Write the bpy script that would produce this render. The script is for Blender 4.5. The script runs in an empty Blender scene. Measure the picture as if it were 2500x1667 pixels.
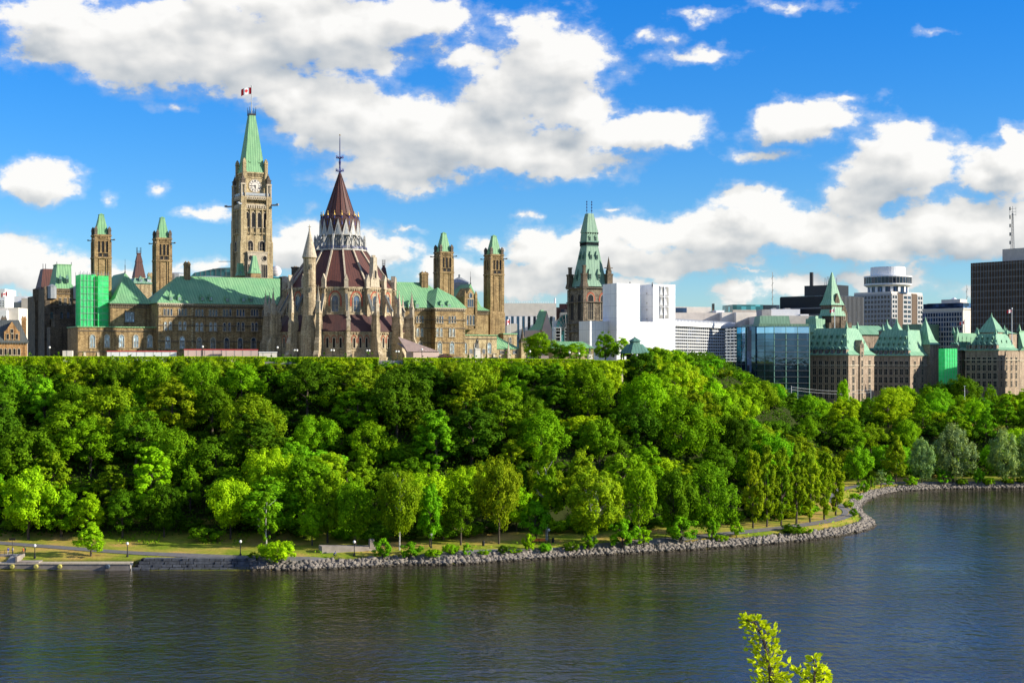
import bpy, math, random
import numpy as np
from mathutils import Vector, Matrix
R = math.radians
sc = bpy.context.scene
col = sc.collection
# ---- camera constants: f in photo pixels (2500 wide), eye height above the river
F, HY, CZ = 3600.0, 880.0, 45.0
GZ = 44.5                                   # level of the hilltop
def W(px, py, Y): return ((px-1250)/F*Y, Y, CZ+(HY-py)/F*Y)
def gnd(px, py, z=0.0):
    Y = (CZ-z)*F/(py-HY); return ((px-1250)/F*Y, Y)
ZR = {1:(0,480,3.7333),2:(350,600,5.2275),3:(500,200,3.136),4:(660,320,2.703),5:(940,550,4.479),6:(1300,470,3.647),7:(1640,640,4.9),8:(1940,480,3.016)}
def r(k, x, y=0):
    a, b, s = ZR[k]; return (a+x/s, b+y/s)
def rx(k, x): return r(k, x)[0]
def ry(k, y): return r(k, 0, y)[1]

class Frame:
    """ground frame of a building: local x along its facade, local y away from the viewer"""
    def __init__(s, ox, oy, deg, zb=GZ):
        s.ox, s.oy, s.a, s.zb = ox, oy, R(deg), zb; s.c, s.s = math.cos(s.a), math.sin(s.a)
    def x(s, px, y):
        t = (px-1250)/F
        return (t*(s.oy+y*s.c)-s.ox+y*s.s)/(s.c-t*s.s)
    def y(s, px, x):
        t = (px-1250)/F
        return (s.ox+x*s.c-t*(s.oy+x*s.s))/(s.s+t*s.c)
    def Y(s, x, y): return s.oy+x*s.s+y*s.c
    def z(s, py, x, y): return CZ+(HY-py)/F*s.Y(x, y)-s.zb
    def zp(s, py, px, y): return s.z(py, s.x(px, y), y)
    def world(s, x, y, z=0): return (s.ox+x*s.c-y*s.s, s.oy+x*s.s+y*s.c, s.zb+z)
def frame_px(px, Y, deg, zb=GZ): return Frame((px-1250)/F*Y, Y, deg, zb)

# ---- objects
def tag(o, label=None, cat=None, group=None, kind=None):
    if label: o['label'] = label
    if cat: o['category'] = cat
    if group: o['group'] = group
    if kind: o['kind'] = kind
    return o
def empty(name, loc, rz=0.0, label=None, cat=None, group=None):
    o = bpy.data.objects.new(name, None); col.objects.link(o)
    o.location = loc; o.rotation_euler = (0, 0, rz); o.empty_display_size = 0.2
    return tag(o, label, cat, group)
def thing(name, label, cat, fr, group=None):
    return empty(name, (fr.ox, fr.oy, fr.zb), fr.a, label, cat, group)
def copy_tree(o, parent=None):
    c = o.copy(); col.objects.link(c)
    if parent: c.parent = parent
    for ch in list(o.children): copy_tree(ch, c)
    return c
def inst(src, parent, loc, rz=0.0, scale=None, name=None):
    c = bpy.data.objects.new(name or src.name.split('.')[0], src.data); col.objects.link(c)
    c.parent = parent; c.location = loc; c.rotation_euler = (0, 0, rz)
    if scale: c.scale = scale
    return c

class MB:
    def __init__(s): s.v, s.f, s.m, s.M = [], [], [], None
    def add(s, vs, fs, m=0):
        b = len(s.v)
        if s.M is not None: vs = [tuple(s.M @ Vector(p)) for p in vs]
        s.v += [tuple(p) for p in vs]
        s.f += [tuple(b+i for i in f) for f in fs]; s.m += [m]*len(fs)
        return s
    def box(s, x0, x1, y0, y1, z0, z1, m=0):
        if x0 > x1: x0, x1 = x1, x0
        if y0 > y1: y0, y1 = y1, y0
        return s.frus(x0, x1, y0, y1, z0, x0, x1, y0, y1, z1, m)
    def cb(s, cx, cy, w, d, z0, z1, m=0): return s.box(cx-w/2, cx+w/2, cy-d/2, cy+d/2, z0, z1, m)
    def frus(s, x0, x1, y0, y1, z0, a0, a1, b0, b1, z1, m=0):
        return s.add([(x0,y0,z0),(x1,y0,z0),(x1,y1,z0),(x0,y1,z0),(a0,b0,z1),(a1,b0,z1),(a1,b1,z1),(a0,b1,z1)],
            [(0,3,2,1),(4,5,6,7),(0,1,5,4),(1,2,6,5),(2,3,7,6),(3,0,4,7)], m)
    def hip(s, x0, x1, y0, y1, z0, z1, ins, m=0, flare=0.0):
        """hipped roof; ridge along the longer side, ends inset by ins"""
        if flare:
            zf = z0+(z1-z0)*0.14; g = flare
            s.frus(x0, x1, y0, y1, z0, x0+g, x1-g, y0+g, y1-g, zf, m); x0 += g; x1 -= g; y0 += g; y1 -= g; z0 = zf
        if x1-x0 >= y1-y0:
            c = (y0+y1)/2; a, b = (x0+ins, c), (x1-ins, c)
        else:
            c = (x0+x1)/2; a, b = (c, y0+ins), (c, y1-ins)
        vs = [(x0,y0,z0),(x1,y0,z0),(x1,y1,z0),(x0,y1,z0),(a[0],a[1],z1),(b[0],b[1],z1)]
        if x1-x0 >= y1-y0: fs = [(0,3,2,1),(0,1,5,4),(1,2,5),(2,3,4,5),(3,0,4)]
        else: fs = [(0,3,2,1),(0,1,4),(1,2,5,4),(2,3,5),(3,0,4,5)]
        return s.add(vs, fs, m)
    def gable(s, x0, x1, y0, y1, z0, z1, m=0):
        """prism with ridge running along y, triangle faces the viewer"""
        c = (x0+x1)/2
        return s.add([(x0,y0,z0),(x1,y0,z0),(c,y0,z1),(x0,y1,z0),(x1,y1,z0),(c,y1,z1)],
            [(0,1,2),(4,3,5),(0,3,4,1),(1,4,5,2),(3,0,2,5)], m)
    def gable_x(s, x0, x1, y0, y1, z0, z1, m=0):
        c = (y0+y1)/2
        return s.add([(x0,y0,z0),(x0,y1,z0),(x0,c,z1),(x1,y0,z0),(x1,y1,z0),(x1,c,z1)],
            [(1,0,2),(3,4,5),(0,1,4,3),(0,3,5,2),(4,1,2,5)], m)
    def prism(s, cx, cy, r0, r1, z0, z1, n=12, ph=0.0, m=0):
        vs = []
        for rr, z in ((r0, z0), (r1, z1)):
            for i in range(n):
                a = ph+2*math.pi*i/n; vs.append((cx+rr*math.sin(a), cy-rr*math.cos(a), z))
        fs = [(i, (i+1) % n, n+(i+1) % n, n+i) for i in range(n)]+[tuple(range(n-1, -1, -1)), tuple(range(n, 2*n))]
        return s.add(vs, fs, m)
    def lathe(s, cx, cy, prof, n=16, ph=0.0, m=0):
        for (ra, za), (rb, zb) in zip(prof, prof[1:]): s.prism(cx, cy, ra, rb, za, zb, n, ph, m)
        return s
    def bar(s, p, q, w, m=0, w2=None, n=4):
        p, q = Vector(p), Vector(q); d = (q-p)
        if d.length < 1e-6: return s
        d.normalize(); a = d.orthogonal().normalized() if abs(d.z) > .99 else d.cross(Vector((0,0,1))).normalized(); b = d.cross(a)
        w2 = w if w2 is None else w2; vs = []
        for c, ww in ((p, w), (q, w2)):
            for i in range(n):
                t = 2*math.pi*(i+.5)/n; vs.append(c+(a*math.cos(t)+b*math.sin(t))*ww*.7071)
        return s.add(vs, [(i, (i+1) % n, n+(i+1) % n, n+i) for i in range(n)]+[tuple(range(n-1, -1, -1)), tuple(range(n, 2*n))], m)
    def poly(s, pts, y0, y1, m=0):
        """outline in x,z extruded along y"""
        n = len(pts)
        return s.add([(x, y0, z) for x, z in pts]+[(x, y1, z) for x, z in pts],
            [tuple(range(n)), tuple(range(2*n-1, n-1, -1))]+[(i, n+i, n+(i+1) % n, (i+1) % n) for i in range(n)], m)
    def ring(s, po, pi, y0, y1, m=0):
        n = len(po); vs = [(x,y0,z) for x,z in po]+[(x,y0,z) for x,z in pi]+[(x,y1,z) for x,z in po]+[(x,y1,z) for x,z in pi]
        fs = []
        for i in range(n-1):
            j = i+1; fs += [(i,j,n+j,n+i), (i,2*n+i,2*n+j,j), (n+i,n+j,3*n+j,3*n+i)]
        return s.add(vs, fs, m)
    def build(s, name, mats, parent=None, smooth=False, loc=None, rz=0.0):
        me = bpy.data.meshes.new(name); me.from_pydata(s.v, [], s.f)
        for mt in (mats if isinstance(mats, (list, tuple)) else [mats]): me.materials.append(mt)
        if any(s.m): me.polygons.foreach_set('material_index', s.m)
        if smooth: me.polygons.foreach_set('use_smooth', [True]*len(s.f))
        me.update()
        o = bpy.data.objects.new(name, me); col.objects.link(o)
        if parent: o.parent = parent
        if loc: o.location = loc
        o.rotation_euler = (0, 0, rz)
        return o
# ================= materials =================
def nodes(name):
    m = bpy.data.materials.new(name); m.use_nodes = True
    nt = m.node_tree; p = nt.nodes['Principled BSDF']; return m, nt, p
def N(nt, t, **k):
    n = nt.nodes.new(t)
    for a, b in k.items(): setattr(n, a, b)
    return n
def math_(nt, op, a, b=None, c=None, clamp=False):
    n = N(nt, 'ShaderNodeMath', operation=op, use_clamp=clamp)
    for i, v in enumerate((a, b, c)):
        if v is None: continue
        if isinstance(v, (int, float)): n.inputs[i].default_value = v
        else: nt.links.new(v, n.inputs[i])
    return n.outputs[0]
def vmath(nt, op, a, b=None, c=None):
    n = N(nt, 'ShaderNodeVectorMath', operation=op)
    for i, v in enumerate((a, b, c)):
        if v is None: continue
        if isinstance(v, (tuple, list)): n.inputs[i].default_value = v
        else: nt.links.new(v, n.inputs[i])
    return n.outputs['Value'] if op in ('DOT_PRODUCT', 'LENGTH') else n.outputs[0]
def ramp(nt, fac, stops):
    n = N(nt, 'ShaderNodeValToRGB'); e = n.color_ramp.elements
    while len(e) < len(stops): e.new(.5)
    for el, (p, c) in zip(e, stops):
        el.position = p; el.color = (c[0], c[1], c[2], 1) if not isinstance(c, (int, float)) else (c, c, c, 1)
    nt.links.new(fac, n.inputs[0]); return n.outputs[0]
def noise(nt, vec, scale, detail=3, rough=.5, col_=False):
    n = N(nt, 'ShaderNodeTexNoise'); n.inputs['Scale'].default_value = scale
    n.inputs['Detail'].default_value = detail; n.inputs['Roughness'].default_value = rough
    if vec is not None: nt.links.new(vec, n.inputs['Vector'])
    return n.outputs[1 if col_ else 0]
def mix(nt, fac, a, b, mode='MIX'):
    n = N(nt, 'ShaderNodeMix', data_type='RGBA', blend_type=mode)
    for i, v in ((0, fac), (6, a), (7, b)):
        if isinstance(v, (int, float)): n.inputs[i].default_value = v
        elif isinstance(v, (tuple, list)): n.inputs[i].default_value = (v[0], v[1], v[2], 1)
        else: nt.links.new(v, n.inputs[i])
    return n.outputs[2]
def bump(nt, h, strength, dist, p):
    n = N(nt, 'ShaderNodeBump'); n.inputs['Strength'].default_value = strength; n.inputs['Distance'].default_value = dist
    nt.links.new(h, n.inputs['Height']); nt.links.new(n.outputs[0], p.inputs['Normal']); return n
def surf_coord(nt):
    """(distance along the wall, height): world position laid along whatever way the surface faces"""
    g = N(nt, 'ShaderNodeNewGeometry')
    t = vmath(nt, 'NORMALIZE', vmath(nt, 'CROSS_PRODUCT', g.outputs['True Normal'], (0.0001, 0.0002, 1)))
    u = vmath(nt, 'DOT_PRODUCT', g.outputs['Position'], t)
    sp = N(nt, 'ShaderNodeSeparateXYZ'); nt.links.new(g.outputs['Position'], sp.inputs[0])
    cb = N(nt, 'ShaderNodeCombineXYZ'); nt.links.new(u, cb.inputs[0]); nt.links.new(sp.outputs[2], cb.inputs[1])
    return u, sp.outputs[2], cb.outputs[0], g.outputs['Position']
def stone(name, c1, c2, mortar, bw=1.1, bh=.42, stain=.5, rough=.9):
    m, nt, p = nodes(name); u, z, uv, pos = surf_coord(nt)
    b = N(nt, 'ShaderNodeTexBrick'); nt.links.new(uv, b.inputs['Vector'])
    b.inputs['Scale'].default_value = 1; b.inputs['Brick Width'].default_value = bw; b.inputs['Row Height'].default_value = bh
    b.inputs['Mortar Size'].default_value = .025; b.inputs['Bias'].default_value = 0
    for i, c in ((1, c1), (2, c2), (3, mortar)): b.inputs[i].default_value = (*c, 1)
    n1 = noise(nt, pos, .35, 5, .65); n2 = noise(nt, pos, 2.3, 4, .6)
    c = mix(nt, 1.0, b.outputs[0], ramp(nt, n1, [(.3, (1-stain*.75,)*3), (.6, (1.05,)*3)]), 'MULTIPLY')
    c = mix(nt, 1.0, c, ramp(nt, n2, [(.3, (.62, .58, .55)), (.62, (1.15, 1.15, 1.15))]), 'MULTIPLY')
    # rain streaks under the ledges
    mp = vmath(nt, 'MULTIPLY', pos, (1.2, 1.2, .08)); n3 = noise(nt, mp, 1.0, 3, .6)
    c = mix(nt, 1.0, c, ramp(nt, n3, [(.36, (.55, .52, .5)), (.52, (1, 1, 1))]), 'MULTIPLY')
    nt.links.new(c, p.inputs['Base Color']); p.inputs['Roughness'].default_value = rough
    bump(nt, n2, .5, .15, p); return m
def copper(name, c1, c2, dark, seam=.75):
    m, nt, p = nodes(name); u, z, uv, pos = surf_coord(nt)
    fr = math_(nt, 'FRACT', math_(nt, 'MULTIPLY', u, 1/seam))
    st = math_(nt, 'LESS_THAN', math_(nt, 'ABSOLUTE', math_(nt, 'SUBTRACT', fr, .5)), .11)
    n1 = noise(nt, pos, .18, 5, .6); mp = vmath(nt, 'MULTIPLY', uv, (2.2, .22, 1)); n2 = noise(nt, mp, 1, 4, .65)
    c = mix(nt, ramp(nt, n1, [(.35, 0), (.65, 1)]), c1, c2)
    c = mix(nt, 1.0, c, ramp(nt, n2, [(.28, (.55,.60,.55)), (.5, (.95,.95,.93)), (.72, (1.18,1.12,1.0))]), 'MULTIPLY')
    c = mix(nt, math_(nt, 'MULTIPLY', st, .55), c, dark)
    nt.links.new(c, p.inputs['Base Color']); p.inputs['Roughness'].default_value = .62
    bump(nt, math_(nt, 'MULTIPLY', st, 1.0), .7, .08, p); return m
def plain(name, c, rough=.7, metal=0.0, var=.25, sc_=1.5, spec=.5, bmp=0):
    m, nt, p = nodes(name); g = N(nt, 'ShaderNodeNewGeometry'); n1 = noise(nt, g.outputs['Position'], sc_, 4, .6)
    cc = mix(nt, 1.0, c, ramp(nt, n1, [(.3, (1-var,)*3), (.7, (1+var*.4,)*3)]), 'MULTIPLY')
    nt.links.new(cc, p.inputs['Base Color']); p.inputs['Roughness'].default_value = rough; p.inputs['Metallic'].default_value = metal
    p.inputs['Specular IOR Level'].default_value = spec
    if bmp: bump(nt, n1, .6, bmp, p)
    return m
def glass(name, c, rough=.08, metal=.0, var=.4, cell=(1.4, 1.8)):
    """window glass: dark with a pane-to-pane difference in what hangs behind it"""
    m, nt, p = nodes(name); u, z, uv, pos = surf_coord(nt)
    v = vmath(nt, 'MULTIPLY', uv, (1/cell[0], 1/cell[1], 1)); fl = vmath(nt, 'FLOOR', v)
    wn = N(nt, 'ShaderNodeTexWhiteNoise'); nt.links.new(fl, wn.inputs[0])
    cc = mix(nt, 1.0, c, ramp(nt, wn.outputs[0], [(.0, (1-var,)*3), (.75, (1,)*3), (1, (1+2.2*var,)*3)]), 'MULTIPLY')
    nt.links.new(cc, p.inputs['Base Color']); p.inputs['Roughness'].default_value = rough; p.inputs['Metallic'].default_value = metal
    n1 = noise(nt, pos, .6, 2); bump(nt, n1, .25, .04, p); return m
M = {}
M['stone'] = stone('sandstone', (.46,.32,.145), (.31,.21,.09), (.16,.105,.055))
M['stone_lit'] = stone('pale_sunlit_sandstone', (.56,.45,.25), (.45,.35,.18), (.26,.19,.12), .9, .5, .35)  # brighter, yellower copy of the sandstone, sunlight put into its tone
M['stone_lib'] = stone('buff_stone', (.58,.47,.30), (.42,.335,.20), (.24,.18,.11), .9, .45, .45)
M['stone_dark'] = stone('dark_shade_stone', (.21,.16,.10), (.14,.105,.07), (.05,.04,.03), .9, .45, .7)  # dark stone; on the mansard building its tone stands in for shade
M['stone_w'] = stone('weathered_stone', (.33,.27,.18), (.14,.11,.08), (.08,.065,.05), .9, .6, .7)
M['stone_red'] = plain('red_voussoir_stone', (.42,.10,.05), .85)
M['trim'] = plain('dressed_stone', (.50,.42,.30), .85, var=.35)
M['trim_dark'] = plain('dark_trim_stone', (.14,.11,.08), .9, var=.5)  # darker, browner tone of the dressed stone
M['trim_white'] = plain('white_lantern_stone', (.50,.48,.43), .8, var=.35)
M['orange'] = stone('ochre_sandstone', (.52,.30,.12), (.42,.23,.09), (.25,.14,.06), .8, .35, .3)
M['conf'] = stone('buff_ashlar', (.44,.34,.24), (.35,.265,.185), (.2,.15,.11), 1.2, .55, .35)
M['copper'] = copper('green_copper', (.165,.385,.18), (.235,.45,.22), (.05,.17,.08), .9)
M['copper_conf'] = copper('pale_green_copper', (.17,.37,.225), (.24,.44,.28), (.07,.20,.12), 1.6)
M['copper_dull'] = copper('dull_green_copper', (.17,.31,.21), (.22,.37,.25), (.08,.17,.11), 1.4)
M['copper_teal'] = copper('teal_copper', (.07,.19,.15), (.11,.25,.19), (.03,.09,.07), 1.0)
M['copper_red'] = copper('brown_copper', (.085,.028,.02), (.115,.036,.024), (.04,.012,.01), .8)
M['copper_brown'] = copper('dark_brown_copper', (.065,.026,.022), (.09,.034,.026), (.03,.012,.01), .5)
M['slate'] = copper('grey_slate', (.075,.085,.085), (.11,.12,.115), (.03,.035,.035), .6)
M['lead'] = plain('grey_lead', (.34,.36,.37), .5, .3)
M['iron'] = plain('black_iron', (.02,.02,.022), .5, .3)
M['iron_blue'] = plain('blue_ironwork', (.02,.03,.16), .45, .2)
M['gilt'] = plain('gilding', (.65,.42,.10), .35, .8)
M['glass'] = glass('window_glass', (.055,.08,.12), .1, 0, .6, (.8, 1.3))
M['glass_pale'] = glass('pale_leaded_glass', (.30,.38,.42), .15, 0, .45, (.45, .9))
M['dark'] = plain('dark_opening', (.008,.008,.010), .9)  # flat near-black colour in place of the shade inside openings
M['white'] = plain('white_paint', (.78,.78,.78), .6, var=.1)
M['cream'] = plain('cream_precast', (.68,.62,.54), .85, var=.12, sc_=.4)
M['beige'] = plain('beige_panel', (.52,.46,.40), .85, var=.18, sc_=.4)
M['greyc'] = plain('grey_concrete', (.36,.35,.33), .85, var=.3, sc_=.5, bmp=.05)
M['brown_panel'] = plain('brown_panel', (.12,.075,.045), .8)
M['bronze'] = plain('dark_bronze', (.035,.032,.025), .45, .5)
M['red_brick'] = stone('red_brick', (.22,.09,.06), (.17,.07,.05), (.1,.06,.05), .5, .2, .3)
M['curtain_dark'] = glass('dark_office_glass', (.02,.028,.045), .06, 0, .6, (2.5, 3.6))
M['curtain_blue'] = glass('blue_mirror_glass', (.06,.12,.21), .03, .85, .25, (3.0, 3.6))
M['curtain_navy'] = glass('navy_office_glass', (.03,.06,.13), .06, .3, .7, (2.2, 3.3))
M['sky_glass'] = glass('sky_blue_glass', (.35,.62,.95), .05, .9, .15, (6, 8))
M['teal_glass'] = glass('teal_glass', (.07,.26,.28), .1, .4, .7, (3, 3))
M['black_clad'] = plain('black_cladding', (.018,.018,.022), .35, .3)
M['mullion'] = plain('white_mullion', (.68,.68,.66), .6, var=.1)
M['tower_glass'] = glass('tower_glass', (.05,.06,.08), .08, .3, .6, (2.5,3.9))
M['precast_grey'] = plain('grey_precast', (.40,.39,.38), .7, var=.1)
M['mullion_g'] = plain('grey_mullion', (.14,.145,.15), .5, var=.1)
M['bark'] = plain('bark', (.10,.075,.05), .95, var=.5, sc_=3)
M['bark_pale'] = plain('birch_bark', (.55,.52,.46), .85, var=.6, sc_=2.5)
M['red'] = plain('flag_red', (.75,.015,.02), .8, var=.05)
M['flagwhite'] = plain('flag_white', (.85,.85,.85), .8, var=.03)
M['skin'] = plain('skin', (.45,.25,.17), .6)
M['cl_blue'] = plain('blue_cloth', (.03,.06,.4), .8)
M['cl_dark'] = plain('dark_cloth', (.03,.03,.04), .8)
M['cl_orange'] = plain('orange_cloth', (.8,.22,.02), .8)
M['cl_white'] = plain('white_cloth', (.7,.65,.62), .8)
M['cl_green'] = plain('green_cloth', (.03,.25,.08), .8)
M['rubber'] = plain('rubber', (.015,.015,.015), .7)
M['fender_yellow'] = plain('yellow_fender', (.5,.45,.10), .6, var=.4)
M['fender_blue'] = plain('blue_grey_fender', (.06,.09,.13), .6, var=.4)
M['bench'] = plain('orange_wood', (.9,.24,.03), .6)
M['carpaint'] = plain('dark_blue_car_paint', (.015,.03,.09), .25, .3)
M['carpaint2'] = plain('silver_car_paint', (.35,.36,.38), .3, .5)
M['pink'] = plain('pinkish_render', (.60,.44,.38), .85, var=.12, sc_=.3)
M['rednose'] = plain('radome_white', (.75,.68,.68), .6)
M['signred'] = plain('notice_red', (.6,.05,.05), .7)
def lampglass():
    m, nt, p = nodes('lamp_globe'); p.inputs['Base Color'].default_value = (.85,.83,.78,1); p.inputs['Roughness'].default_value = .3; return m
M['globe'] = lampglass()
def tarp():
    m, nt, p = nodes('white_tarpaulin'); u, z, uv, pos = surf_coord(nt)
    mp = vmath(nt, 'MULTIPLY', uv, (.5, .05, 1)); n1 = noise(nt, mp, 1, 4, .6)
    fr = math_(nt, 'LESS_THAN', math_(nt, 'FRACT', math_(nt, 'MULTIPLY', u, .28)), .05)
    c = mix(nt, 1.0, (.84,.84,.85), ramp(nt, n1, [(.3, (.9,.9,.92)), (.6, (1,1,1))]), 'MULTIPLY')
    fz = math_(nt, 'LESS_THAN', math_(nt, 'FRACT', math_(nt, 'MULTIPLY', z, .21)), .035)
    c = mix(nt, math_(nt, 'MULTIPLY', math_(nt, 'MAXIMUM', fr, fz), .55), c, (.42,.43,.46))
    nb = noise(nt, pos, .12, 4, .6); c = mix(nt, 1.0, c, ramp(nt, nb, [(.35, (.86,.86,.87)), (.6, (1,1,1))]), 'MULTIPLY')
    nt.links.new(c, p.inputs['Base Color']); p.inputs['Roughness'].default_value = .55; bump(nt, n1, .6, .5, p); return m
M['tarp'] = tarp()
def net():
    m, nt, p = nodes('green_debris_net'); u, z, uv, pos = surf_coord(nt)
    a = math_(nt, 'LESS_THAN', math_(nt, 'FRACT', math_(nt, 'MULTIPLY', z, 1/2.0)), .08)
    b = math_(nt, 'LESS_THAN', math_(nt, 'FRACT', math_(nt, 'MULTIPLY', u, 1/2.4)), .06)
    n1 = noise(nt, pos, .5, 5, .6)
    c = mix(nt, ramp(nt, n1, [(.35, 0), (.65, 1)]), (.05,.82,.20), (.10,.92,.33))
    c = mix(nt, math_(nt, 'MULTIPLY', math_(nt, 'MAXIMUM', a, b), .5), c, (.35,.75,.45))
    nt.links.new(c, p.inputs['Base Color']); p.inputs['Roughness'].default_value = .8
    tr = N(nt, 'ShaderNodeBsdfTranslucent'); nt.links.new(c, tr.inputs[0])
    tp = N(nt, 'ShaderNodeBsdfTransparent'); ms = N(nt, 'ShaderNodeMixShader'); ms.inputs[0].default_value = .35
    out = nt.nodes['Material Output']; nt.links.new(p.outputs[0], ms.inputs[1]); nt.links.new(tr.outputs[0], ms.inputs[2])
    m2 = N(nt, 'ShaderNodeMixShader'); m2.inputs[0].default_value = .12
    nt.links.new(ms.outputs[0], m2.inputs[1]); nt.links.new(tp.outputs[0], m2.inputs[2]); nt.links.new(m2.outputs[0], out.inputs[0])
    bump(nt, n1, .8, .4, p); return m
M['net'] = net()
def leaf():
    """leaves; the tree's own colour comes from the object's colour"""
    m, nt, p = nodes('leaves'); oi = N(nt, 'ShaderNodeObjectInfo'); g = N(nt, 'ShaderNodeNewGeometry')
    v = N(nt, 'ShaderNodeTexWhiteNoise'); fl = vmath(nt, 'FLOOR', vmath(nt, 'MULTIPLY', g.outputs['Position'], (2.2, 2.2, 2.2)))
    nt.links.new(fl, v.inputs[0]); n1 = noise(nt, g.outputs['Position'], .45, 2)
    c = mix(nt, 1.0, oi.outputs['Color'], ramp(nt, v.outputs[0], [(0, (.70,.76,.7)), (1, (1.6,1.5,1.4))]), 'MULTIPLY')
    c = mix(nt, 1.0, c, ramp(nt, n1, [(.35, (.8,.88,.9)), (.65, (1.18,1.1,.9))]), 'MULTIPLY')
    nt.links.new(c, p.inputs['Base Color']); p.inputs['Roughness'].default_value = .8; p.inputs['Specular IOR Level'].default_value = .05
    tr = N(nt, 'ShaderNodeBsdfTranslucent'); ct = mix(nt, 1.0, c, (1.15,1.1,.35), 'MULTIPLY'); nt.links.new(ct, tr.inputs[0])
    ms = N(nt, 'ShaderNodeMixShader'); ms.inputs[0].default_value = .36
    nt.links.new(p.outputs[0], ms.inputs[1]); nt.links.new(tr.outputs[0], ms.inputs[2]); nt.links.new(ms.outputs[0], nt.nodes['Material Output'].inputs[0])
    return m
M['leaf'] = leaf()
def ground_mat():
    m, nt, p = nodes('lawn_and_earth'); g = N(nt, 'ShaderNodeNewGeometry'); pos = g.outputs['Position']
    n1 = noise(nt, pos, .09, 5, .6); n2 = noise(nt, pos, 1.3, 5, .7)
    c = ramp(nt, n1, [(.38, (.20,.27,.02)), (.5, (.36,.33,.05)), (.62, (.52,.34,.10))])
    c = mix(nt, 1.0, c, ramp(nt, n2, [(.3, (.65,.7,.6)), (.7, (1.15,1.15,1.1))]), 'MULTIPLY')
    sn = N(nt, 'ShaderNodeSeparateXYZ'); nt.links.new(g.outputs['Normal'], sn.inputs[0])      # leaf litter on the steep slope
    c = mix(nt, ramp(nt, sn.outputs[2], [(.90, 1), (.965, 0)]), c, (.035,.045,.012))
    nt.links.new(c, p.inputs['Base Color']); p.inputs['Roughness'].default_value = .95; p.inputs['Specular IOR Level'].default_value = .08; bump(nt, n2, .7, .15, p); return m
M['ground'] = ground_mat()
M['asphalt'] = plain('worn_asphalt', (.16,.15,.145), .9, var=.25, sc_=.8)
M['yellow'] = plain('yellow_line_paint', (.6,.38,.05), .8)
M['rock'] = plain('riprap_stone', (.26,.225,.185), .9, var=.6, sc_=1.1, bmp=.08)
def wet_line(m):
    nt = m.node_tree; p = nt.nodes['Principled BSDF']; l = p.inputs['Base Color'].links[0].from_socket
    g = N(nt, 'ShaderNodeNewGeometry'); sp = N(nt, 'ShaderNodeSeparateXYZ'); nt.links.new(g.outputs['Position'], sp.inputs[0])
    n1 = noise(nt, g.outputs['Position'], .5, 2); z = math_(nt, 'ADD', sp.outputs[2], math_(nt, 'MULTIPLY', n1, -.3))
    nt.links.new(mix(nt, ramp(nt, z, [(.12, 1), (.34, 0)]), l, (.05,.04,.025)), p.inputs['Base Color'])
wet_line(M['rock'])
M['block'] = plain('grey_block_stone', (.10,.108,.12), .9, var=.6, sc_=1.0, bmp=.12)
M['quay'] = plain('quay_concrete', (.33,.28,.23), .9, var=.35, sc_=.6, bmp=.05)
def water_mat():
    m, nt, p = nodes('river_water'); tc = N(nt, 'ShaderNodeNewGeometry'); pos = tc.outputs['Position']
    big = noise(nt, vmath(nt, 'MULTIPLY', pos, (.012, .02, 1)), 1, 4, .6)
    w1 = noise(nt, vmath(nt, 'MULTIPLY', pos, (.8, .9, 1)), 1, 5, .6)
    w2 = noise(nt, vmath(nt, 'MULTIPLY', pos, (2.6, 2.6, 1)), 1, 3, .6)
    w3 = noise(nt, vmath(nt, 'MULTIPLY', pos, (.08, .16, 1)), 1, 2, .5)
    w5 = noise(nt, vmath(nt, 'MULTIPLY', pos, (.52, .46, 1)), 1, 3, .5)
    h = math_(nt, 'ADD', math_(nt, 'MULTIPLY', w1, .42), math_(nt, 'MULTIPLY', w2, .06)); h = math_(nt, 'ADD', h, math_(nt, 'MULTIPLY', w5, 1.5))
    w4 = noise(nt, vmath(nt, 'MULTIPLY', pos, (.16, .42, 1)), 1, 4, .6)
    h = math_(nt, 'ADD', h, math_(nt, 'MULTIPLY', w3, 1.0)); h = math_(nt, 'ADD', h, math_(nt, 'MULTIPLY', w4, .9))
    h = math_(nt, 'MULTIPLY', h, ramp(nt, big, [(.35, .55), (.65, 1.15)]))
    p.inputs['Base Color'].default_value = (.021,.016,.006,1); p.inputs['Roughness'].default_value = .05
    p.inputs['IOR'].default_value = 1.36
    b = bump(nt, h, 1.0, WAVE, p); return m
WAVE = .19
M['water'] = water_mat()
# ================= land and river =================
shore_px = [(-80,1393),(0,1393),(320,1391),(640,1392),(760,1391),(1000,1378),(1100,1379),(1300,1365),(1500,1353),(1700,1341),(1800,1334),
 (1900,1326),(2000,1315),(2060,1306),(2110,1296),(2134,1284),(2127,1270),(2107,1255),(2096,1240),(2110,1225),(2150,1208),(2200,1199),(2300,1194),(2500,1192),(2600,1191)]
SH = [gnd(a, b) for a, b in shore_px]
SH = [(-2500, 300), (-400, 312)]+SH+[(420, 528), (5000, 600)]
SH = np.array(SH)
HILL = np.array([(-2500,405),(-700,410),(-160,414),(-60,416),(20,424),(44,446),(58,485),(76,560),(96,700),(130,1000),(150,1300),(-2500,1300)], float)
def seg_dist(P, A, B):
    d = B-A; t = np.clip(((P-A)@d)/(d@d), 0, 1); return np.linalg.norm(P-(A+t[:,None]*d), axis=1)
def shore_s(P):
    d = np.full(len(P), 1e9)
    for a, b in zip(SH, SH[1:]): d = np.minimum(d, seg_dist(P, a, b))
    yy = np.interp(P[:,0], SH[:,0], SH[:,1]) if np.all(np.diff(SH[:,0]) > 0) else None
    inside = np.zeros(len(P), bool); poly = np.vstack([SH, [(5000, 9e4), (-2500, 9e4)]])
    return np.where(in_poly(P, poly), d, -d)
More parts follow.
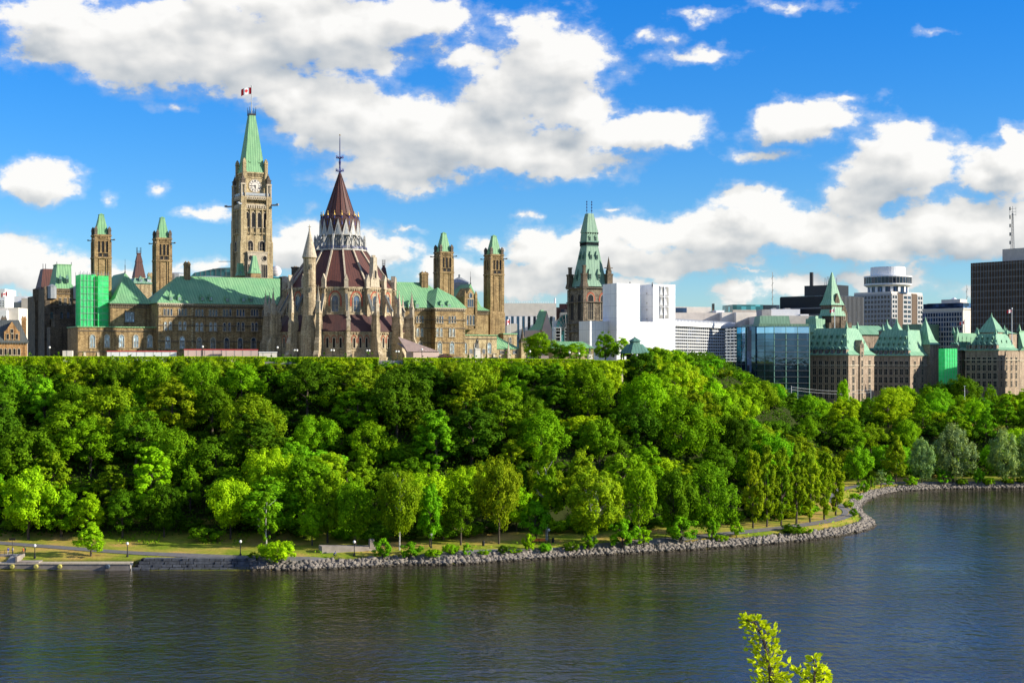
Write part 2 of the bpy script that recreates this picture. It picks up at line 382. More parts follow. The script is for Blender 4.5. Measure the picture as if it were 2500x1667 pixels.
def in_poly(P, poly):
    x, y = P[:,0], P[:,1]; c = np.zeros(len(P), bool); n = len(poly); j = n-1
    for i in range(n):
        xi, yi = poly[i]; xj, yj = poly[j]
        if yi != yj:
            k = ((yi > y) != (yj > y)) & (x < (xj-xi)*(y-yi)/(yj-yi)+xi); c ^= k
        j = i
    return c
def hill_d(P):
    d = np.full(len(P), 1e9)
    for a, b in zip(HILL, np.roll(HILL, -1, axis=0)): d = np.minimum(d, seg_dist(P, a, b))
    return np.where(in_poly(P, HILL), 0, d)
def height(P):
    P = np.asarray(P, float); s = shore_s(P); h = hill_d(P)
    low = np.interp(s, [-400, -60, -8, 0, 4.5, 8, 26, 31, 52, 90], [-14, -8, -3, -.05, 2.1, 2.45, 3.3, 5, 19, 20])
    z = np.maximum(low, np.where(s > 22, np.minimum(GZ-.62*h, 3.3+(s-24)*.95), -50))
    nz = (np.sin(P[:,0]*.11)*np.cos(P[:,1]*.13+P[:,0]*.03)+.5*np.sin(P[:,0]*.31+2)*np.sin(P[:,1]*.27))
    z = z+np.where((s > 34) & (h > 3), nz*.9, 0)
    # the viewer's own bank, falling steeply to the river
    yb = P[:,1]; nb = np.interp(yb, [-9e9, 4, 9, 20, 60, 75], [43.4, 43.3, 40.3, 30, 1.0, -6])
    return np.where(yb < 90, np.maximum(nb, -8), z)
def hgt(x, y): return float(height(np.array([(x, y)]))[0])
xs = np.unique(np.concatenate([np.linspace(-6000,-500,12), np.linspace(-500,-200,30), np.arange(-200,330,2.6), np.linspace(330,800,40), np.linspace(800,9000,14)]))
ys = np.unique(np.concatenate([np.linspace(-3000,-10,8), np.arange(-10,90,5.), np.linspace(90,295,20), np.arange(296,560,1.7), np.arange(560,760,8.), np.linspace(760,1400,20), np.linspace(1400,14000,12)]))
XX, YY = np.meshgrid(xs, ys); P = np.c_[XX.ravel(), YY.ravel()]; ZZ = height(P)
nx, ny = len(xs), len(ys)
idx = np.arange(nx*ny).reshape(ny, nx)
fs = np.stack([idx[:-1,:-1], idx[:-1,1:], idx[1:,1:], idx[1:,:-1]], -1).reshape(-1, 4)
def np_mesh(name, V, Fq, mats, smooth=False):
    me = bpy.data.meshes.new(name); n = len(Fq); k = Fq.shape[1]
    me.vertices.add(len(V)); me.vertices.foreach_set('co', np.ascontiguousarray(V, np.float32).ravel())
    me.loops.add(n*k); me.loops.foreach_set('vertex_index', np.ascontiguousarray(Fq, np.int32).ravel())
    me.polygons.add(n); me.polygons.foreach_set('loop_start', np.arange(0, n*k, k, dtype=np.int32))
    try: me.polygons.foreach_set('loop_total', np.full(n, k, np.int32))
    except Exception: pass
    if smooth: me.polygons.foreach_set('use_smooth', np.ones(n, bool))
    for m in mats: me.materials.append(m)
    me.update(calc_edges=True); return me
def add_mesh(name, me, parent=None):
    o = bpy.data.objects.new(name, me); col.objects.link(o)
    if parent: o.parent = parent
    return o
tag(add_mesh('ground', np_mesh('ground', np.c_[P, ZZ], fs, [M['ground']], True)), kind='structure')
w = MB(); w.add([(-6000,40,0),(9000,40,0),(9000,1200,0),(-6000,1200,0)], [(0,1,2,3)])
tag(w.build('river', M['water']), kind='structure')

def hit(px, py):
    '''where the line of sight at px, py meets the land'''
    t = (px-1250)/F; Yv = np.arange(295, 760, .5); z = CZ-(py-HY)/F*Yv; h = height(np.c_[t*Yv, Yv]); k = np.argmax(h >= z)
    return (float(t*Yv[k]), float(Yv[k]))
# ---- path along the shore, draped on the ground
def drape(name, pts, width, mat, dz, step=2.0, wid=None):
    pts = [Vector((a, b)) for a, b in pts]; out = []
    for i in range(len(pts)-1):
        p0, p1, p2, p3 = pts[max(i-1,0)], pts[i], pts[i+1], pts[min(i+2,len(pts)-1)]
        n = max(2, int((p2-p1).length/step))
        for k in range(n):
            t = k/n; out.append(.5*((2*p1)+(p2-p0)*t+(2*p0-5*p1+4*p2-p3)*t*t+(3*p1-p0-3*p2+p3)*t**3))
    out.append(pts[-1]); V = []
    for i, p in enumerate(out):
        d = (out[min(i+1,len(out)-1)]-out[max(i-1,0)]).normalized(); nn = Vector((-d.y, d.x))
        for k in (-1, -.33, .33, 1): V.append(tuple(p+nn*k*width/2))
    V = np.array(V); z = height(V)+dz
    q = [(4*i+k, 4*i+4+k, 4*i+5+k, 4*i+1+k) for i in range(len(out)-1) for k in range(3)]
    return add_mesh(name, np_mesh(name, np.c_[V, z], np.array(q)[:, ::-1], [mat], True))
path_px = [(-90,1322),(0,1328),(150,1336),(300,1344),(500,1350),(650,1353),(800,1353),(900,1351),(1000,1345),(1100,1340),(1250,1333),(1400,1325),(1500,1318),
 (1700,1303),(1850,1290),(1960,1277),(2030,1266),(2066,1254),(2072,1244),(2058,1233),(2040,1222),(2030,1208),(2045,1195),(2075,1187),(2110,1181),(2160,1176),(2250,1172.5),(2400,1171),(2600,1170)]
PATH = [gnd(a, b, 2.9) for a, b in path_px]
tag(drape('path', PATH, 3.4, M['asphalt'], .10), kind='structure')
tag(drape('path_centre_line', PATH[14:21], .12, M['yellow'], .125), kind='structure')
PN = np.array(PATH)
def path_d(P):
    d = np.full(len(P), 1e9)
    for a, b in zip(PN, PN[1:]): d = np.minimum(d, seg_dist(P, a, b))
    return d

# ---- riprap
rng = np.random.default_rng(5)
CUBE = np.array([(-1,-1,-1),(1,-1,-1),(1,1,-1),(-1,1,-1),(-1,-1,1),(1,-1,1),(1,1,1),(-1,1,1)], float)*.5
CF = np.array([(0,3,2,1),(4,5,6,7),(0,1,5,4),(1,2,6,5),(2,3,7,6),(3,0,4,7)])
def rand_rot(n):
    q = rng.normal(size=(n,4)); q /= np.linalg.norm(q, axis=1)[:,None]; w_,x,y,z = q.T
    return np.stack([1-2*(y*y+z*z),2*(x*y-z*w_),2*(x*z+y*w_),2*(x*y+z*w_),1-2*(x*x+z*z),2*(y*z-x*w_),2*(x*z-y*w_),2*(y*z+x*w_),1-2*(x*x+y*y)], -1).reshape(n,3,3)
def rocks(n, lo, hi):
    seg = SH[4:-1]; L = np.linalg.norm(np.diff(seg, axis=0), axis=1); cum = np.r_[0, np.cumsum(L)]
    t = rng.uniform(0, cum[-1], n); k = np.clip(np.searchsorted(cum, t)-1, 0, len(L)-1); f_ = (t-cum[k])/L[k]
    p = seg[k]+(seg[k+1]-seg[k])*f_[:,None]; d = (seg[k+1]-seg[k])/L[k][:,None]; nn = np.c_[-d[:,1], d[:,0]]
    s = rng.uniform(-.5, 3.1, n); p = p+nn*s[:,None]
    keep = ((p[:,0]/p[:,1]) > (612-1250)/F) & ((p[:,0]/p[:,1]) < .40); p = p[keep]; n = len(p)
    z = height(p)+rng.uniform(-.2, .15, n); sz = lo+(hi-lo)*rng.uniform(0,1,n)**2.2
    V = CUBE[None]*(1+rng.uniform(-.35,.35,(n,8,3)))*sz[:,None,None]*rng.uniform(.6,1.4,(n,1,3))
    V = np.einsum('nij,nkj->nki', rand_rot(n), V)+np.c_[p, z][:,None,:]
    return V.reshape(-1,3), (CF[None]+8*np.arange(n)[:,None,None]).reshape(-1,4)
V, Fq = rocks(26000, .22, .85)
tag(add_mesh('riprap', np_mesh('riprap', V, Fq, [M['rock']])), kind='stuff')

# ---- coursed block wall and quay
def at_shore(px, dy=0.0):
    Y = (np.interp(px, [a for a, b in shore_px[:12]], [gnd(a, b)[1] for a, b in shore_px[:12]]))+dy
    return ((px-1250)/F*Y, Y)
b = MB(); random.seed(3)
for c in range(4):
    x0 = at_shore(318)[0]+c*.5; x1 = at_shore(640)[0]-c*.9
    z0 = -.12+c*.60; y0 = at_shore(400)[1]+.1+c*.55; b.box(x0+.3, x1-.3, y0+.28, y0+2.1, -.5, z0+.5, 1); x = x0+random.random()
    while x < x1:
        wd = random.choice((1.3, 1.8, 2.3, 3.2, 4.5 if c == 2 else 2.0)); g = random.uniform(-.12,.12)
        j = [random.uniform(-.06,.06) for _ in range(6)]
        b.frus(x+.09, x+wd-.09, y0+g, y0+2.2, z0+.05+j[2]*.5, x+.09+j[0], x+wd-.09+j[1], y0+g+.05+j[3], y0+2.2, z0+.56+j[4]*.5, 0); x += wd
tag(b.build('stone_wall', [M['block'], M['dark']]), 'stepped retaining wall of dark grey rough blocks at the water beside the quay', 'retaining wall')
qy = empty('quay_wall', (0,0,0), 0, 'low tan concrete quay wall with round fenders along the river', 'quay')
q = MB(); xa, ya = at_shore(318); q.box(-330, xa, ya-.3, ya+2.6, -2, 1.25); q.build('wall', M['quay'], qy)
q = MB(); q.box(-330, xa+.05, ya-.42, ya+2.7, 1.25, 1.5); q.build('coping', M['trim'], qy)
for px, mt in ((32,'fender_yellow'),(90,'fender_yellow'),(148,'fender_yellow'),(265,'fender_blue')):
    X = (px-1250)/F*ya; q = MB(); q.M = Matrix.Translation((X, ya-.45, .85)) @ Matrix.Rotation(R(90), 4, 'X')
    q.lathe(0,0,[(.3,-.1),(.5,.0),(.5,.45),(.36,.55)], 14); q.build('fender', M[mt], qy)
# ================= trees =================
def crown_mesh(seed, kind, rad=5.0, hh=6.0, nleaf=8500, leafsz=.42, z0=2.2):
    """many leaf-sized faces on clumps spread through an uneven crown; base of the tree at z=0"""
    g = np.random.default_rng(seed); cl = []
    zc = z0+hh
    nleaf = int(nleaf*1.3); leafsz *= .84
    K = {'round':62,'tall':46,'spread':70,'oval':56,'loose':40,'bush':26,'sapling':30,'cone':50,'willow':72}[kind]
    K = int(K*1.45)
    for i in range(K):
        d = g.normal(size=3); d /= np.linalg.norm(d); rr = g.uniform(.35, 1)**.45
        u = d*rr; az = math.atan2(u[1], u[0]); lob = 1+.20*math.sin(3*az+seed)+.12*math.sin(5*az+2*seed)
        zz = u[2]
        if kind == 'round': sx = 1.0
        elif kind == 'tall': sx = .9*(1-.25*zz)
        elif kind == 'oval': sx = 1-.25*zz
        elif kind == 'spread': sx = 1.0+.15*zz
        elif kind == 'cone': sx = .95*(1-.6*(zz+.2))
        elif kind == 'bush': sx = 1
        else: sx = 1-.15*zz
        c = np.array([u[0]*rad*sx*lob, u[1]*rad*sx*lob, zc+zz*hh])
        if kind == 'bush': c[2] = max(c[2], .6)
        cr = rad*g.uniform(.14, .27)*(1.15 if kind in ('loose','bush') else 1); cl.append((c, cr))
    for i in range(7):                       # leading sprays that break the outline
        a = g.uniform(0, 6.28); e = g.uniform(-.1, 1); c = np.array([math.cos(a)*rad*.95*(1-e*.7), math.sin(a)*rad*.95*(1-e*.7), zc+hh*(.25+e*.85)])
        cl.append((c, rad*g.uniform(.10,.16)))
    wts = np.array([c[1]**2 for c in cl]); wts /= wts.sum(); k = g.choice(len(cl), nleaf, p=wts)
    C = np.array([c[0] for c in cl])[k]; CR = np.array([c[1] for c in cl])[k]
    d = g.normal(size=(nleaf,3)); d /= np.linalg.norm(d, axis=1)[:,None]; d[:,2] = np.where(g.random(nleaf) < .35, np.abs(d[:,2]), d[:,2])
    rr = g.uniform(.2, 1, nleaf)**.38*(1+.18*g.normal(size=nleaf))
    pos = C+d*(CR*rr)[:,None]*np.array([1,1,1.12])
    if kind == 'willow': pos[:,2] -= np.abs(g.normal(size=nleaf))*.5
    ctr = np.array([0,0,zc]); out = (pos-ctr)/np.array([rad,rad,hh]); 
    nrm = d*1.0+out*.45+g.normal(size=(nleaf,3))*.42+np.array([0,0,.15]); nrm /= np.linalg.norm(nrm, axis=1)[:,None]
    t = np.cross(nrm, g.normal(size=(nleaf,3))); t /= np.linalg.norm(t, axis=1)[:,None]; b = np.cross(nrm, t)
    sz = leafsz*g.uniform(.6, 1.35, nleaf)
    a_, b_ = t*(sz*.62)[:,None], b*(sz*.40)[:,None]
    V = np.stack([pos-a_, pos-b_*1.0, pos+a_, pos+b_*1.0], 1).reshape(-1,3)
    V[:,2] = np.maximum(V[:,2], .05)
    return np_mesh('crown', V, np.arange(4*nleaf).reshape(-1,4), [M['leaf']])
def trunk_mesh(seed, h, rad, r0, mat, lean=0.0, twin=False):
    g = random.Random(seed); b = MB()
    for tw in ((-.6, .6) if twin else (0,)):
        p = Vector((tw*.5, 0, -1.2)); rr = r0
        for i in range(5):
            q = Vector((tw*(.5+.35*i)+lean*i*.25+g.uniform(-.15,.15), g.uniform(-.15,.15), (i+1)/5*h)); b.bar(p, q, rr*2, 0, rr*1.7, 7)
            if i >= 1:
                for k in range(3):
                    a = g.uniform(0, 6.28); L = rad*g.uniform(.45,.85)
                    e = q+Vector((math.cos(a)*L, math.sin(a)*L, L*g.uniform(.45,1.0))); b.bar(q, e, rr*1.0, 0, rr*.3, 5)
                    a2 = a+g.uniform(-.8,.8); mid = q.lerp(e, .55); b.bar(mid, mid+Vector((math.cos(a2)*L*.4, math.sin(a2)*L*.4, L*.35)), rr*.5, 0, rr*.15, 4)
            p = q; rr *= .84
    me = bpy.data.meshes.new('trunk'); me.from_pydata(b.v, [], b.f); me.materials.append(mat); me.update(); return me
VAR = {}
for k, (kind, rad, hh, n, ls, z0) in enumerate([
    ('round',5.2,5.0,10500,.46,2.6),('round',5.0,5.4,10000,.44,2.4),('oval',4.4,6.0,9500,.43,2.2),('oval',4.1,6.4,9000,.45,2.2),
    ('spread',6.0,4.4,11000,.45,3.6),('spread',5.6,4.8,10500,.43,3.2),('tall',3.0,7.6,8500,.42,1.6),('tall',2.7,7.2,8000,.40,1.6),
    ('loose',4.2,6.2,6200,.44,3.0),('loose',4.8,5.4,6400,.46,3.4),('bush',2.4,1.5,3600,.30,.5),('bush',2.0,1.9,3200,.28,.4),
    ('sapling',1.7,2.1,3400,.26,.5),('sapling',1.5,2.4,3200,.25,.6),('cone',3.2,6.4,7600,.40,1.4),('willow',5.2,5.6,10500,.42,2.0)]):
    VAR.setdefault(kind, []).append((crown_mesh(100+k, kind, rad, hh, n, ls, z0), rad, z0+2*hh,
        trunk_mesh(k, z0+hh*1.1, rad, .12 if kind in ('bush','sapling') else .24, M['bark'])))
BIRCH = trunk_mesh(77, 11, 3.5, .2, M['bark_pale'], .3); TWIN = trunk_mesh(78, 10, 4, .2, M['bark_pale'], 0, True)
COLS = {  # albedo of the foliage
 'dark green':(.100,.220,.006),'deep green':(.062,.145,.005),'mid green':(.175,.350,.007),'bright green':(.270,.500,.008),
 'yellow-green':(.330,.500,.010),'olive green':(.225,.345,.009),'silver-green':(.26,.38,.14),'rusty olive':(.28,.14,.02),'fresh green':(.170,.420,.010)}
rt = random.Random(11)
TREES = []           # (root, px, row, colour, kind)
def tree(px, Yv, height_m, kind, colr, width=None, z=None, name='tree', label=None, cat='tree', group=None, trunk=None, rz=None, X=None):
    X = (px-1250)/F*Yv if X is None else X
    zb = hgt(X, Yv) if z is None else z
    cm, rad, hh, tm = rt.choice(VAR[kind]); s = height_m/hh; sw = (width/(2*rad)) if width else s*rt.uniform(.92, 1.15)
    o = empty(name, (X, Yv, zb-.1), rt.uniform(0, 6.28) if rz is None else rz, label, cat, group)
    c = add_mesh('crown', cm, o); t = add_mesh('trunk', trunk or tm, o)
    c.scale = (sw, sw*rt.uniform(.9,1.1), s); t.scale = (sw*.9, sw*.9, s*.98)
    base = COLS[colr]; f_ = rt.uniform(.85, 1.2)
    c.color = (base[0]*f_*rt.uniform(.9,1.12), base[1]*f_, base[2]*f_*rt.uniform(.85,1.2), 1)
    return o
sil = ([-200,0,500,1100,1540,1575,1600,1640,1680,1710,1735,1760,1810,1840,1875,1905,1930,1960,2050,2120,2180,2240,2300,2350,2420,2500,2700],
       [884,884,884,886,886,852,847,850,866,882,874,902,908,930,936,934,950,965,978,968,950,935,948,965,968,955,955])
def sil_y(px): return float(np.interp(px, *sil))
# ---- single trees one can pick out
TR = []   # px, py of crown middle, colour, kind-word, root
def put(px, base, top, wpx, kind, colr, label=None, name='tree', zg=2.8, Yv=None, group=None, trunk=None, cat='tree'):
    Yv = Yv or hit(px, base)[1]; X = (px-1250)/F*Yv; z = hgt(X, Yv)
    ht = (CZ+(HY-top)/F*Yv)-z
    if kind == 'bush' and ht > wpx/F*Yv*.75: kind = 'sapling'
    o = tree(px, Yv, ht, kind, colr, wpx/F*Yv, z, name, label, cat, group, trunk)
    TR.append((px, top+(base-top)*.35, colr, kind, o, (X, Yv), ht)); return o
FRONT = 'trees along the foot of the bluff'
put(222,1358,1270,66,'cone','bright green','small bright green tree alone on the lawn behind the quay fenders', zg=2.4)
put(216,1318,1206,72,'loose','bright green','slim light green tree directly behind the small lawn tree', group=FRONT)
put(70,1318,1150,125,'round','bright green','broad light green tree above the people on the quay steps', group=FRONT)
put(150,1310,1190,90,'oval','mid green','mid green tree next to the slim tree behind the lawn', group=FRONT)
put(300,1312,1200,90,'loose','dark green','dark sparse tree over the lawn at the start of the block wall', group=FRONT)
put(400,1312,1185,95,'round','deep green','very dark tree above the middle of the block wall', group=FRONT)
put(562,1318,1178,112,'spread','bright green','wide bright green tree over the path, uphill from the lamp by the block wall', group=FRONT)
put(650,1338,1190,52,'tall','mid green','narrow birch with a thin white trunk beside the path', group=FRONT, trunk=BIRCH)
put(762,1332,1232,72,'loose','bright green','light green tree leaning over the end of the low stone wall by the path', group=FRONT)
put(800,1325,1150,85,'oval','mid green','tall mid green tree rising behind the low stone wall', group=FRONT)
put(868,1332,1175,105,'round','mid green','full green tree behind the low stone wall and path lamp', group=FRONT)
put(975,1343,1160,105,'spread','olive green','large olive tree with a bare leaning trunk next to the path', group=FRONT, trunk=BIRCH)
put(1050,1335,1180,60,'oval','fresh green','fresh green narrow tree behind the lamp past the low wall', group=FRONT)
put(1125,1330,1195,85,'loose','dark green','dark thin tree left of the tall bare trunk', group=FRONT)
put(1218,1328,1125,108,'spread','olive green','yellowish green tree on a tall straight bare trunk by the path', group=FRONT)
put(1308,1320,1222,70,'bush','fresh green','low fresh green tree above the orange benches', group=FRONT)
put(1335,1318,1068,76,'tall','mid green','tall birch with white stem behind the orange benches', group=FRONT, trunk=BIRCH)
put(1450,1330,1155,142,'round','olive green','big olive tree on two pale trunks beside the path', group=FRONT, trunk=TWIN)
put(1560,1318,1130,95,'loose','mid green','drooping mid green tree next to the big olive tree', group=FRONT)
put(1645,1312,1150,100,'round','dark green','dark round tree between the drooping tree and the willow', group=FRONT)
put(1732,1305,1132,112,'willow','mid green','rounded green willow at the start of the dense row at the bend', group=FRONT)
for i,(px,tp,bs) in enumerate([(1838,1095,1289),(1872,1082,1286),(1908,1088,1283),(1944,1080,1279),(1978,1088,1275),(2012,1098,1268),(2040,1112,1258)]):
    put(px,bs,tp,54,'tall','olive green',['first','second','third','fourth','fifth','sixth','last'][i]+' dark olive tree of the tight row before the path bend', group='row of narrow trees before the path bend')
put(2095,1183,1092,64,'round','fresh green','bright rounded tree beside the path just past the bend')
put(2187,1180,1058,52,'cone','olive green','olive pointed tree just before the silvery trees on the far shore')
for px,tp,wd,lb in [(2250,1072,60,'smallest silvery tree, nearest the path bend'),(2328,1040,86,'tallest silvery tree on the far shore'),(2455,1052,80,'third silvery tree, towards the edge of the view'),(2505,1060,70,'silvery tree at the very edge of the view')]:
    put(px,1180,tp,wd,'willow','silver-green',lb,group='silvery willows on the far shore')
o = put(448,1215,1105,42,'loose','rusty olive','dying tree with rust-brown leaves high on the dark slope', Yv=372)
# hilltop trees
HT = 'trees on the hilltop'
put(1315,876,815,78,'round','mid green','round green tree on the hilltop beside the stone church spire', Yv=455, group=HT)
put(1368,878,842,54,'round','dark green','small dark tree on the hilltop below the arched glass roof', Yv=450, group=HT)
put(1408,878,838,60,'loose','bright green','light green small tree below the old green-roofed clock-less tower', Yv=447, group=HT)
put(1478,880,813,52,'oval','mid green','upright green tree before the blue-shaded side of the white wrapping', Yv=452, group=HT)
put(1518,880,826,46,'loose','bright green','light tree between the upright tree and the pavilion', Yv=456, group=HT)
put(1536,880,838,26,'cone','deep green','small dark pointed tree touching the pavilion roof', Yv=458, group=HT)
put(2058,975,926,34,'oval','bright green','isolated light tree before the gabled government building', Yv=640)
put(2352,985,922,88,'round','dark green','large dark tree below the green scaffold net on the far building', Yv=690)
put(2300,985,935,50,'round','deep green','dark tree just beside the green scaffold net', Yv=690)
put(2417,985,940,30,'loose','mid green','thin upright tree before the shaded far building', Yv=690)
MAN = [(t[5], t[6]) for t in TR]
# ---- the woods on the bluff: every tree its own object
rw = random.Random(21); cand = []
def ok(X, Y, ds):
    return all((X-a)**2+(Y-b)**2 > ds*ds for (a, b) in cand_xy)
cand_xy = [t[5] for t in TR]
def fill(x0, x1, y0, y1, n, ds, low=None, smin=24):
    pts = np.array([(rw.uniform(x0,x1), rw.uniform(y0,y1)) for _ in range(n)])
    s = shore_s(pts); h = hill_d(pts); z = height(pts); pdist = path_d(pts)
    for (X, Y), ss, hh_, zz, pd_ in zip(pts, s, h, z, pdist):
        px = 1250+F*X/Y
        if not (-60 < px < 2640) or ss < (smin if px < 1900 else 17) or pd_ < ((6 if px < 1900 else 5) if not low else 3.2) or (hh_ < 1.5 and not (1548 < px < 1800 and Y < 540)): continue
        sp = ds*(1.0 if zz < 36 else .72)
        if not ok(X, Y, sp): continue
        zmax = CZ+(HY-(sil_y(px)+rw.uniform(-3,8)))/F*Y; room = zmax-zz
        if room < 2.0: continue
        cand_xy.append((X, Y)); cand.append((px, X, Y, zz, min(room, rw.uniform(9.5, 17)) if not low else min(room, rw.uniform(*low)+(1.4 if ss > 32 else 0)), bool(low)))
fill(34, 96, 424, 500, 500, 9.5)
fill(-150, 118, 340, 470, 7000, 8.7)
fill(60, 260, 440, 640, 4200, 12.2)
fill(150, 330, 560, 740, 1800, 17)
n_trees = len(cand)
fill(-150, 118, 340, 440, 9000, 5.6, (2.6, 4.0), 19)
fill(60, 230, 400, 600, 2600, 6.5, (2.6, 4.0), 17)
cand.sort(key=lambda c: c[2])
print('wood trees', n_trees, len(cand), 'manual', len(TR))
for px, X, Y, z, ht, lo_ in cand:
    py = HY+(CZ-z-ht*.6)/(Y)*F
    if ht < 4.2 or lo_: kind = 'bush'
    else: kind = rw.choice(['round','oval','oval','oval','loose','loose','tall','cone','tall','willow','spread'])
    bright = min(1, max(0, (px-900)/1100))  # leaf colours turn brighter rightward, the slope's sunlight put into them
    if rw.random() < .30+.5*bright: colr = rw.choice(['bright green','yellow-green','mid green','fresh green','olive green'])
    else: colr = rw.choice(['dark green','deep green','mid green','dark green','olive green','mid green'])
    if lo_ and rw.random() < .6: colr = rw.choice(['deep green','dark green'])  # dark leaf colour of the low shrubs stands in for shadowed gaps
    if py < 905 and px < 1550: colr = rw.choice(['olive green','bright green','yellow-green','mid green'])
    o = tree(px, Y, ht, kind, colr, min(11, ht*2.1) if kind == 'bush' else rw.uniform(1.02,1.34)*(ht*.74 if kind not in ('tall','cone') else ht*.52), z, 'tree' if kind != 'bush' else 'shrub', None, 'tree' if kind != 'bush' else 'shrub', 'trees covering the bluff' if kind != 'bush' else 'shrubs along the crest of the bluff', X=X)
    TR.append((px, py, colr, kind, o, (X, Y), ht))
# labels: look, height on the slope, and what stands straight above
MARKS = [(35,'ochre stone house'),(110,'grey concrete blocks'),(165,'small mansard roof'),(230,'green scaffold net'),(310,'far brown pyramid tower'),(390,'second slim tower'),(455,'tall roof chimney'),
 (540,'long green roof'),(612,'clock tower'),(690,'grey retaining wall'),(758,'round stone turret'),(830,'brown spire'),(915,'stepped buttresses'),(985,'pinnacled buttress'),(1035,'square chimney'),(1083,'third slim tower'),
 (1150,'gabled stone bay'),(1206,'fourth slim tower'),(1280,'small stone spire'),(1345,'arched glass roof'),(1440,'lone old tower'),(1520,'white wrapped block'),(1560,'pavilion roof'),(1620,'second white shaft'),(1720,'white gridded offices'),(1830,'blue mirror offices'),(1920,'green roofed ministry wing'),
 (2030,'green needle spire'),(2110,'tower with round restaurant'),(2200,'turreted corner'),(2290,'green netted corner'),(2380,'far shaded ministry'),(2470,'black slab tower')]
KW = {'sapling':'small','round':'round','tall':'narrow','spread':'wide-topped','oval':'oval','loose':'sparse','bush':'low bushy','cone':'pointed','willow':'drooping'}
used = {}
def band(py):
    for lim, nm in ((905,'at the crest'),(950,'just under the crest'),(1000,'high on the bluff'),(1060,'above mid slope'),(1120,'at mid slope'),(1185,'low on the slope'),(1250,'near the foot')):
        if py < lim: return nm
    return 'beside the path'
rowc = {}
for t in TR:
    px, py, colr, kind, o = t[:5]
    if 'label' in o.keys(): continue
    mk = min(MARKS, key=lambda m: abs(m[0]-px))[1]
    word = 'shrub' if kind == 'bush' else 'tree'
    base = f"{KW[kind]} {colr} {word} {band(py)} below the {mk}"
    rowc.setdefault(base, []).append((px, py, o))
for base, L in rowc.items():
    if len(L) == 1: L[0][2]['label'] = base; continue
    L.sort(); names = ['leftmost', 'rightmost'] if len(L) == 2 else ['leftmost', 'middle', 'rightmost'] if len(L) == 3 else ['leftmost', 'second', 'third', 'fourth', 'fifth', 'sixth', 'seventh', 'eighth', 'ninth', 'tenth', 'eleventh', 'twelfth', 'thirteenth', 'fourteenth', 'fifteenth'][:len(L)]
    for nm, e in zip(names, L): e[2]['label'] = f"{nm} {base}"
# ---- shrubs among the rocks
SHR = 'shrubs growing along the rocky bank'
for px, bs, tp, wd, colr, lb in [
 (680,1374,1322,82,'bright green','large bright shrub where the block wall meets the riprap'),(618,1368,1346,26,'mid green','small sapling at the end of the block wall'),
 (935,1366,1313,42,'fresh green','bright upright shrub before the low stone wall end'),(1003,1366,1322,50,'fresh green','round fresh shrub by the bank below the path lamp'),
 (1060,1364,1340,42,'mid green','low dark shrub between two fresh shrubs past the lamp'),(1100,1354,1328,36,'bright green','pale shrub left of a thin sapling by the bank'),(1140,1360,1326,24,'fresh green','thin sapling on the bank left of the benches'),
 (1182,1356,1340,30,'mid green','small low shrub on rocks below the yellowish tree'),(1228,1354,1330,26,'deep green','small dark shrub below the bare trunk'),(1255,1352,1338,30,'bright green','flat pale shrub left of the benches'),(1291,1350,1302,28,'bright green','tall thin shrub just left of the orange benches'),
 (1330,1350,1326,34,'fresh green','low shrub on rocks right below the benches'),(1394,1350,1322,36,'dark green','dense dark ball-shaped shrub on the rocks'),(1437,1346,1304,36,'mid green','medium shrub below the twin pale trunks'),
 (1520,1342,1266,74,'fresh green','largest riverside shrub, beside the twin-trunk tree'),(1572,1336,1288,40,'bright green','bright shrub just past the largest riverside shrub'),(1662,1326,1260,78,'fresh green','wide fresh shrub before the dark round tree'),
 (1738,1318,1262,30,'fresh green','slender shrub below the rounded willow'),(1798,1312,1272,32,'bright green','upright bright shrub standing between path and rocks'),(1758,1322,1305,36,'mid green','low shrub at the foot of the slender shrub'),
 (1935,1306,1278,54,'dark green','dark spreading shrub before the narrow olive row'),(1965,1303,1286,36,'bright green','low pale shrub next to the dark spreading one'),(2085,1262,1240,22,'mid green','small shrub on the tip of the bend'),
 (2070,1240,1222,26,'bright green','pale shrub inside the path bend'),(2088,1222,1204,24,'bright green','pale shrub beyond the path bend'),(2108,1206,1172,30,'fresh green','bushy shrub where the far bank begins'),(2126,1196,1160,22,'mid green','darker shrub beside the start of the far bank'),(2150,1190,1148,32,'silver-green','greyish shrub on the far bank'),
 (2170,1188,1160,26,'fresh green','green shrub next to the greyish one'),(2226,1187,1162,32,'bright green','bright shrub below the smallest silvery tree'),(2304,1184,1146,36,'fresh green','tall round shrub below the tallest silvery tree'),(2350,1184,1168,30,'mid green','flat shrub past the tall round one'),
 (2388,1184,1142,28,'fresh green','upright shrub on the far bank between silvery trees'),(2415,1186,1166,28,'bright green','low bright shrub next to the upright one'),(2462,1182,1160,34,'mid green','shrub below the third silvery tree'),(2495,1180,1164,26,'dark green','dark shrub on the far bank at the edge of view')]:
    put(px,bs,tp,wd,'bush',colr,lb,name='shrub',zg=2.1,group=SHR,cat='shrub')

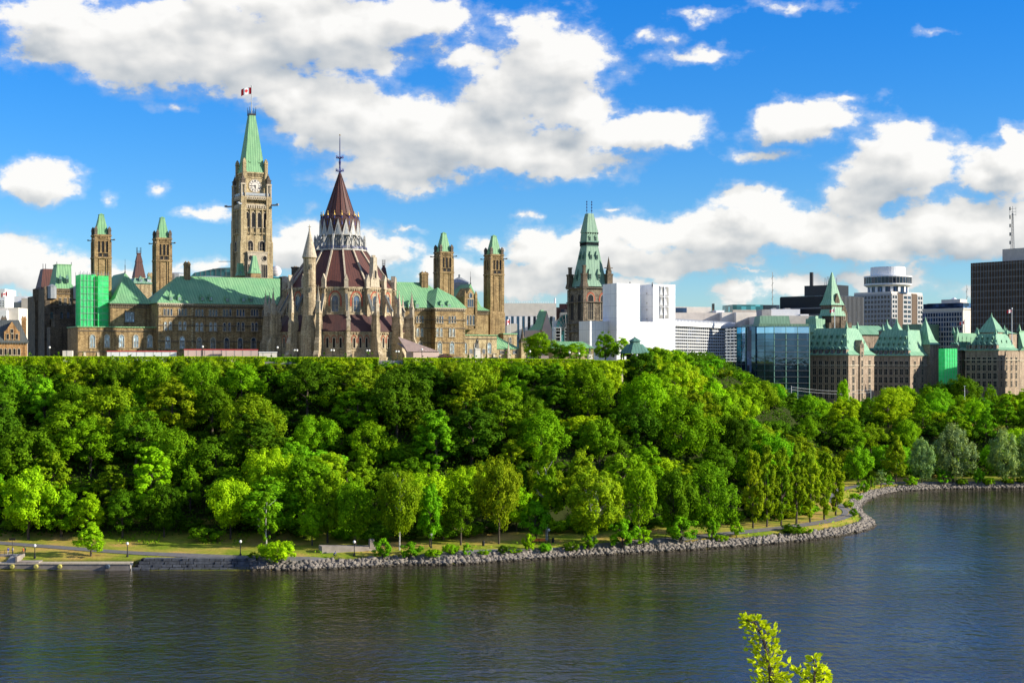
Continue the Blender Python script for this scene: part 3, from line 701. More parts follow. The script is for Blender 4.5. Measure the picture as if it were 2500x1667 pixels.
# ---- ground cover (uncountable): undergrowth between the trunks, weeds on the bank
def leaves_obj(name, P3, size, colr, up=.3):
    n = len(P3); nrm = rng.normal(size=(n,3))+np.array([0,-.2,up]); nrm /= np.linalg.norm(nrm, axis=1)[:,None]
    t = np.cross(nrm, rng.normal(size=(n,3))); t /= np.linalg.norm(t, axis=1)[:,None]; b_ = np.cross(nrm, t)
    sz = size*rng.uniform(.5,1.4,n); V = np.stack([P3-t*(sz*.6)[:,None], P3-b_*(sz*.4)[:,None], P3+t*(sz*.6)[:,None], P3+b_*(sz*.4)[:,None]], 1).reshape(-1,3)
    o = add_mesh(name, np_mesh(name, V, np.arange(4*n).reshape(-1,4), [M['leaf']])); o.color = (*COLS[colr], 1); return o
def scatter(n, x0, x1, y0, y1, cond):
    p = np.c_[rng.uniform(x0,x1,n), rng.uniform(y0,y1,n)]; s = shore_s(p); h = hill_d(p); pd_ = path_d(p); px = 1250+F*p[:,0]/p[:,1]
    k = cond(s, h, pd_, px) & (px > -80) & (px < 2680); return p[k], s[k], h[k]
p1, s1, h1 = scatter(450000, -155, 290, 338, 660, lambda s,h,d,px: ((s > 28) | ((px > 1850) & (s > 17))) & ((h > 1.0) | (px > 1548)) & (d > 3.2))
z = height(p1); cl = (np.sin(p1[:,0]*.9)*np.cos(p1[:,1]*.8)+1)*.7+.3
tag(leaves_obj('undergrowth', np.c_[p1, z+rng.uniform(0,1,len(p1))**1.2*cl*2.6], .62, 'deep green'), kind='stuff')
p1, s1, h1 = scatter(80000, -155, 215, 316, 530, lambda s,h,d,px: (s > 2.9) & (s < 8.2) & (d > 2.2) & (px > 650))
cl = (np.sin(p1[:,0]*.55)+np.sin(p1[:,0]*.23+1)+np.sin(p1[:,0]*1.7+p1[:,1])*.6); k = cl > -.35; p1 = p1[k]; z = height(p1)
tag(leaves_obj('bank_weeds', np.c_[p1, z+rng.uniform(0,1,len(p1))**1.2*np.clip(cl[k],.3,1.4)*1.1], .36, 'bright green'), kind='stuff')
p1, s1, h1 = scatter(16000, -155, 0, 335, 360, lambda s,h,d,px: (s > 20) & (s < 30) & (px < 700) & (px > 180))
k = np.sin(p1[:,0]*.35)+np.sin(p1[:,0]*.9+1) > .1; p1 = p1[k]; z = height(p1)
tag(leaves_obj('ground_ivy', np.c_[p1, z+rng.uniform(0,.5,len(p1))], .32, 'mid green'), kind='stuff')
# ---- clipped hedges along the crest
def hedge(px0, px1, Y0, Y1, top0, top1, depth, label, n, colr='bright green', drop=3.5):
    A = np.array([(px0-1250)/F*Y0, Y0]); B = np.array([(px1-1250)/F*Y1, Y1]); L = np.linalg.norm(B-A)
    t = rng.uniform(0,1,n); p = A+(B-A)*t[:,None]; Yv = p[:,1]; top = CZ+(HY-(top0+(top1-top0)*t))/F*Yv
    # over the flat top and down the front face
    side = rng.random(n) < .62; fz = np.where(side, rng.uniform(0,1,n)*drop, np.abs(rng.normal(size=n))*.06)
    fy = np.where(side, -np.abs(rng.normal(size=n))*.12-fz*.5*(1+.5*np.sin(t*L*.8)+.3*np.sin(t*L*2.3)), rng.uniform(0,depth,n)); 
    bulge = .22*np.sin(t*L*1.3)*np.clip(fz,0,1)
    P3 = np.c_[p[:,0], Yv+fy+bulge, top-fz]
    o = leaves_obj('hedge', P3, .34, colr, .6); tag(o, label, 'hedge', 'hedges along the crest of the bluff')
hedge(-70, 648, 409, 411, 871, 871, 2.2, 'long clipped bright hedge on the crest below the shaded green-roofed wing', 60000, 'yellow-green')
hedge(730, 925, 414, 416, 872, 874, 2.0, 'clipped hedge on the crest below the round turret and brown spire', 15000, 'yellow-green', 2.5)
hedge(648, 730, 416, 416, 873, 873, 1.2, 'short low hedge on top of the grey retaining wall', 3600, 'bright green', 1.3)
hedge(985, 1450, 416, 421, 874, 878, 2.2, 'long clipped hedge on the crest from the stepped buttresses to the hilltop trees', 34000, 'yellow-green')
hedge(1448, 1522, 416, 418, 880, 882, 4.0, 'rounded clipped hedge on top of the arched lookout wall', 8000, 'yellow-green', 1.6)
hedge(1508, 1585, 424, 427, 879, 878, 2.2, 'short clipped hedge on the crest below the pavilion', 6000, 'yellow-green')
# ================= building parts =================
def arch(w, h, pt=.55, n=5):
    """outline of a pointed opening, bottom centre at 0,0; pt = height of the pointed head / width"""
    hw = w/2; hs = h-w*pt*1.0; hs = max(hs, h*.35); hd = h-hs; o = [(-hw, 0), (-hw, hs)]
    for i in range(1, n+1):
        t = i/n; o.append((-hw*(1-t**1.7), hs+hd*math.sin(t*math.pi/2)))
    for i in range(n-1, 0, -1):
        t = i/n; o.append((hw*(1-t**1.7), hs+hd*math.sin(t*math.pi/2)))
    o += [(hw, hs), (hw, 0)]; return o
WC = {}
def window_mesh(kind, w, h, frame, gl, tracery=0):
    key = (kind, round(w, 2), round(h, 2), frame, gl, tracery)
    if key in WC: return WC[key]
    b = MB(); f_ = min(.22, w*.16)
    if kind == 'arch':
        po, pi = arch(w, h), arch(w-2*f_, h-f_)
        b.poly(pi, -.05, .05, 1); b.ring([(po[0][0], -.15)]+po+[(po[-1][0], -.15)], [(pi[0][0], -.15)]+pi+[(pi[-1][0], -.15)], -.22, .05, 0)
        b.box(-w/2-.1, w/2+.1, -.3, .05, -.3, -.1, 0)
        for k in range(tracery):
            x = (k+1)/(tracery+1)*(w-2*f_)-(w/2-f_); b.box(x-.05, x+.05, -.13, .02, 0, h*.68, 0)
        if tracery: b.box(-w/2+f_, w/2-f_, -.12, .02, h*.34, h*.34+.07, 0)
    elif kind == 'round':
        n = 14; po = [(w/2*math.sin(6.2832*i/n), h/2+h/2*math.cos(6.2832*i/n)) for i in range(n+1)]; pi = [((w/2-f_)*math.sin(6.2832*i/n), h/2+(h/2-f_)*math.cos(6.2832*i/n)) for i in range(n+1)]
        b.poly(pi[:-1], -.05, .05, 1); b.ring(po, pi, -.2, .05, 0)
    else:
        b.box(-w/2+f_*.5, w/2-f_*.5, -.05, .05, 0, h-f_*.5, 1)
        b.box(-w/2, -w/2+f_*.6, -.15, .05, 0, h, 0); b.box(w/2-f_*.6, w/2, -.15, .05, 0, h, 0); b.box(-w/2, w/2, -.17, .05, h-f_*.6, h+.06, 0); b.box(-w/2-.08, w/2+.08, -.24, .05, -.16, 0, 0)
        for k in range(tracery):
            x = (k+1)/(tracery+1)*w-w/2; b.box(x-.045, x+.045, -.11, .02, 0, h-f_*.6, 0)
        if kind == 'sash': b.box(-w/2+f_*.6, w/2-f_*.6, -.1, .02, h*.52, h*.52+.08, 0)
    o = b.build('window', [M[frame], M[gl]]); me = o.data; bpy.data.objects.remove(o); WC[key] = me; return me
def win(parent, x, y, z, w, h, kind='arch', frame='trim', gl='glass', tr=1, rz=0.0, name='window'):
    o = bpy.data.objects.new(name, window_mesh(kind, w, h, frame, gl, tr)); col.objects.link(o)
    o.parent = parent; o.location = (x, y, z); o.rotation_euler = (0, 0, rz); return o
def wins(fr, parent, pxs, pyt, pyb, y, w, kind='arch', **k):
    """windows of one row at photo columns pxs on the wall plane y; pyt/pyb top and bottom rows there"""
    for px in pxs:
        x = fr.x(px, y); z0, z1 = fr.z(pyb, x, y), fr.z(pyt, x, y); win(parent, x, y, round(z0, 1), w, round(z1-z0, 1), kind, **k)
def dormer(parent, x, y, z, w, h, depth, roofm='copper', wallm='copper', gl='glass_pale', kind='hip', rz=0.0, name='dormer'):
    key = ('dm', round(w,2), round(h,2), round(depth,2), roofm, wallm, gl, kind)
    if key not in WC:
        b = MB(); b.box(-w/2, w/2, 0, depth, 0, h, 1); b.box(-w*.34, w*.34, -.05, .05, h*.18, h*.9, 2); b.box(-.04, .04, -.09, 0, h*.18, h*.9, 1); b.box(-w*.34, w*.34, -.09, 0, h*.5, h*.56, 1)
        if kind == 'hip': b.add([(-w*.62,-.15,h),(w*.62,-.15,h),(w*.62,depth,h),(-w*.62,depth,h),(0,w*.5,h+w*.95),(0,depth+w*.2,h+w*.95)], [(0,3,2,1),(0,1,4),(1,2,5,4),(2,3,5),(3,0,4,5)], 0)
        elif kind == 'spike': b.frus(-w*.62,w*.62,-.15,w*1.1,h, -.05,.05,w*.45,w*.55,h+w*1.9,0)
        else: b.gable(-w*.6, w*.6, -.12, depth, h, h+w*.75, 0)
        o = b.build(name, [M[roofm], M[wallm], M[gl]]); WC[key] = o.data; bpy.data.objects.remove(o)
    o = bpy.data.objects.new(name, WC[key]); col.objects.link(o); o.parent = parent; o.location = (x, y, z); o.rotation_euler = (0,0,rz); return o
def corbels(b, x0, x1, y, z, d=.35, s=.7, m=0):
    n = max(1, int((x1-x0)/s))
    for i in range(n):
        x = x0+(i+.25)*(x1-x0)/n; b.box(x, x+s*.45, y-d, y+.02, z, z+.35, m)
def pinnacle(parent, x, y, z0, z1, w, mat='trim_dark', name='pinnacle', cross=True):
    key = ('pin', round(z1-z0,1), round(w,2), mat, cross)
    if key not in WC:
        b = MB(); h = z1-z0; b.box(-w/2, w/2, -w/2, w/2, 0, h*.4); b.cb(0,0,w*1.25,w*1.25,h*.36,h*.42)
        for i, j in ((0,-1),(0,1),(1,0),(-1,0)): b.frus(i*w*.35-w*.22,i*w*.35+w*.22,j*w*.35-w*.22,j*w*.35+w*.22,h*.4, i*w*.35-.01,i*w*.35+.01,j*w*.35-.01,j*w*.35+.01,h*.56)
        b.frus(-w*.42,w*.42,-w*.42,w*.42,h*.42,-.04,.04,-.04,.04,h*.94)
        for k in range(3):
            zz = h*(.52+.12*k); rr = w*.42*(1-(zz/h-.42)/.52)+.06; b.cb(0,0,rr*2+.1,.1,zz,zz+.12); b.cb(0,0,.1,rr*2+.1,zz,zz+.12)
        b.cb(0,0,.12,.12,h*.9,h*.96)
        if cross: b.box(-.05,.05,-.05,.05,h*.93,h*1.02); b.box(-.22,.22,-.05,.05,h*.965,h*.985)
        o = b.build(name, M[mat]); WC[key] = o.data; bpy.data.objects.remove(o)
    o = bpy.data.objects.new(name, WC[key]); col.objects.link(o); o.parent = parent; o.location = (x, y, z0); return o
def chimney(fr, parent, px, y, w, pyt, pyb, mat='stone', d=None):
    x = fr.x(px, y); z0, z1 = fr.z(pyb, x, y), fr.z(pyt, x, y); d = d or w*.8; b = MB(); b.cb(0,0,w,d,z0-3,z1-.9); b.cb(0,0,w*1.15,d*1.15,z1-.9,z1-.5); b.cb(0,0,w*.95,d*.95,z1-.5,z1)
    for k in (-1,1): b.frus(k*w*.25-.2,k*w*.25+.2,-.2,.2,z1,k*w*.25-.15,k*w*.25+.15,-.15,.15,z1+.4)
    for k in range(-2,3): b.box(k*w*.2-.07,k*w*.2+.07,-d/2-.08,-d/2+.01,z0,z1-1.1)
    return b.build('chimney', M[mat], parent, loc=(x, y, 0))
def flag(name, label, X, Y, z0, z1, pw, fw, fh, group=None, wave=.3, parent=None, sx=-1):
    """red and white flag with a red maple leaf on a white pole; it streams to the side sx"""
    o = empty(name, (X, Y, z0), 0, label, 'flag', group) if not parent else parent
    b = MB(); b.prism(0,0,pw,pw*.6,0,z1-z0,8); b.prism(0,0,pw*1.6,pw*1.6,z1-z0,z1-z0+pw*3,8); b.build('pole', M['lead'] if parent else M['white'], o, loc=(X,Y,z0) if parent else None)
    leafp = [(0,1),(.14,.72),(.3,.8),(.24,.42),(.45,.62),(.52,.5),(.78,.54),(.7,.32),(.82,.22),(.42,-.12),(.48,-.28),(.08,-.2),(.1,-.62),(-.1,-.62),(-.08,-.2),(-.48,-.28),(-.42,-.12),(-.82,.22),(-.7,.32),(-.78,.54),(-.52,.5),(-.45,.62),(-.24,.42),(-.3,.8),(-.14,.72)]
    f_ = MB(); n = 24; zt = z1-z0-.1
    def pt(u, v, off=0):
        x = sx*u*fw; y = math.sin(u*7.5)*wave*u+off-.25*u; z = zt-fh+v*fh-u*u*fh*.35; return (x, y, z)
    for i in range(n):
        u0, u1 = i/n, (i+1)/n; mt = 0 if (u0 < .249 or u1 > .751) else 1
        for th in (-.015, .015): f_.add([pt(u0,0,th), pt(u1,0,th), pt(u1,1,th), pt(u0,1,th)], [(0,1,2,3)], mt)
    for off in (-.035, .035):
        c = pt(.5, .5, off); vs = [pt(.5+lx*.30*fh/fw*1.05, .5+(lz-.15)*.42, off) for lx, lz in leafp]; nn = len(vs)
        f_.add([pt(.5,.5,off)]+vs, [(0, i+1, (i+1) % nn+1) for i in range(nn)], 0)
    g = f_.build('cloth', [M['red'], M['flagwhite']], o, loc=(X,Y,z0) if parent else None); return o
def grid(b, x0, x1, y, z0, z1, nx, nz, wx, wz, proud=.2, m=0, depth=.05):
    for i in range(nx+1):
        x = x0+(x1-x0)*i/nx; b.box(x-wx/2, x+wx/2, y-proud, y+depth, z0, z1, m)
    for j in range(nz+1):
        z = z0+(z1-z0)*j/nz; b.box(x0-wx/2, x1+wx/2, y-proud+.03, y+depth, z-wz/2, z+wz/2, m)
def gridx(b, x, y0, y1, z0, z1, ny, nz, wy, wz, proud=.2, m=0, sgn=-1):
    """the same on a side wall at x, standing out towards sgn"""
    for i in range(ny+1):
        y = y0+(y1-y0)*i/ny; b.box(x+sgn*proud, x-sgn*.05, y-wy/2, y+wy/2, z0, z1, m)
    for j in range(nz+1):
        z = z0+(z1-z0)*j/nz; b.box(x+sgn*(proud-.03), x-sgn*.05, y0-wy/2, y1+wy/2, z-wz/2, z+wz/2, m)
# ================= the long parliament block =================
C = Frame(-98.9, 560, 28.0); NF = -66.0           # NF: plane of the long rear wall
cb_ = thing('parliament_building', 'long sandstone building with green copper roofs behind the brown-roofed round library', 'building', C)
xl, xr = C.x(386, NF), C.x(1125, NF)
ze = C.z(739.5, xl, NF); zr = C.z(675, C.x(421, NF+10), NF+10)
b = MB(); b.box(xl, xr, NF, NF+26, -2, ze-.05)
xp = C.x(470, NF)                                     # end pavilions stand a little forward
b.box(xl-.0, xp, NF-.7, NF+.2, -2, ze-.08); xq = C.x(1052.7, NF); b.box(xq, xr, NF-3.4, NF+.2, -2, ze-.08)
b.build('wall', M['stone'], cb_)
b = MB()
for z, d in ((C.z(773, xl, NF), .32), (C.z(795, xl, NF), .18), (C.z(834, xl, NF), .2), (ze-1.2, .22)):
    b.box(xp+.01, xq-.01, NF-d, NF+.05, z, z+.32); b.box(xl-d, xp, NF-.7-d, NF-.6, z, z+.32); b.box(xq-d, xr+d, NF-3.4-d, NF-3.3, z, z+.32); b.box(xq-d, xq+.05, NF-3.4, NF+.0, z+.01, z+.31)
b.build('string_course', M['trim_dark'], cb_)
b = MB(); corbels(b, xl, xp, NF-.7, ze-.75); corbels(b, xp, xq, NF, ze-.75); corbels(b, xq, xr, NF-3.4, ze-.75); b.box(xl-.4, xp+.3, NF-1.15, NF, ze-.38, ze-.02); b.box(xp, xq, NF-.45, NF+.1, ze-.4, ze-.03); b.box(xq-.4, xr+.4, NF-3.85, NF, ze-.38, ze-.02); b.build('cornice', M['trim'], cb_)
b = MB()                                              # quoins
for xx, yy in ((xl, NF-.7), (xp, NF-.7), (xq, NF-3.4), (xr, NF-3.4)):
    for k in range(int(ze/.9)):
        w_ = .75 if k % 2 else .5; s_ = 1 if xx in (xl, xq) else -1; b.box(xx-s_*.05, xx+s_*w_, yy-.06, yy+.3, k*.9, k*.9+.62)
b.build('quoins', M['stone_lit'], cb_)
b = MB(); b.hip(xl-.6, xr+.6, NF-.9, NF+22, ze, zr, 9.5, 0)
b.box(xl+10, xr-10, NF+10.3, NF+10.9, zr-.4, zr+.25)
# projecting end pavilion roofs
b.add([(xq-.5,NF-3.9,ze),(xr+.6,NF-3.9,ze),(xr+.55,NF+6,ze+4.4),(xq-.5,NF+6,ze+4.4),((xq+xr)/2-1,NF+5,ze+7.6),((xq+xr)/2+1,NF+9,ze+7.6)], [(0,1,4),(1,2,5,4),(3,0,4,5),(2,3,5),(0,3,2,1)], 0)
b.build('roof', M['copper'], cb_)
def R2(*a): return [rx(2, v) for v in a]
def R5(*a): return [rx(5, v) for v in a]
yl = NF-.7
for tri in ((272,315,356),(460,500,540)): wins(C, cb_, R2(*tri), ry(2,798), ry(2,884), yl, .85, gl='glass', frame='trim', tr=0)
for tri in ((675,713,753),(850,890,930),(1028,1065,1108),(1200,1240,1277),(1385,1415,1450),(1530,1570,1610)): wins(C, cb_, R2(*tri), ry(2,808), ry(2,895), NF, .85, tr=0, frame='trim')
for pr in ((283,343),(468,527)): wins(C, cb_, R2(*pr), ry(2,962), ry(2,1072), yl, 1.15, gl='glass_pale', tr=1)
for pr in ((683,742),(860,918),(1035,1095),(1212,1270),(1395,1440),(1560,1610)): wins(C, cb_, R2(*pr), ry(2,975), ry(2,1085), NF, 1.15, gl='glass_pale' if pr[0] < 1000 else 'glass', tr=1)
wins(C, cb_, R2(310,495), ry(2,1150), ry(2,1308), yl, 1.9, gl='glass_pale', tr=2)
wins(C, cb_, R2(712,887,1062,1235,1405), ry(2,1165), ry(2,1312), NF, 1.9, gl='glass', tr=2)
yr = NF-3.4
for tri in ((570,600,628),(706,735,763)): wins(C, cb_, R5(*tri), ry(5,990), ry(5,1066), yr, .9, tr=0, gl='glass')
wins(C, cb_, R5(215,240,272,350,380,410), ry(5,990), ry(5,1060), NF, .9, tr=0)
for pr in ((574,615),(713,750)): wins(C, cb_, R5(*pr), ry(5,1120), ry(5,1215), yr, 1.2, gl='glass_pale', tr=1)
wins(C, cb_, R5(357,402), ry(5,1122), ry(5,1212), NF, 1.2, gl='glass_pale', tr=1); wins(C, cb_, R5(275), ry(5,1122), ry(5,1212), NF, 1.0)
wins(C, cb_, R5(385), ry(5,1265), ry(5,1400), NF, 2.0, tr=2); wins(C, cb_, R5(597,732), ry(5,1265), ry(5,1402), yr, 2.0, gl='glass_pale', tr=2)
sl = 10.9/(zr-ze)
def on_roof(px, pyb, y0=NF-.9):                       # point on the long roof slope seen at px, pyb
    y = y0+1
    for _ in range(12):
        x = C.x(px, y); z = C.z(pyb, x, y); y = y0+(z-ze)*sl
    return C.x(px, y), y, z
for i, (a, k) in enumerate(((352,'spike'),(460,'hip'),(752,'hip'),(858,'hip'),(1070,'hip'),(1275,'hip'),(1375,'hip'),(1600,'hip'),(1780,'hip'))):
    x, y, z = on_roof(rx(2,a), ry(2,700 if a < 1000 else 718)); dormer(cb_, x, y-.25, z-.1, 1.15, 1.25, 2.6, kind=k)
for a in (272, 350):
    x, y, z = on_roof(rx(5,a), ry(5,905)); dormer(cb_, x, y-.25, z-.1, 1.4, 1.5, 3)
for a in (620, 700): x = C.x(rx(5,a), NF-3.0); dormer(cb_, x, NF-3.3, C.z(ry(5,912), x, NF-3), 1.4, 1.5, 3)
chimney(C, cb_, rx(2,557), NF+10, 1.9, ry(2,212), ry(2,480)); chimney(C, cb_, rx(5,424), NF+9.5, 2.6, ry(5,515), ry(5,760)); chimney(C, cb_, rx(2,1940), NF+12, 1.3, ry(2,275), ry(2,400))

# wings between the tower pairs, with their great hipped roofs
def wing(pxa, pxb, pxr, pyr, pye, y0, y1, ridge_back):
    xa, xb, xm = C.x(pxa, y0), C.x(pxb, y0), C.x(pxr, y0+13); e = C.z(pye, xa, y0); t = C.z(pyr, xm, y0+13)
    b = MB(); b.box(xa, xb, y0, y1, -2, e-.05); b.build('wall', M['stone'], cb_)
    b = MB(); b.box(xa-.2, xb+.2, y0-.3, y0+.05, e-1.4, e-1.1); b.box(xa-.2, xb+.2, y0-.4, y0+.05, e-.4, e-.06); corbels(b, xa, xb, y0, e-.8); b.build('cornice', M['trim_dark'], cb_)
    b = MB(); g = 2.0; zf = e+1.6
    b.frus(xa-.5, xb+.5, y0-.6, y1+.5, e, xa+g, xb-g, y0+g, y1-g, zf)
    b.add([(xa+g,y0+g,zf),(xb-g,y0+g,zf),(xb-g,y1-g,zf),(xa+g,y1-g,zf),(xm,y0+13,t),(xm,ridge_back,t)], [(0,1,4),(1,2,5,4),(2,3,5),(3,0,4,5)])
    b.build('roof', M['copper'], cb_)
    b = MB(); b.prism(0,0,.12,.12,-.5,2.6,6); b.prism(0,0,.05,.05,2.5,4.6,5); b.prism(0,0,.32,.1,.0,.5,8); b.build('finial', M['iron'], cb_, loc=(xm, y0+13, t)); return xa, xb, e
xa, xb, eW = wing(rx(1,1005), rx(1,1420), rx(1,1140), ry(1,694), ry(1,972), -56, -16, -26)
x = C.x(rx(1,1181), -56); win(cb_, x, -56, C.z(ry(1,1140), x, -56), 3.1, 3.2, 'rect', gl='glass_pale', frame='mullion_g', tr=3)
xa2, xb2, eE = wing(rx(5,815), rx(5,1130), rx(5,935), ry(5,640), ry(5,928), -56, -16, -26)
# gabled stone bay on the western wing
x0, x1 = C.x(rx(5,872), -58.5), C.x(rx(5,998), -58.5); xm = (x0+x1)/2; zt = C.z(ry(5,780), xm, -58.5); za = C.z(ry(5,682), xm, -58.5); zb_ = C.z(ry(5,1130), xm, -58.5)
b = MB(); b.box(x0, x1, -58.5, -50, zb_, zt); b.gable(x0+.2, x1-.2, -58.5, -50, zt, za); b.box(x0-.25, x0+.55, -58.9, -58, zb_, zt+.6); b.box(x1-.55, x1+.25, -58.9, -58, zb_, zt+.6)
for k in (x0+.15, x1-.15): b.frus(k-.45,k+.45,-59,-58,zt+.6,k-.05,k+.05,-58.5,-58.4,zt+2.2)
b.box(x0-.3, x1+.3, -59, -58.3, zb_-.4, zb_); gb = b.build('gabled_bay', M['stone'], cb_)
win(gb, xm, -58.5, C.z(ry(5,805), xm, -58.5), 1.6, 2.4, 'round', tr=0); win(gb, xm, -58.5, C.z(ry(5,893), xm, -58.5), 2.6, 2.9, 'rect', tr=2)
for k in (-1,0,1): win(gb, xm+k*1.2, -58.5, C.z(ry(5,1088), xm, -58.5), 1.0, 3.6, 'arch', tr=0)
# low annexes in front of the wings
def annex(pxa, pxb, pyt, y0, depth, pxs, pyt_w, pyb_w):
    xa, xb = C.x(pxa, y0), C.x(pxb, y0); t = C.z(pyt, (xa+xb)/2, y0); b = MB(); b.box(xa, xb, y0, y0+depth, -2, t-.3); b.build('wall', M['stone_lit'] if pxa > 900 else M['stone'], cb_)  # western annex takes the stone with sunlight in its tone
    b = MB(); b.box(xa-.3, xb+.3, y0-.35, y0+depth, t-.3, t); b.build('flat_roof', M['copper'], cb_)
    b = MB()
    for pz in (.28, .92): z = t*pz if pz < .9 else t-1.6; b.box(xa-.15, xb+.05, y0-.2, y0+.05, z, z+.28)
    b.box(xa-.2, xb+.1, y0-.4, y0+.05, .0, 1.6); b.build('string_course', M['trim_dark'], cb_)
    wins(C, cb_, pxs, pyt_w, pyb_w, y0, 2.0, gl='glass_pale', tr=1)
    for k in range(1, 12):
        xx = xa+(xb-xa)*k/12
        if k % 2: bb = MB(); bb.frus(-.45,.45,-.9,.1,0,-.4,.4,-.1,.1,3.2); bb.build('buttress', M['trim'], cb_, loc=(xx, y0, 0))
annex(rx(1,710), rx(1,1435), ry(1,1184), -63.5, 16, [rx(1,v) for v in (843,975,1107,1238,1365)], ry(1,1253), ry(1,1372))
annex(rx(5,828), rx(5,1222), ry(5,1196), -64.5, 16, R5(872,1000,1140), ry(5,1275), ry(5,1402))
wins(C, cb_, R5(940,1078), ry(5,1350), ry(5,1405), -64.5, 1.5, 'rect', tr=2, gl='glass')
# tall slim ventilation towers
def vent_tower(px, pyw, pya, a, pyb=None, wide=None):
    y0 = -44.0; x = C.x(px, y0); zt = C.z(pyw, x, y0); za = C.z(pya, x, y0); zb = 0
    b = MB(); h = a/2
    b.box(-h*.92, h*.92, -h*.92, h*.92, -2, zt)
    for sx in (-1,1):
        for sy in (-1,1):
            b.box(sx*h*.62, sx*h*1.04, sy*h*.62, sy*h*1.04, -2, zt-2.2); b.box(sx*h*.66, sx*h*.98, sy*h*.66, sy*h*.98, zt-2.2, zt+.3)
    for k in (-.22, .22):                              # ribs up each face
        b.box(k*a-.16, k*a+.16, -h*1.0, -h*.9, -2, zt-7.6); b.box(-h*1.0, -h*.9, k*a-.16, k*a+.16, -2, zt-7.6); b.box(h*.9, h*1.0, k*a-.16, k*a+.16, -2, zt-7.6)
    b.cb(0,0,a*1.09,a*1.09,zt-8,zt-7.5); b.cb(0,0,a*1.06,a*1.06,zt-.6,zt-.1); b.cb(0,0,a*1.0,a*1.0,zt-1.6,zt-1.35)
    for i in range(7):
        xx = -h*.55+i*h*.185; b.box(xx, xx+h*.09, -h*1.03, -h*.9, zt-1.35, zt-.6)
    if wide: b.box(-h*1.12, h*1.12, -h*1.12, h*1.12, -2, wide); b.frus(-h*1.12, h*1.12, -h*1.12, h*1.12, wide, -h*1.02,h*1.02,-h*1.02,h*1.02, wide+.8)
    t = b.build('tower', M['stone'], cb_, loc=(x, y0, 0))
    rb = MB(); r_ = h*.80; rb.frus(-r_,r_,-r_,r_,zt-.1, -r_*.8,r_*.8,-r_*.8,r_*.8, zt+(za-zt)*.24); rb.frus(-r_*.8,r_*.8,-r_*.8,r_*.8, zt+(za-zt)*.24, -r_*.34,r_*.34,-r_*.34,r_*.34, za-.6); rb.cb(0,0,r_*.8,r_*.8,za-.62,za-.42); rb.frus(-r_*.32,r_*.32,-r_*.32,r_*.32,za-.45,-.1,.1,-.1,.1,za)
    rb.build('roof', M['copper'], t)
    for k in (-1,0,1): win(t, k*h*.5, -h*.92, zt-5.9, h*.46, 3.9, 'arch', gl='dark', frame='stone', tr=0); win(t, -h*.92, k*h*.5, zt-5.9, h*.46, 3.9, 'arch', gl='dark', frame='stone', tr=0, rz=R(-90))
    for k in (-1,1): win(t, k*h*.3, -h*.92, zt-7.3, h*.42, 1.1, 'rect', gl='dark', frame='trim_dark', tr=0)
    for sx in (-1,1):
        for sy in (-1,1):
            q = MB(); q.cb(0,0,h*.34,h*.34,-.8,2.0); q.cb(0,0,h*.42,h*.42,1.2,1.45); q.frus(-h*.17,h*.17,-h*.17,h*.17,2.0,-.06,.06,-.06,.06,2.7); q.build('turret', M['trim_dark'], t, loc=(sx*h*.82, sy*h*.82, zt))
            q = MB(); q.M = Matrix.Rotation(math.atan2(-sy, sx) if False else math.atan2(sy, sx), 4, 'Z'); q.frus(0,1.6,-.16,.16,0,0,1.5,-.12,.12,.28); q.box(1.3,1.8,-.2,.2,.05,.4)
            if sy*1 == -1 or sx == -1: q.build('gargoyle', M['trim_dark'], t, loc=(sx*h*.9, sy*h*.9, zt-1.9))
    return t
vent_tower(247, ry(1,350), ry(1,153), 5.4); vent_tower(rx(1,1478), ry(1,380), ry(1,183), 5.2)
vent_tower(rx(5,641), ry(5,292), ry(5,75), 5.5); vent_tower(rx(5,1190), ry(5,320), ry(5,106), 5.6, wide=C.z(ry(5,968), C.x(rx(5,1190), -44), -44))
# low western lodge with green roof and corner spire
y0 = -63.0; x0, x1 = C.x(rx(5,1222), y0), C.x(rx(5,1478), y0); e = C.z(ry(5,1352), x0, y0); t = C.z(ry(5,1216), x0, y0+6)
b = MB(); b.box(x0, x1, y0, y0+10, -2, e); b.build('wall', M['stone_lit'], cb_)
b = MB(); b.add([(x0-.3,y0-.4,e),(x1+.4,y0-.4,e),(x1+.4,y0+10,e),(x0-.3,y0+10,e),(x0+.2,y0+6,t),(x0+3.2,y0+6,t)], [(0,3,2,1),(0,1,5,4),(1,2,5),(2,3,4,5),(3,0,4)]); b.build('roof', M['copper'], cb_)
wins(C, cb_, R5(1280,1420), ry(5,1365), ry(5,1405), y0, 1.9, 'rect', tr=2)
pinnacle(cb_, C.x(rx(5,1350), y0-.8), y0-.8, 0, C.z(ry(5,1275), x0, y0), 1.2, 'trim', cross=False, name='buttress')
xs_ = C.x(rx(5,1503), y0-.5); zt = C.z(ry(5,1285), xs_, y0); za = C.z(ry(5,1112), xs_, y0)
b = MB(); b.cb(0,0,1.9,1.9,-2,zt); b.cb(0,0,2.2,2.2,zt-.3,zt); b.build('spire_base', M['stone_lit'], cb_, loc=(xs_, y0-.5, 0)); b = MB(); b.prism(0,0,1.0,.06,0,za-zt,8,.39); b.cb(0,0,1.6,1.6,0,.5)
for sx in (-1,1):
    for sy in (-1,1): b.frus(sx*.7-.2,sx*.7+.2,sy*.7-.2,sy*.7+.2,0,sx*.7-.03,sx*.7+.03,sy*.7-.03,sy*.7+.03,1.8)
b.build('spire', M['trim_dark'], cb_, loc=(xs_, y0-.5, zt))
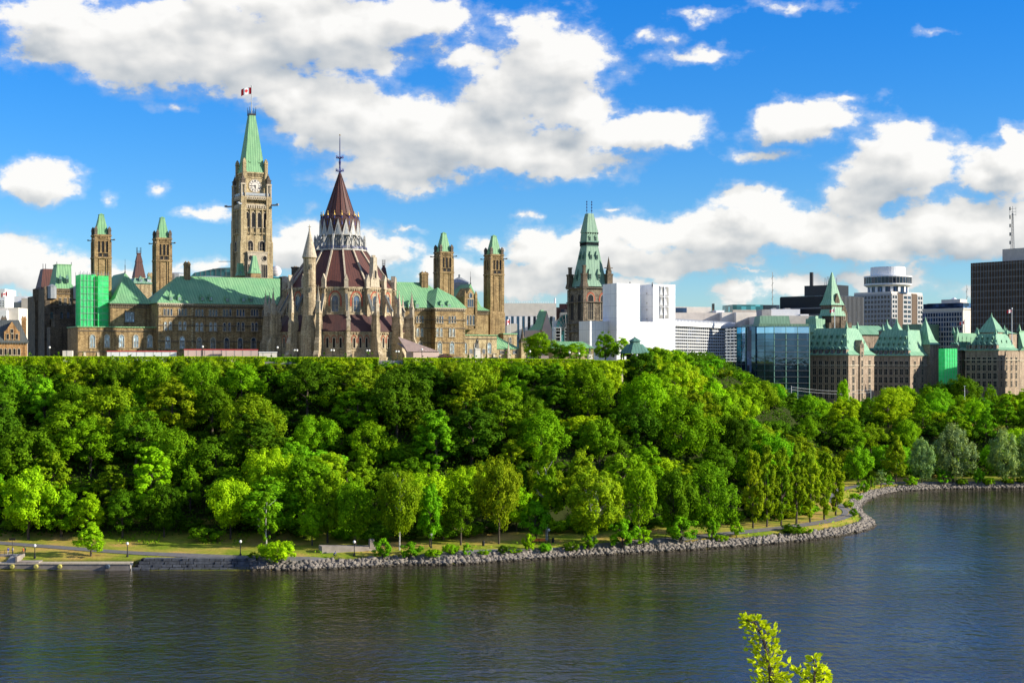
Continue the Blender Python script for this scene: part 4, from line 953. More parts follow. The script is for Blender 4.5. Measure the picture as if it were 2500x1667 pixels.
# flat block behind with green-edged parapet (between tower and lodge)
y0 = -50.0; x0, x1 = C.x(rx(5,1296), y0), C.x(rx(5,1440), y0); t = C.z(ry(5,1180), x0, y0); b = MB(); b.box(x0, x1, y0, y0+14, -2, t-.4); b.build('wall', M['stone_lit'], cb_); b = MB(); b.box(x0-.2, x1+.2, y0-.3, y0+14.2, t-.4, t); b.build('flat_roof', M['copper'], cb_)
win(cb_, (x0+x1)/2, y0, t-3.6, 1.4, 2.2, 'arch')
# roof-top lantern, brown pyramid tower and clutter rising behind the ridges
def pyramid_tower(pxc, y, pyb, pyw, pym, pyt, wpx, base='stone_lit', name='roof_tower'):
    x = C.x(pxc, y); s = F/C.Y(x, y); w_ = wpx/s/1.38; zb, zw, zm, zt = (C.z(v, x, y) for v in (pyb, pyw, pym, pyt))
    b = MB(); b.cb(0,0,w_,w_,zb-8,zw); t = b.build(name, M[base], cb_, loc=(x, y, 0)); h = w_/2
    b = MB(); b.frus(-h*1.05,h*1.05,-h*1.05,h*1.05,zw,-h*.55,h*.55,-h*.55,h*.55,zm); b.frus(-h*.62,h*.62,-h*.62,h*.62,zm,-h*.3,h*.3,-h*.3,h*.3,zt-1.2); b.cb(0,0,h*.75,h*.75,zt-1.2,zt-.8); b.build('roof', M['copper_red'], t)
    b = MB()
    for sx in (-1,1):
        for sy in (-1,1): b.bar((sx*h*.34,sy*h*.34,zt-.8),(sx*h*.34,sy*h*.34,zt+1.3),.12)
    for k in (-1,1): b.bar((-h*.34,k*h*.34,zt-.2),(h*.34,k*h*.34,zt-.2),.1); b.bar((k*h*.34,-h*.34,zt-.2),(k*h*.34,h*.34,zt-.2),.1)
    b.build('cresting', M['iron'], t); return t
pyramid_tower(rx(1,1265), 16, ry(1,860), ry(1,738), ry(1,600), ry(1,495), 36)
pyramid_tower(rx(4,748), -28, ry(4,985), ry(4,975), ry(4,912), ry(4,872), 21, name='roof_tower')
b = MB(); y0 = -6; x0, x1 = C.x(rx(1,1215), y0), C.x(rx(1,1385), y0); b.box(x0, x1, y0, y0+12, 0, C.z(ry(1,792), x0, y0)); b.build('wall', M['stone_lit'], cb_)
b = MB(); b.frus(x0-.3, x1+.3, y0-.4, y0+12, C.z(ry(1,792), x0, y0), x0+1, x1-1, y0+2, y0+10, C.z(ry(1,738), x0, y0)); b.build('roof', M['copper_dull'], cb_)
dormer(cb_, (x0+x1)/2-.5, y0+.3, C.z(ry(1,790), x0, y0), 1.3, 1.6, 2, 'copper_dull', 'copper_dull'); dormer(cb_, (x0+x1)/2+2.5, y0+.3, C.z(ry(1,790), x0, y0), 1.3, 1.6, 2, 'copper_dull', 'white')
chimney(C, cb_, rx(1,1368), -4, 1.7, ry(1,700), ry(1,795), 'stone_lit')
for a, bb in ((1140,420), (0,0)):
    pass
# domed skylights just behind the ridge, seen as pale humps
for px, py, w_ in ((rx(2,405), ry(2,345), 5.0), (rx(2,835), ry(2,390), 6.5), (rx(2,1345), ry(2,408), 6.0)):
    y0 = -38; x = C.x(px, y0); z = C.z(py, x, y0); b = MB(); b.prism(0,0,w_,w_,-5,-.6,20); b.prism(0,0,w_,w_*.75,-.6,-.25,20); b.prism(0,0,w_*.75,w_*.3,-.25,0,20); b.build('skylight', M['lead'] if px > 400 else M['white'], cb_, loc=(x, y0, z))
# small conservatory-like copper lantern behind the western ridge
x = C.x(rx(5,815), -30); z = C.z(ry(5,635), x, -30); b = MB(); b.prism(0,0,5,4.6,-8,.1,16); b.prism(0,0,4.6,.8,.1,2.2,16); b.prism(0,0,.5,.5,2.0,3.4,8); b.build('lantern', M['lead'], cb_, loc=(x, -30, z))
b = MB(); x = C.x(rx(5,240), NF+13); z = C.z(ry(5,640), x, NF+13); b.box(x-5, x+7, NF+12, NF+15, z-3, z+.2); b.build('roof_plant', M['curtain_navy'], cb_)

# two small green roofs before the clock tower, on the ridge
def pav_roof(pxc, y, pyb, pye, pyt, wpx, tpx, name, tur=False):
    x = C.x(pxc, y); s = F/C.Y(x, y); w_ = wpx/s/1.36; tw = tpx/s/1.36; b = MB(); zb, ze_, zt = (C.z(v, x, y) for v in (pyb, pye, pyt))
    b.cb(0,0,w_*.95,w_*.95,zb-8,ze_); q = b.build(name, M['stone'], cb_, loc=(x, y, 0)); b = MB(); h = w_/2; b.frus(-h*1.05,h*1.05,-h*1.05,h*1.05,ze_,-h*.75,h*.75,-h*.75,h*.75,ze_+(zt-ze_)*.25); b.frus(-h*.75,h*.75,-h*.75,h*.75,ze_+(zt-ze_)*.25,-tw/2,tw/2,-tw/2,tw/2,zt); b.build('roof', M['copper'], q)
    dormer(q, 0, -h*.8, ze_+.4, .8, 1.1, 1.6)
pav_roof(rx(2,1235), -26, ry(2,415), ry(2,385), ry(2,225), 27, 17, 'stair_turret'); pav_roof(rx(2,1415), -30, ry(2,420), ry(2,355), ry(2,128), 36, 11, 'stair_turret')

# ================= clock tower =================
ct = thing('clock_tower', 'tall stone clock tower with a steep green copper spire and flagpole', 'clock tower', C)
def R3(y): return C.z(ry(3, y), 0, -6)
a = 12.2; h = a/2; z880, z690, z250 = R3(880), R3(690), R3(240)
b = MB(); b.cb(0,0,a*.88,a*.88,-2,z880-2.5)
for sx in (-1,1):
    for sy in (-1,1):
        b.box(sx*h*.56, sx*h*1.04, sy*h*.56, sy*h*1.04, -2, R3(1230)); b.box(sx*h*.60, sx*h*1.0, sy*h*.60, sy*h*1.0, R3(1232), R3(1050)); b.box(sx*h*.64, sx*h*.98, sy*h*.64, sy*h*.98, R3(1052), z880)
        b.frus(min(sx*h*.56,sx*h*1.04),max(sx*h*.56,sx*h*1.04),min(sy*h*.56,sy*h*1.04),max(sy*h*.56,sy*h*1.04),R3(1230),min(sx*h*.60,sx*h*1.0),max(sx*h*.60,sx*h*1.0),min(sy*h*.60,sy*h*1.0),max(sy*h*.60,sy*h*1.0),R3(1215))
for zz in (1510,1300,1165,1160,980,905): b.cb(0,0,a*.95,a*.95,R3(zz),R3(zz)+.4)
for k in (-.25,0,.25):                                # slim shafts between the louvres
    k *= .76; b.box(k*a-.2, k*a+.2, -h*.97, -h*.8, R3(1170), R3(965)); b.box(-h*.97, -h*.8, k*a-.2, k*a+.2, R3(1170), R3(965))
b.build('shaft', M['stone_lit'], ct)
b = MB(); b.box(-h*.62, h*.62, -h-1.1, -h*.7, -2, R3(1308)); b.box(-h*.66, h*.66, -h-1.25, -h*.7, R3(1312), R3(1302)); pj = b.build('porch_bay', M['trim'], ct)
for k in (-.3, .3):
    win(pj, k*a*.75, -h-1.1, R3(1375), 2.0, 2.3, 'round', gl='dark', tr=0); win(pj, k*a*.75, -h-1.1, R3(1500), 2.3, 5.0, 'rect', gl='dark', frame='trim', tr=2)
for k in (-.2, .2): win(ct, k*a*.93, -h*.885, R3(1298), 2.5, R3(1212)-R3(1298), 'arch', gl='dark', tr=1); win(ct, -h*.885, k*a*.93, R3(1298), 2.5, R3(1212)-R3(1298), 'arch', gl='dark', tr=1, rz=R(-90))
for k in (-1.5,-.5,.5,1.5): win(ct, k*a*.19, -h*.885, R3(1112), 1.6, R3(995)-R3(1112), 'arch', gl='dark', tr=0); win(ct, -h*.885, k*a*.19, R3(1112), 1.6, R3(995)-R3(1112), 'arch', gl='dark', tr=0, rz=R(-90))
b = MB()                                              # corbelled belts under the gallery
for z, n_, w_ in ((R3(968), 9, .5), (R3(905), 11, .4)):
    b.cb(0,0,a*.93,a*.93,z+1.0,z+1.5)
    for i in range(n_):
        k = -h*.58+i*h*1.16/(n_-1); b.box(k-w_/2, k+w_/2, -h*.95, -h*.8, z, z+1.0); b.box(-h*.95,-h*.8,k-w_/2, k+w_/2, z, z+1.0); b.box(h*.8,h*.95,k-w_/2, k+w_/2, z, z+1.0)
b.build('corbel_belt', M['trim'], ct)
b = MB(); b.cb(0,0,a*.84,a*.84,R3(905),R3(868)); b.cb(0,0,a*.9,a*.9,R3(870),R3(850)); b.build('gallery', M['lead'], ct)
for k in (-1.5,-.5,.5,1.5): win(ct, k*a*.17, -h*.845, R3(898), 1.3, 1.3, 'round', gl='dark', tr=0)
b = MB(); u = a*.34; b.box(-u, u, -u, u, z880-3, z690)     # clock stage
for sx in (-1,1):
    for sy in (-1,1): b.box(sx*u*.8, sx*u*1.1, sy*u*.8, sy*u*1.1, z880-3, z690+.4)
b.cb(0,0,u*2.2,u*2.2,z690-.5,z690+.1); b.cb(0,0,u*2.1,u*2.1,R3(735),R3(732))
for i in range(11): k = -u*.7+i*u*.14; b.box(k-.12,k+.12,-u*1.06,-u*.95,R3(722),R3(703)); b.box(-u*1.06,-u*.95,k-.12,k+.12,R3(722),R3(703))
b.build('clock_stage', M['stone_lit'], ct)
def clock(rz):
    e = MB(); n = 32; rr = 2.28; pts = lambda q, yy: [(q*math.sin(6.2832*i/n), yy, q*math.cos(6.2832*i/n)) for i in range(n)]
    e.add(pts(rr, -.1), [tuple(range(n))], 0); zc = R3(793); yo = -u*1.0
    for i in range(n):
        a0, a1 = 6.2832*i/n, 6.2832*(i+1)/n
        for q0, q1, m, yy in ((rr, rr*1.1, 1, -.2), (rr*.60, rr*.63, 2, -.13)):
            e.add([(q0*math.sin(a0),yy,q0*math.cos(a0)),(q0*math.sin(a1),yy,q0*math.cos(a1)),(q1*math.sin(a1),yy,q1*math.cos(a1)),(q1*math.sin(a0),yy,q1*math.cos(a0))], [(0,1,2,3)], m)
    ROM = ['XII','I','II','III','IIII','V','VI','VII','VIII','IX','X','XI']
    for i, rom in enumerate(ROM):
        a_ = 6.2832*i/12; wd_ = {'I':.14,'V':.26,'X':.26}; tot = sum(wd_[c] for c in rom); xx = -tot/2
        def stroke(p, q, w_=.055):
            P2 = [Vector(v) for v in (p, q)]; rot = Matrix.Rotation(a_, 4, 'Y'); A, B = [rot @ Vector((v.x, -.15, v.y+rr*.80)) for v in P2]; e.bar(A, B, w_, 2)
        for c in rom:
            w2 = wd_[c]; cx_ = xx+w2/2
            if c == 'I': stroke((cx_,-.3),(cx_,.3))
            elif c == 'V': stroke((cx_-.1,.3),(cx_,-.3)); stroke((cx_+.1,.3),(cx_,-.3))
            else: stroke((cx_-.1,.3),(cx_+.1,-.3)); stroke((cx_+.1,.3),(cx_-.1,-.3))
            xx += w2
    o = e.build('clock_face', [M['cream'], M['trim'], M['cl_dark']], ct, loc=(0,0,0), rz=rz); Rm = Matrix.Rotation(rz, 4, 'Z'); o.location = Rm @ Vector((0, yo, zc))
    for ang, ln, w_ in ((R(-92), 1.95, .2), (R(172), 1.15, .28)):
        g_ = MB(); g_.bar((-math.sin(ang)*.3,-.2,-math.cos(ang)*.3),(math.sin(ang)*ln,-.2,math.cos(ang)*ln),w_,0,w_*.5); g_.build('hand', M['cl_dark'], o)
clock(0); clock(R(-90))
def spin(px): return 0
b = MB(); v = u*1.0; tp = 1.15; zm = z690+(z250-z690)*.12
b.frus(-v*1.05,v*1.05,-v*1.05,v*1.05,z690,-v*.9,v*.9,-v*.9,v*.9,zm); b.frus(-v*.9,v*.9,-v*.9,v*.9,zm,-tp,tp,-tp,tp,z250)
sr = b.build('roof', M['copper'], ct)
b = MB(); b.cb(0,0,tp*2.3,tp*2.3,z250-.1,z250+.5)
for sx in (-1,0,1):
    for sy in (-1,0,1):
        if sx or sy: b.bar((sx*tp,sy*tp,z250),(sx*tp*1.1,sy*tp*1.1,z250+(3.0 if sx and sy else 1.8)),.22,0,.1)
b.build('cresting', M['iron'], ct)
for k in (-.35,.35): dormer(sr, k*v*1.6*.8, -v*.86, zm-.6, .9, 1.9, 2.0, kind='spike', gl='dark'); dormer(sr, -v*.86, k*v*1.6*.8, zm-.6, .9, 1.9, 2.0, kind='spike', gl='dark', rz=R(-90))
dormer(sr, 0, -v*.60, zm+(z250-zm)*.36, .6, 1.1, 1.2, kind='spike', gl='dark')
for sx in (-1,1):
    for sy in (-1,1):
        q = MB(); q.cb(0,0,1.2,1.2,-3,3.6); q.cb(0,0,1.4,1.4,2.6,3.0); q.frus(-.6,.6,-.6,.6,3.6,-.2,.2,-.2,.2,4.6); q.build('turret', M['stone_lit'], ct, loc=(sx*u*1.02, sy*u*1.02, z690+.6))
        q = MB(); w_ = 2.0                                # open pinnacles over the corner buttresses
        for i in (-1,1):
            for j in (-1,1): q.cb(i*w_*.36,j*w_*.36,.42,.42,0,4.6)
        q.cb(0,0,.7,.7,0,4.6); q.cb(0,0,w_,w_,4.4,5.0); q.build('pinnacle_stage', M['trim'], ct, loc=(sx*h*.82, sy*h*.82, z880))
        pinnacle(ct, sx*h*.82, sy*h*.82, z880+4.9, R3(702), 1.5, 'trim_dark')
        q = MB(); q.M = Matrix.Rotation(math.atan2(sy, sx), 4, 'Z'); q.frus(0,2.4,-.3,.3,0,0,2.3,-.2,.2,.6); q.box(2.0,2.9,-.35,.35,.1,.85); q.build('gargoyle', M['lead'], ct, loc=(sx*h*.97, sy*h*.97, R3(945)))
X, Y, Z = C.world(0, 0, z250+.4)
o = MB(); o.prism(0,0,.2,.1,0,R3(18)-z250-.4,8); o.prism(0,0,.28,.28,R3(18)-z250-.4,R3(18)-z250,8); o.build('flagpole', M['lead'], ct, loc=(0,0,z250+.4))
fl = flag('national_flag', 'red and white maple leaf flag streaming from the clock tower flagpole', X, Y, GZ+R3(95), GZ+R3(22), .11, 4.0, 2.5, wave=.35)
# green debris net on scaffolding against the first tower
sx0, sx1 = C.x(196, -53), C.x(264, -53); t = C.z(668.5, sx0, -53); z0 = C.z(796, sx0, -53)
sf = empty('scaffold', C.world(0,0,0), C.a, 'tall scaffold in bright green debris net on the flat annex roof', 'scaffold', 'green netted scaffolds')
xs1 = sx0+(sx1-sx0)*.46; xs2 = sx0+(sx1-sx0)*.62
b = MB(); b.box(sx0, xs1, -53, -46, z0, t-.2); b.box(xs2, sx1, -53.6, -46, z0, t-.5); b.box(xs1, xs2, -50.4, -46, z0, t+.0); b.build('debris_net', M['net'], sf)
b = MB()
for k in range(9): xx = sx0+(sx1-sx0)*k/8; b.bar((xx,-53.2,z0-.2),(xx,-53.2,t+.9),.1); b.bar((xx,-45.8,z0),(xx,-45.8,t+.9),.1)
for k in range(8): zz = z0+(t-z0)*(k+1)/8; b.bar((sx0-.2,-53.12,zz),(sx1+.2,-53.75,zz),.09)
b.build('scaffold_tubes', M['lead'], sf)
# ================= the round library =================
Lb = Frame(C.world(0,-91.5)[0], C.world(0,-91.5)[1], 28.0)
vd = math.atan2(Lb.ox, Lb.oy)                          # direction of sight, measured at the library
lb = empty('library', (Lb.ox, Lb.oy, GZ), 0, 'round sandstone library with brown tiered roof, lantern and ring of buttresses', 'building')
S0 = F/Lb.oy
def Zl(y): return CZ+(HY-ry(4, y))/S0-GZ
U_ = 1/(2.703*S0)
PH0 = R(6.3)-vd                                        # angle of one corner, 0 = straight toward -y, growing to +x
def pol(rad, ang): return (rad*math.sin(ang), -rad*math.cos(ang))
def ang(i): return PH0+R(22.5)*i
def frnt(i): return abs(((ang(i)+vd+math.pi) % (2*math.pi))-math.pi) < R(112)
rD, rA, rB = 17.5, 21.4, 23.6
zA0, zA1, zD, zT = Zl(1330), Zl(1222), Zl(1045), Zl(790)
b = MB(); b.prism(0,0,rA,rA,-2,zA0,16,PH0); b.prism(0,0,rA+.5,rA+.5,-2,1.6,16,PH0); b.prism(0,0,rA+.25,rA+.25,zA0*.36,zA0*.36+.35,16,PH0); b.prism(0,0,rA+.35,rA+.35,zA0-.4,zA0-.02,16,PH0); b.build('lower_wall', M['stone_lib'], lb)
b = MB(); b.prism(0,0,rA+.6,rD+.6,zA0,zA1,16,PH0); b.build('lower_roof', M['copper_brown'], lb)
b = MB(); b.prism(0,0,rD,rD,zA0,zD,16,PH0); b.prism(0,0,rD+.3,rD+.3,zA1-.2,zA1+.6,16,PH0); b.prism(0,0,rD+.35,rD+.35,zD-.6,zD+.05,16,PH0)
for i in range(16):
    for k in range(9):
        t_ = (k+.5)/9; x0_, y0_ = pol(rD, ang(i)); x1_, y1_ = pol(rD, ang(i+1)); x, y = x0_+(x1_-x0_)*t_, y0_+(y1_-y0_)*t_; am = ang(i+.5); b.M = Matrix.Translation((x,y,0)) @ Matrix.Rotation(am,4,'Z'); b.box(-.17,.17,-.34,.1,zD-1.25,zD-.6)
        x0_, y0_ = pol(rA, ang(i)); x1_, y1_ = pol(rA, ang(i+1)); x, y = x0_+(x1_-x0_)*t_, y0_+(y1_-y0_)*t_; b.M = Matrix.Translation((x,y,0)) @ Matrix.Rotation(am,4,'Z'); b.box(-.2,.2,-.34,.1,zA0-.85,zA0-.4)
b.M = None; b.build('drum', M['stone_lib'], lb)
b = MB(); b.prism(0,0,rD+.25,8.3,zD,zT,16,PH0); b.build('lower_cone_roof', M['copper_red'], lb)
b = MB()                                               # pale ribs down the cone
for i in range(16):
    p0 = pol(rD+.3, ang(i)); p1 = pol(8.4, ang(i)); b.bar((p0[0],p0[1],zD+.25),(p1[0],p1[1],zT+.2),.5)
b.build('roof_ribs', M['trim'], lb)
b = MB()                                               # walkway rail
for k in range(16):
    p0 = pol(8.8, ang(k)); p1 = pol(8.8, ang(k+1)); b.bar((*p0,zT+.9),(*p1,zT+.9),.12); b.bar((*p0,zT+.5),(*p1,zT+.5),.1); b.bar((*p0,zT),(*p0,zT+1),.14)
b.build('railing', M['iron_blue'], lb)
b = MB(); b.prism(0,0,8.9,8.9,zT-.3,zT+.1,16,PH0); b.build('walkway', M['trim_white'], lb)
# lantern
zL1 = Zl(655); b = MB(); b.prism(0,0,5.5,5.5,zT-.5,zL1+1,16,PH0); b.build('lantern_wall', M['trim_white'], lb)
for i in range(16):
    am = ang(i+.5); rr = 5.5*math.cos(R(11.25)); x, y = pol(rr, am); win(lb, x, y, zT+.9, 1.45, Zl(668)-zT-.6, 'arch', frame='trim_white', gl='glass', tr=1, rz=am)
    # white gablets
    g_ = MB(); g_.poly([(-1.18,0),(1.18,0),(1.15,.7),(0,5.2),(-1.15,.7)], -.15, .35, 0); g_.poly([(-.62,.3),(.62,.3),(0,3.3)], -.22, -.14, 1); gx, gy = pol(6.55*math.cos(R(11.25)), am); g_.build('gablet', [M['trim_white'], M['lead']], lb, loc=(gx, gy, Zl(695)), rz=am)
    # flying piers of the lantern, each with its pinnacle
    a_ = ang(i); f_ = MB(); f_.box(-.22,.22,-8.5,-7.8,zT-.2,Zl(735)); f_.bar((0,-8.2,Zl(745)),(0,-5.6,Zl(660)),.42); f_.bar((0,-8.0,Zl(778)),(0,-5.6,Zl(705)),.3); f_.build('flying_pier', M['trim_white'], lb, rz=a_)
    x, y = pol(8.15, a_); pinnacle(lb, x, y, Zl(738), Zl(688), .5, 'trim_white', cross=False)
zc0, zc1 = Zl(620), Zl(558)
b = MB(); n = 32                                       # crown of brown copper peaks
for i in range(n):
    a0, a1 = PH0+R(22.5)*(i/2-.0), PH0+R(22.5)*((i+1)/2)
    up0 = Zl(690) if i % 2 == 0 else Zl(640); up1 = Zl(640) if i % 2 == 0 else Zl(690)
    q0, q1 = pol(6.25, a0), pol(6.25, a1); s0_, s1_ = pol(5.0, a0), pol(5.0, a1); e0, e1 = pol(6.35, a0), pol(6.35, a1)
    b.add([(*q0,up0),(*q1,up1),(*e1,zc0+1.6),(*e0,zc0+1.6)], [(0,1,2,3)]); b.add([(*e0,zc0+1.6),(*e1,zc0+1.6),(*s1_,zc1+.3),(*s0_,zc1+.3)], [(0,1,2,3)])
b.build('crown_roof', M['copper_brown'], lb)
b = MB(); b.prism(0,0,5.3,4.7,zc1-1.5,zc1+.6,16,PH0); zt = Zl(278); b.prism(0,0,4.7,.28,zc1+.6,zt,16,PH0); b.build('spire_roof', M['copper_red'], lb)
b = MB()
for i in range(16): p0 = pol(4.75, ang(i)); p1 = pol(.32, ang(i)); b.bar((*p0,zc1+.6),(*p1,zt),.13)
b.build('spire_ribs', M['copper_red'], lb)
for i in range(16):                                    # blue and gilt finials around the crown
    x, y = pol(6.1, ang(i)); q = MB(); q.prism(0,0,.32,.2,-1.6,1.2,6,0,0); q.prism(0,0,.05,.3,1.2,1.6,6,0,0); q.prism(0,0,.34,.12,1.5,2.2,6,0,1); q.prism(0,0,.05,.04,2.0,3.0,5,0,1); q.prism(0,0,.16,.05,2.6,2.9,6,0,1); q.build('crown_finial', [M['iron_blue'], M['gilt']], lb, loc=(x, y, zc0+1.2))
b = MB(); z1_, z2_, z3_, z4_ = Zl(262), Zl(175), Zl(60), Zl(22)
b.lathe(0,0,[(.45,zt-1.5),(.35,z1_),(.22,Zl(230)),(.4,Zl(205)),(.2,Zl(190)),(.55,z2_),(.16,Zl(165)),(.13,z3_),(.05,z4_)], 8, 0, 0); b.prism(0,0,.28,.1,z4_-.4,z4_,8,0,1)
for zz, rr in ((z1_,1.25),(z2_,1.15)):
    for k in range(8): x, y = pol(rr, R(45)*k); b.bar((0,0,zz-.5),(x,y,zz),.14); b.bar((x,y,zz-.35),(x,y,zz+.6),.14); x2, y2 = pol(rr, R(45)*(k+1)); b.bar((x,y,zz),(x2,y2,zz),.12)
b.build('finial', [M['iron_blue'], M['gilt']], lb)
# drum bays
def hood(parent, x, y, z, w, h, rz, mat='stone_red'):
    key = ('hood', round(w,1), round(h,1), mat)
    if key not in WC:
        q = MB(); po, pi = arch(w*1.34, h+w*.18, .75), arch(w*1.02, h, .62); q.ring(po, pi, -.12, .03); o_ = q.build('arch', M[mat]); WC[key] = o_.data; bpy.data.objects.remove(o_)
    o_ = bpy.data.objects.new('arch', WC[key]); col.objects.link(o_); o_.parent = parent; o_.location = (x,y,z); o_.rotation_euler = (0,0,rz)
for i in range(16):
    am = ang(i+.5)
    if not frnt(i+.5): continue
    rr = rD*math.cos(R(11.25)); x, y = pol(rr, am); zb = Zl(1200); win(lb, x, y, zb, 2.5, Zl(1095)-zb, 'arch', frame='trim', gl='glass', tr=1, rz=am); hood(lb, x, y, zb+1.6, 3.1, Zl(1078)-zb-1.6, am)
    rr = rA*math.cos(R(11.25))
    for k in (-1,0,1):
        t_ = Vector((math.cos(am), math.sin(am))); x, y = pol(rr, am); x += t_.x*k*2.05; y += t_.y*k*2.05; zb = Zl(1432); win(lb, x, y, zb, 1.05, Zl(1367)-zb, 'arch', frame='trim', gl='dark', tr=0, rz=am); hood(lb, x, y, zb+1.5, 1.3, Zl(1357)-zb-1.5, am)
    x, y = pol(rA*math.cos(R(11.25)), am); win(lb, x, y, -.2, .8, 1.5, 'arch', frame='trim', gl='dark', tr=0, rz=am)
# ring of stepped buttresses with flying arches and pinnacles
tops = {0:1170,-1:1062,1:1075,2:1085,-2:1062,3:1085,-3:1068,4:1090,-4:1075,5:1095,-5:1080}
for i in range(-5, 6):
    a_ = ang(i); zt_ = Zl(tops[i]+150); f_ = MB()
    f_.box(-.85,.85,-rB-3.0,-rA+.5,-2,2.2); f_.frus(-.85,.85,-rB-3.0,-rA+.5,2.2,-.78,.78,-rB-2.0,-rA+.5,3.6); f_.box(-.78,.78,-rB-2.0,-rA+.5,3.6,zA0*.62); f_.frus(-.78,.78,-rB-2.0,-rA+.5,zA0*.62,-.62,.62,-rB-1.2,-rA+.5,zA0*.62+1.8); f_.box(-.62,.62,-rB-1.2,-rA+.2,zA0*.62+1.8,zt_*.8); f_.frus(-.62,.62,-rB-1.2,-rA+.2,zt_*.8,-.5,.5,-rB-.9,-rA+.0,zt_*.8+1.2); f_.box(-.5,.5,-rB-.9,-rA+.0,zt_*.8+1.2,zt_)
    f_.box(-.62,.62,-rB-1.05,-rA+.1,zt_-.4,zt_)
    f_.frus(-.5,.5,-rB-.9,-rA+.0,zt_,-.3,.3,-rB-.8,-rB+.6,zt_+1.2)
    bt = f_.build('buttress', M['stone_lib'], lb, rz=a_)
    f_ = MB(); z_h = Zl(1085); z_l = Zl(1235)              # raking flyer
    f_.add([(-.36,-rA+.1,z_l),(.36,-rA+.1,z_l),(.36,-rD+.2,z_h),(-.36,-rD+.2,z_h),(-.36,-rA+.1,z_l+1.7),(.36,-rA+.1,z_l+1.7),(.36,-rD+.2,z_h+1.7),(-.36,-rD+.2,z_h+1.7)], [(0,3,2,1),(4,5,6,7),(0,1,5,4),(1,2,6,5),(2,3,7,6),(3,0,4,7)])
    f_.add([(-.42,-rA+.0,z_l+1.72),(.42,-rA+.0,z_l+1.72),(.42,-rD+.2,z_h+1.72),(-.42,-rD+.2,z_h+1.72),(-.42,-rA+.0,z_l+1.95),(.42,-rA+.0,z_l+1.95),(.42,-rD+.2,z_h+1.95),(-.42,-rD+.2,z_h+1.95)], [(0,3,2,1),(4,5,6,7),(0,1,5,4),(1,2,6,5),(2,3,7,6),(3,0,4,7)], 1)
    f_.build('flying_arch', [M['trim'], M['slate']], bt)
    f_ = MB(); f_.box(-.42,.42,-rD-1.0,-rD+.3,zA1-.5,Zl(1060)); f_.build('drum_pier', M['stone_lib'], bt)
    x, y = 0, -rB-.25; pinnacle(bt, x, y, zt_, Zl(tops[i]-18), 1.1, 'trim')
for i in range(16):
    x, y = pol(rD+.35, ang(i)); q = MB(); q.cb(0,0,1.25,1.25,0,2.2); q.gable(-.7,.7,-.72,.72,2.2,4.2); q.box(-.8,.8,-.8,.8,-.3,.1); q.build('corner_gablet', M['trim'], lb, loc=(x,y,zD-.1), rz=ang(i))
# round stair turret with stone cone
aT = R(-27.6)-vd; x, y = pol(20.3, aT)
tt = MB(); tt.lathe(0,0,[(3.0,-2),(2.9,8.5),(2.6,11),(2.0,Zl(1195)),(1.95,Zl(1040))],18); tt.prism(0,0,2.1,2.1,Zl(1042),Zl(1036),18); tt.prism(0,0,1.92,1.95,Zl(1036),Zl(870),18); tt.prism(0,0,1.95,2.3,Zl(872),Zl(862),18)
tw = tt.build('round_turret', M['stone_lib'], lb, loc=(x,y,0)); tt = MB(); tt.prism(0,0,2.35,.12,Zl(862),Zl(682),18); tt.prism(0,0,.3,.2,Zl(684),Zl(676),8); tt.bar((0,0,Zl(680)),(0,0,Zl(655)),.18); tt.bar((-.5,0,Zl(668)),(.5,0,Zl(668)),.16); tt.build('cone_roof', M['trim'], tw)
for k, zz in enumerate((930, 960, 1075, 1110)): win(tw, *pol(1.93, vd*0+R(-12 if k % 2 else 14)-vd), Zl(zz), .5, 1.3, 'arch', gl='dark', tr=0, rz=R(-12 if k % 2 else 14)-vd)
# tall stone gable dormer
am = ang(1.5); x, y = pol(rD-.6, am); g_ = MB(); g_.poly([(-2.0,-.6),(2.0,-.6),(1.7,2.4),(1.0,4.6),(.75,7.6),(.75,9.6),(-.75,9.6),(-.75,7.6),(-1.0,4.6),(-1.7,2.4)], -.4, 1.4)
for k in (-.5,0,.5): g_.cb(k, .4, .3, .5, 9.6, 10.3)
gd = g_.build('gable_dormer', M['trim'], lb, loc=(x,y,zD), rz=am); win(gd, 0, -.4, 3.0, 1.1, 2.6, 'arch', gl='dark', tr=0)
# passage and square turrets linking the library to the block
ps = empty('tmp', (0,0,0)); bpy.data.objects.remove(ps)
lk = MB(); lk.M = Matrix.Rotation(C.a, 4, 'Z'); lk.box(-9, 9, 12, 27, -2, 15); lk.hip(-9.4,9.4,11,27.4,15,20,5)
lk.build('passage', [M['stone_lib']], lb)
for px, y_, w_, pt_ in ((rx(4,165), 8, 2.2, 898), (rx(4,112), 10, 4.0, 965), (rx(4,790), 8, 2.6, 985)):
    fr2 = Lb; fx = Frame(Lb.ox, Lb.oy, 0); x = fx.x(px, y_); z = Zl(pt_)*fx.Y(x, y_)/Lb.oy; q = MB(); q.cb(0,0,w_,w_*1.2,0,z-.4); q.cb(0,0,w_*1.15,w_*1.35,z-.5,z); q.build('stair_block', M['trim_dark'] if px < 800 else M['stone_lib'], lb, loc=(x, y_, 0))
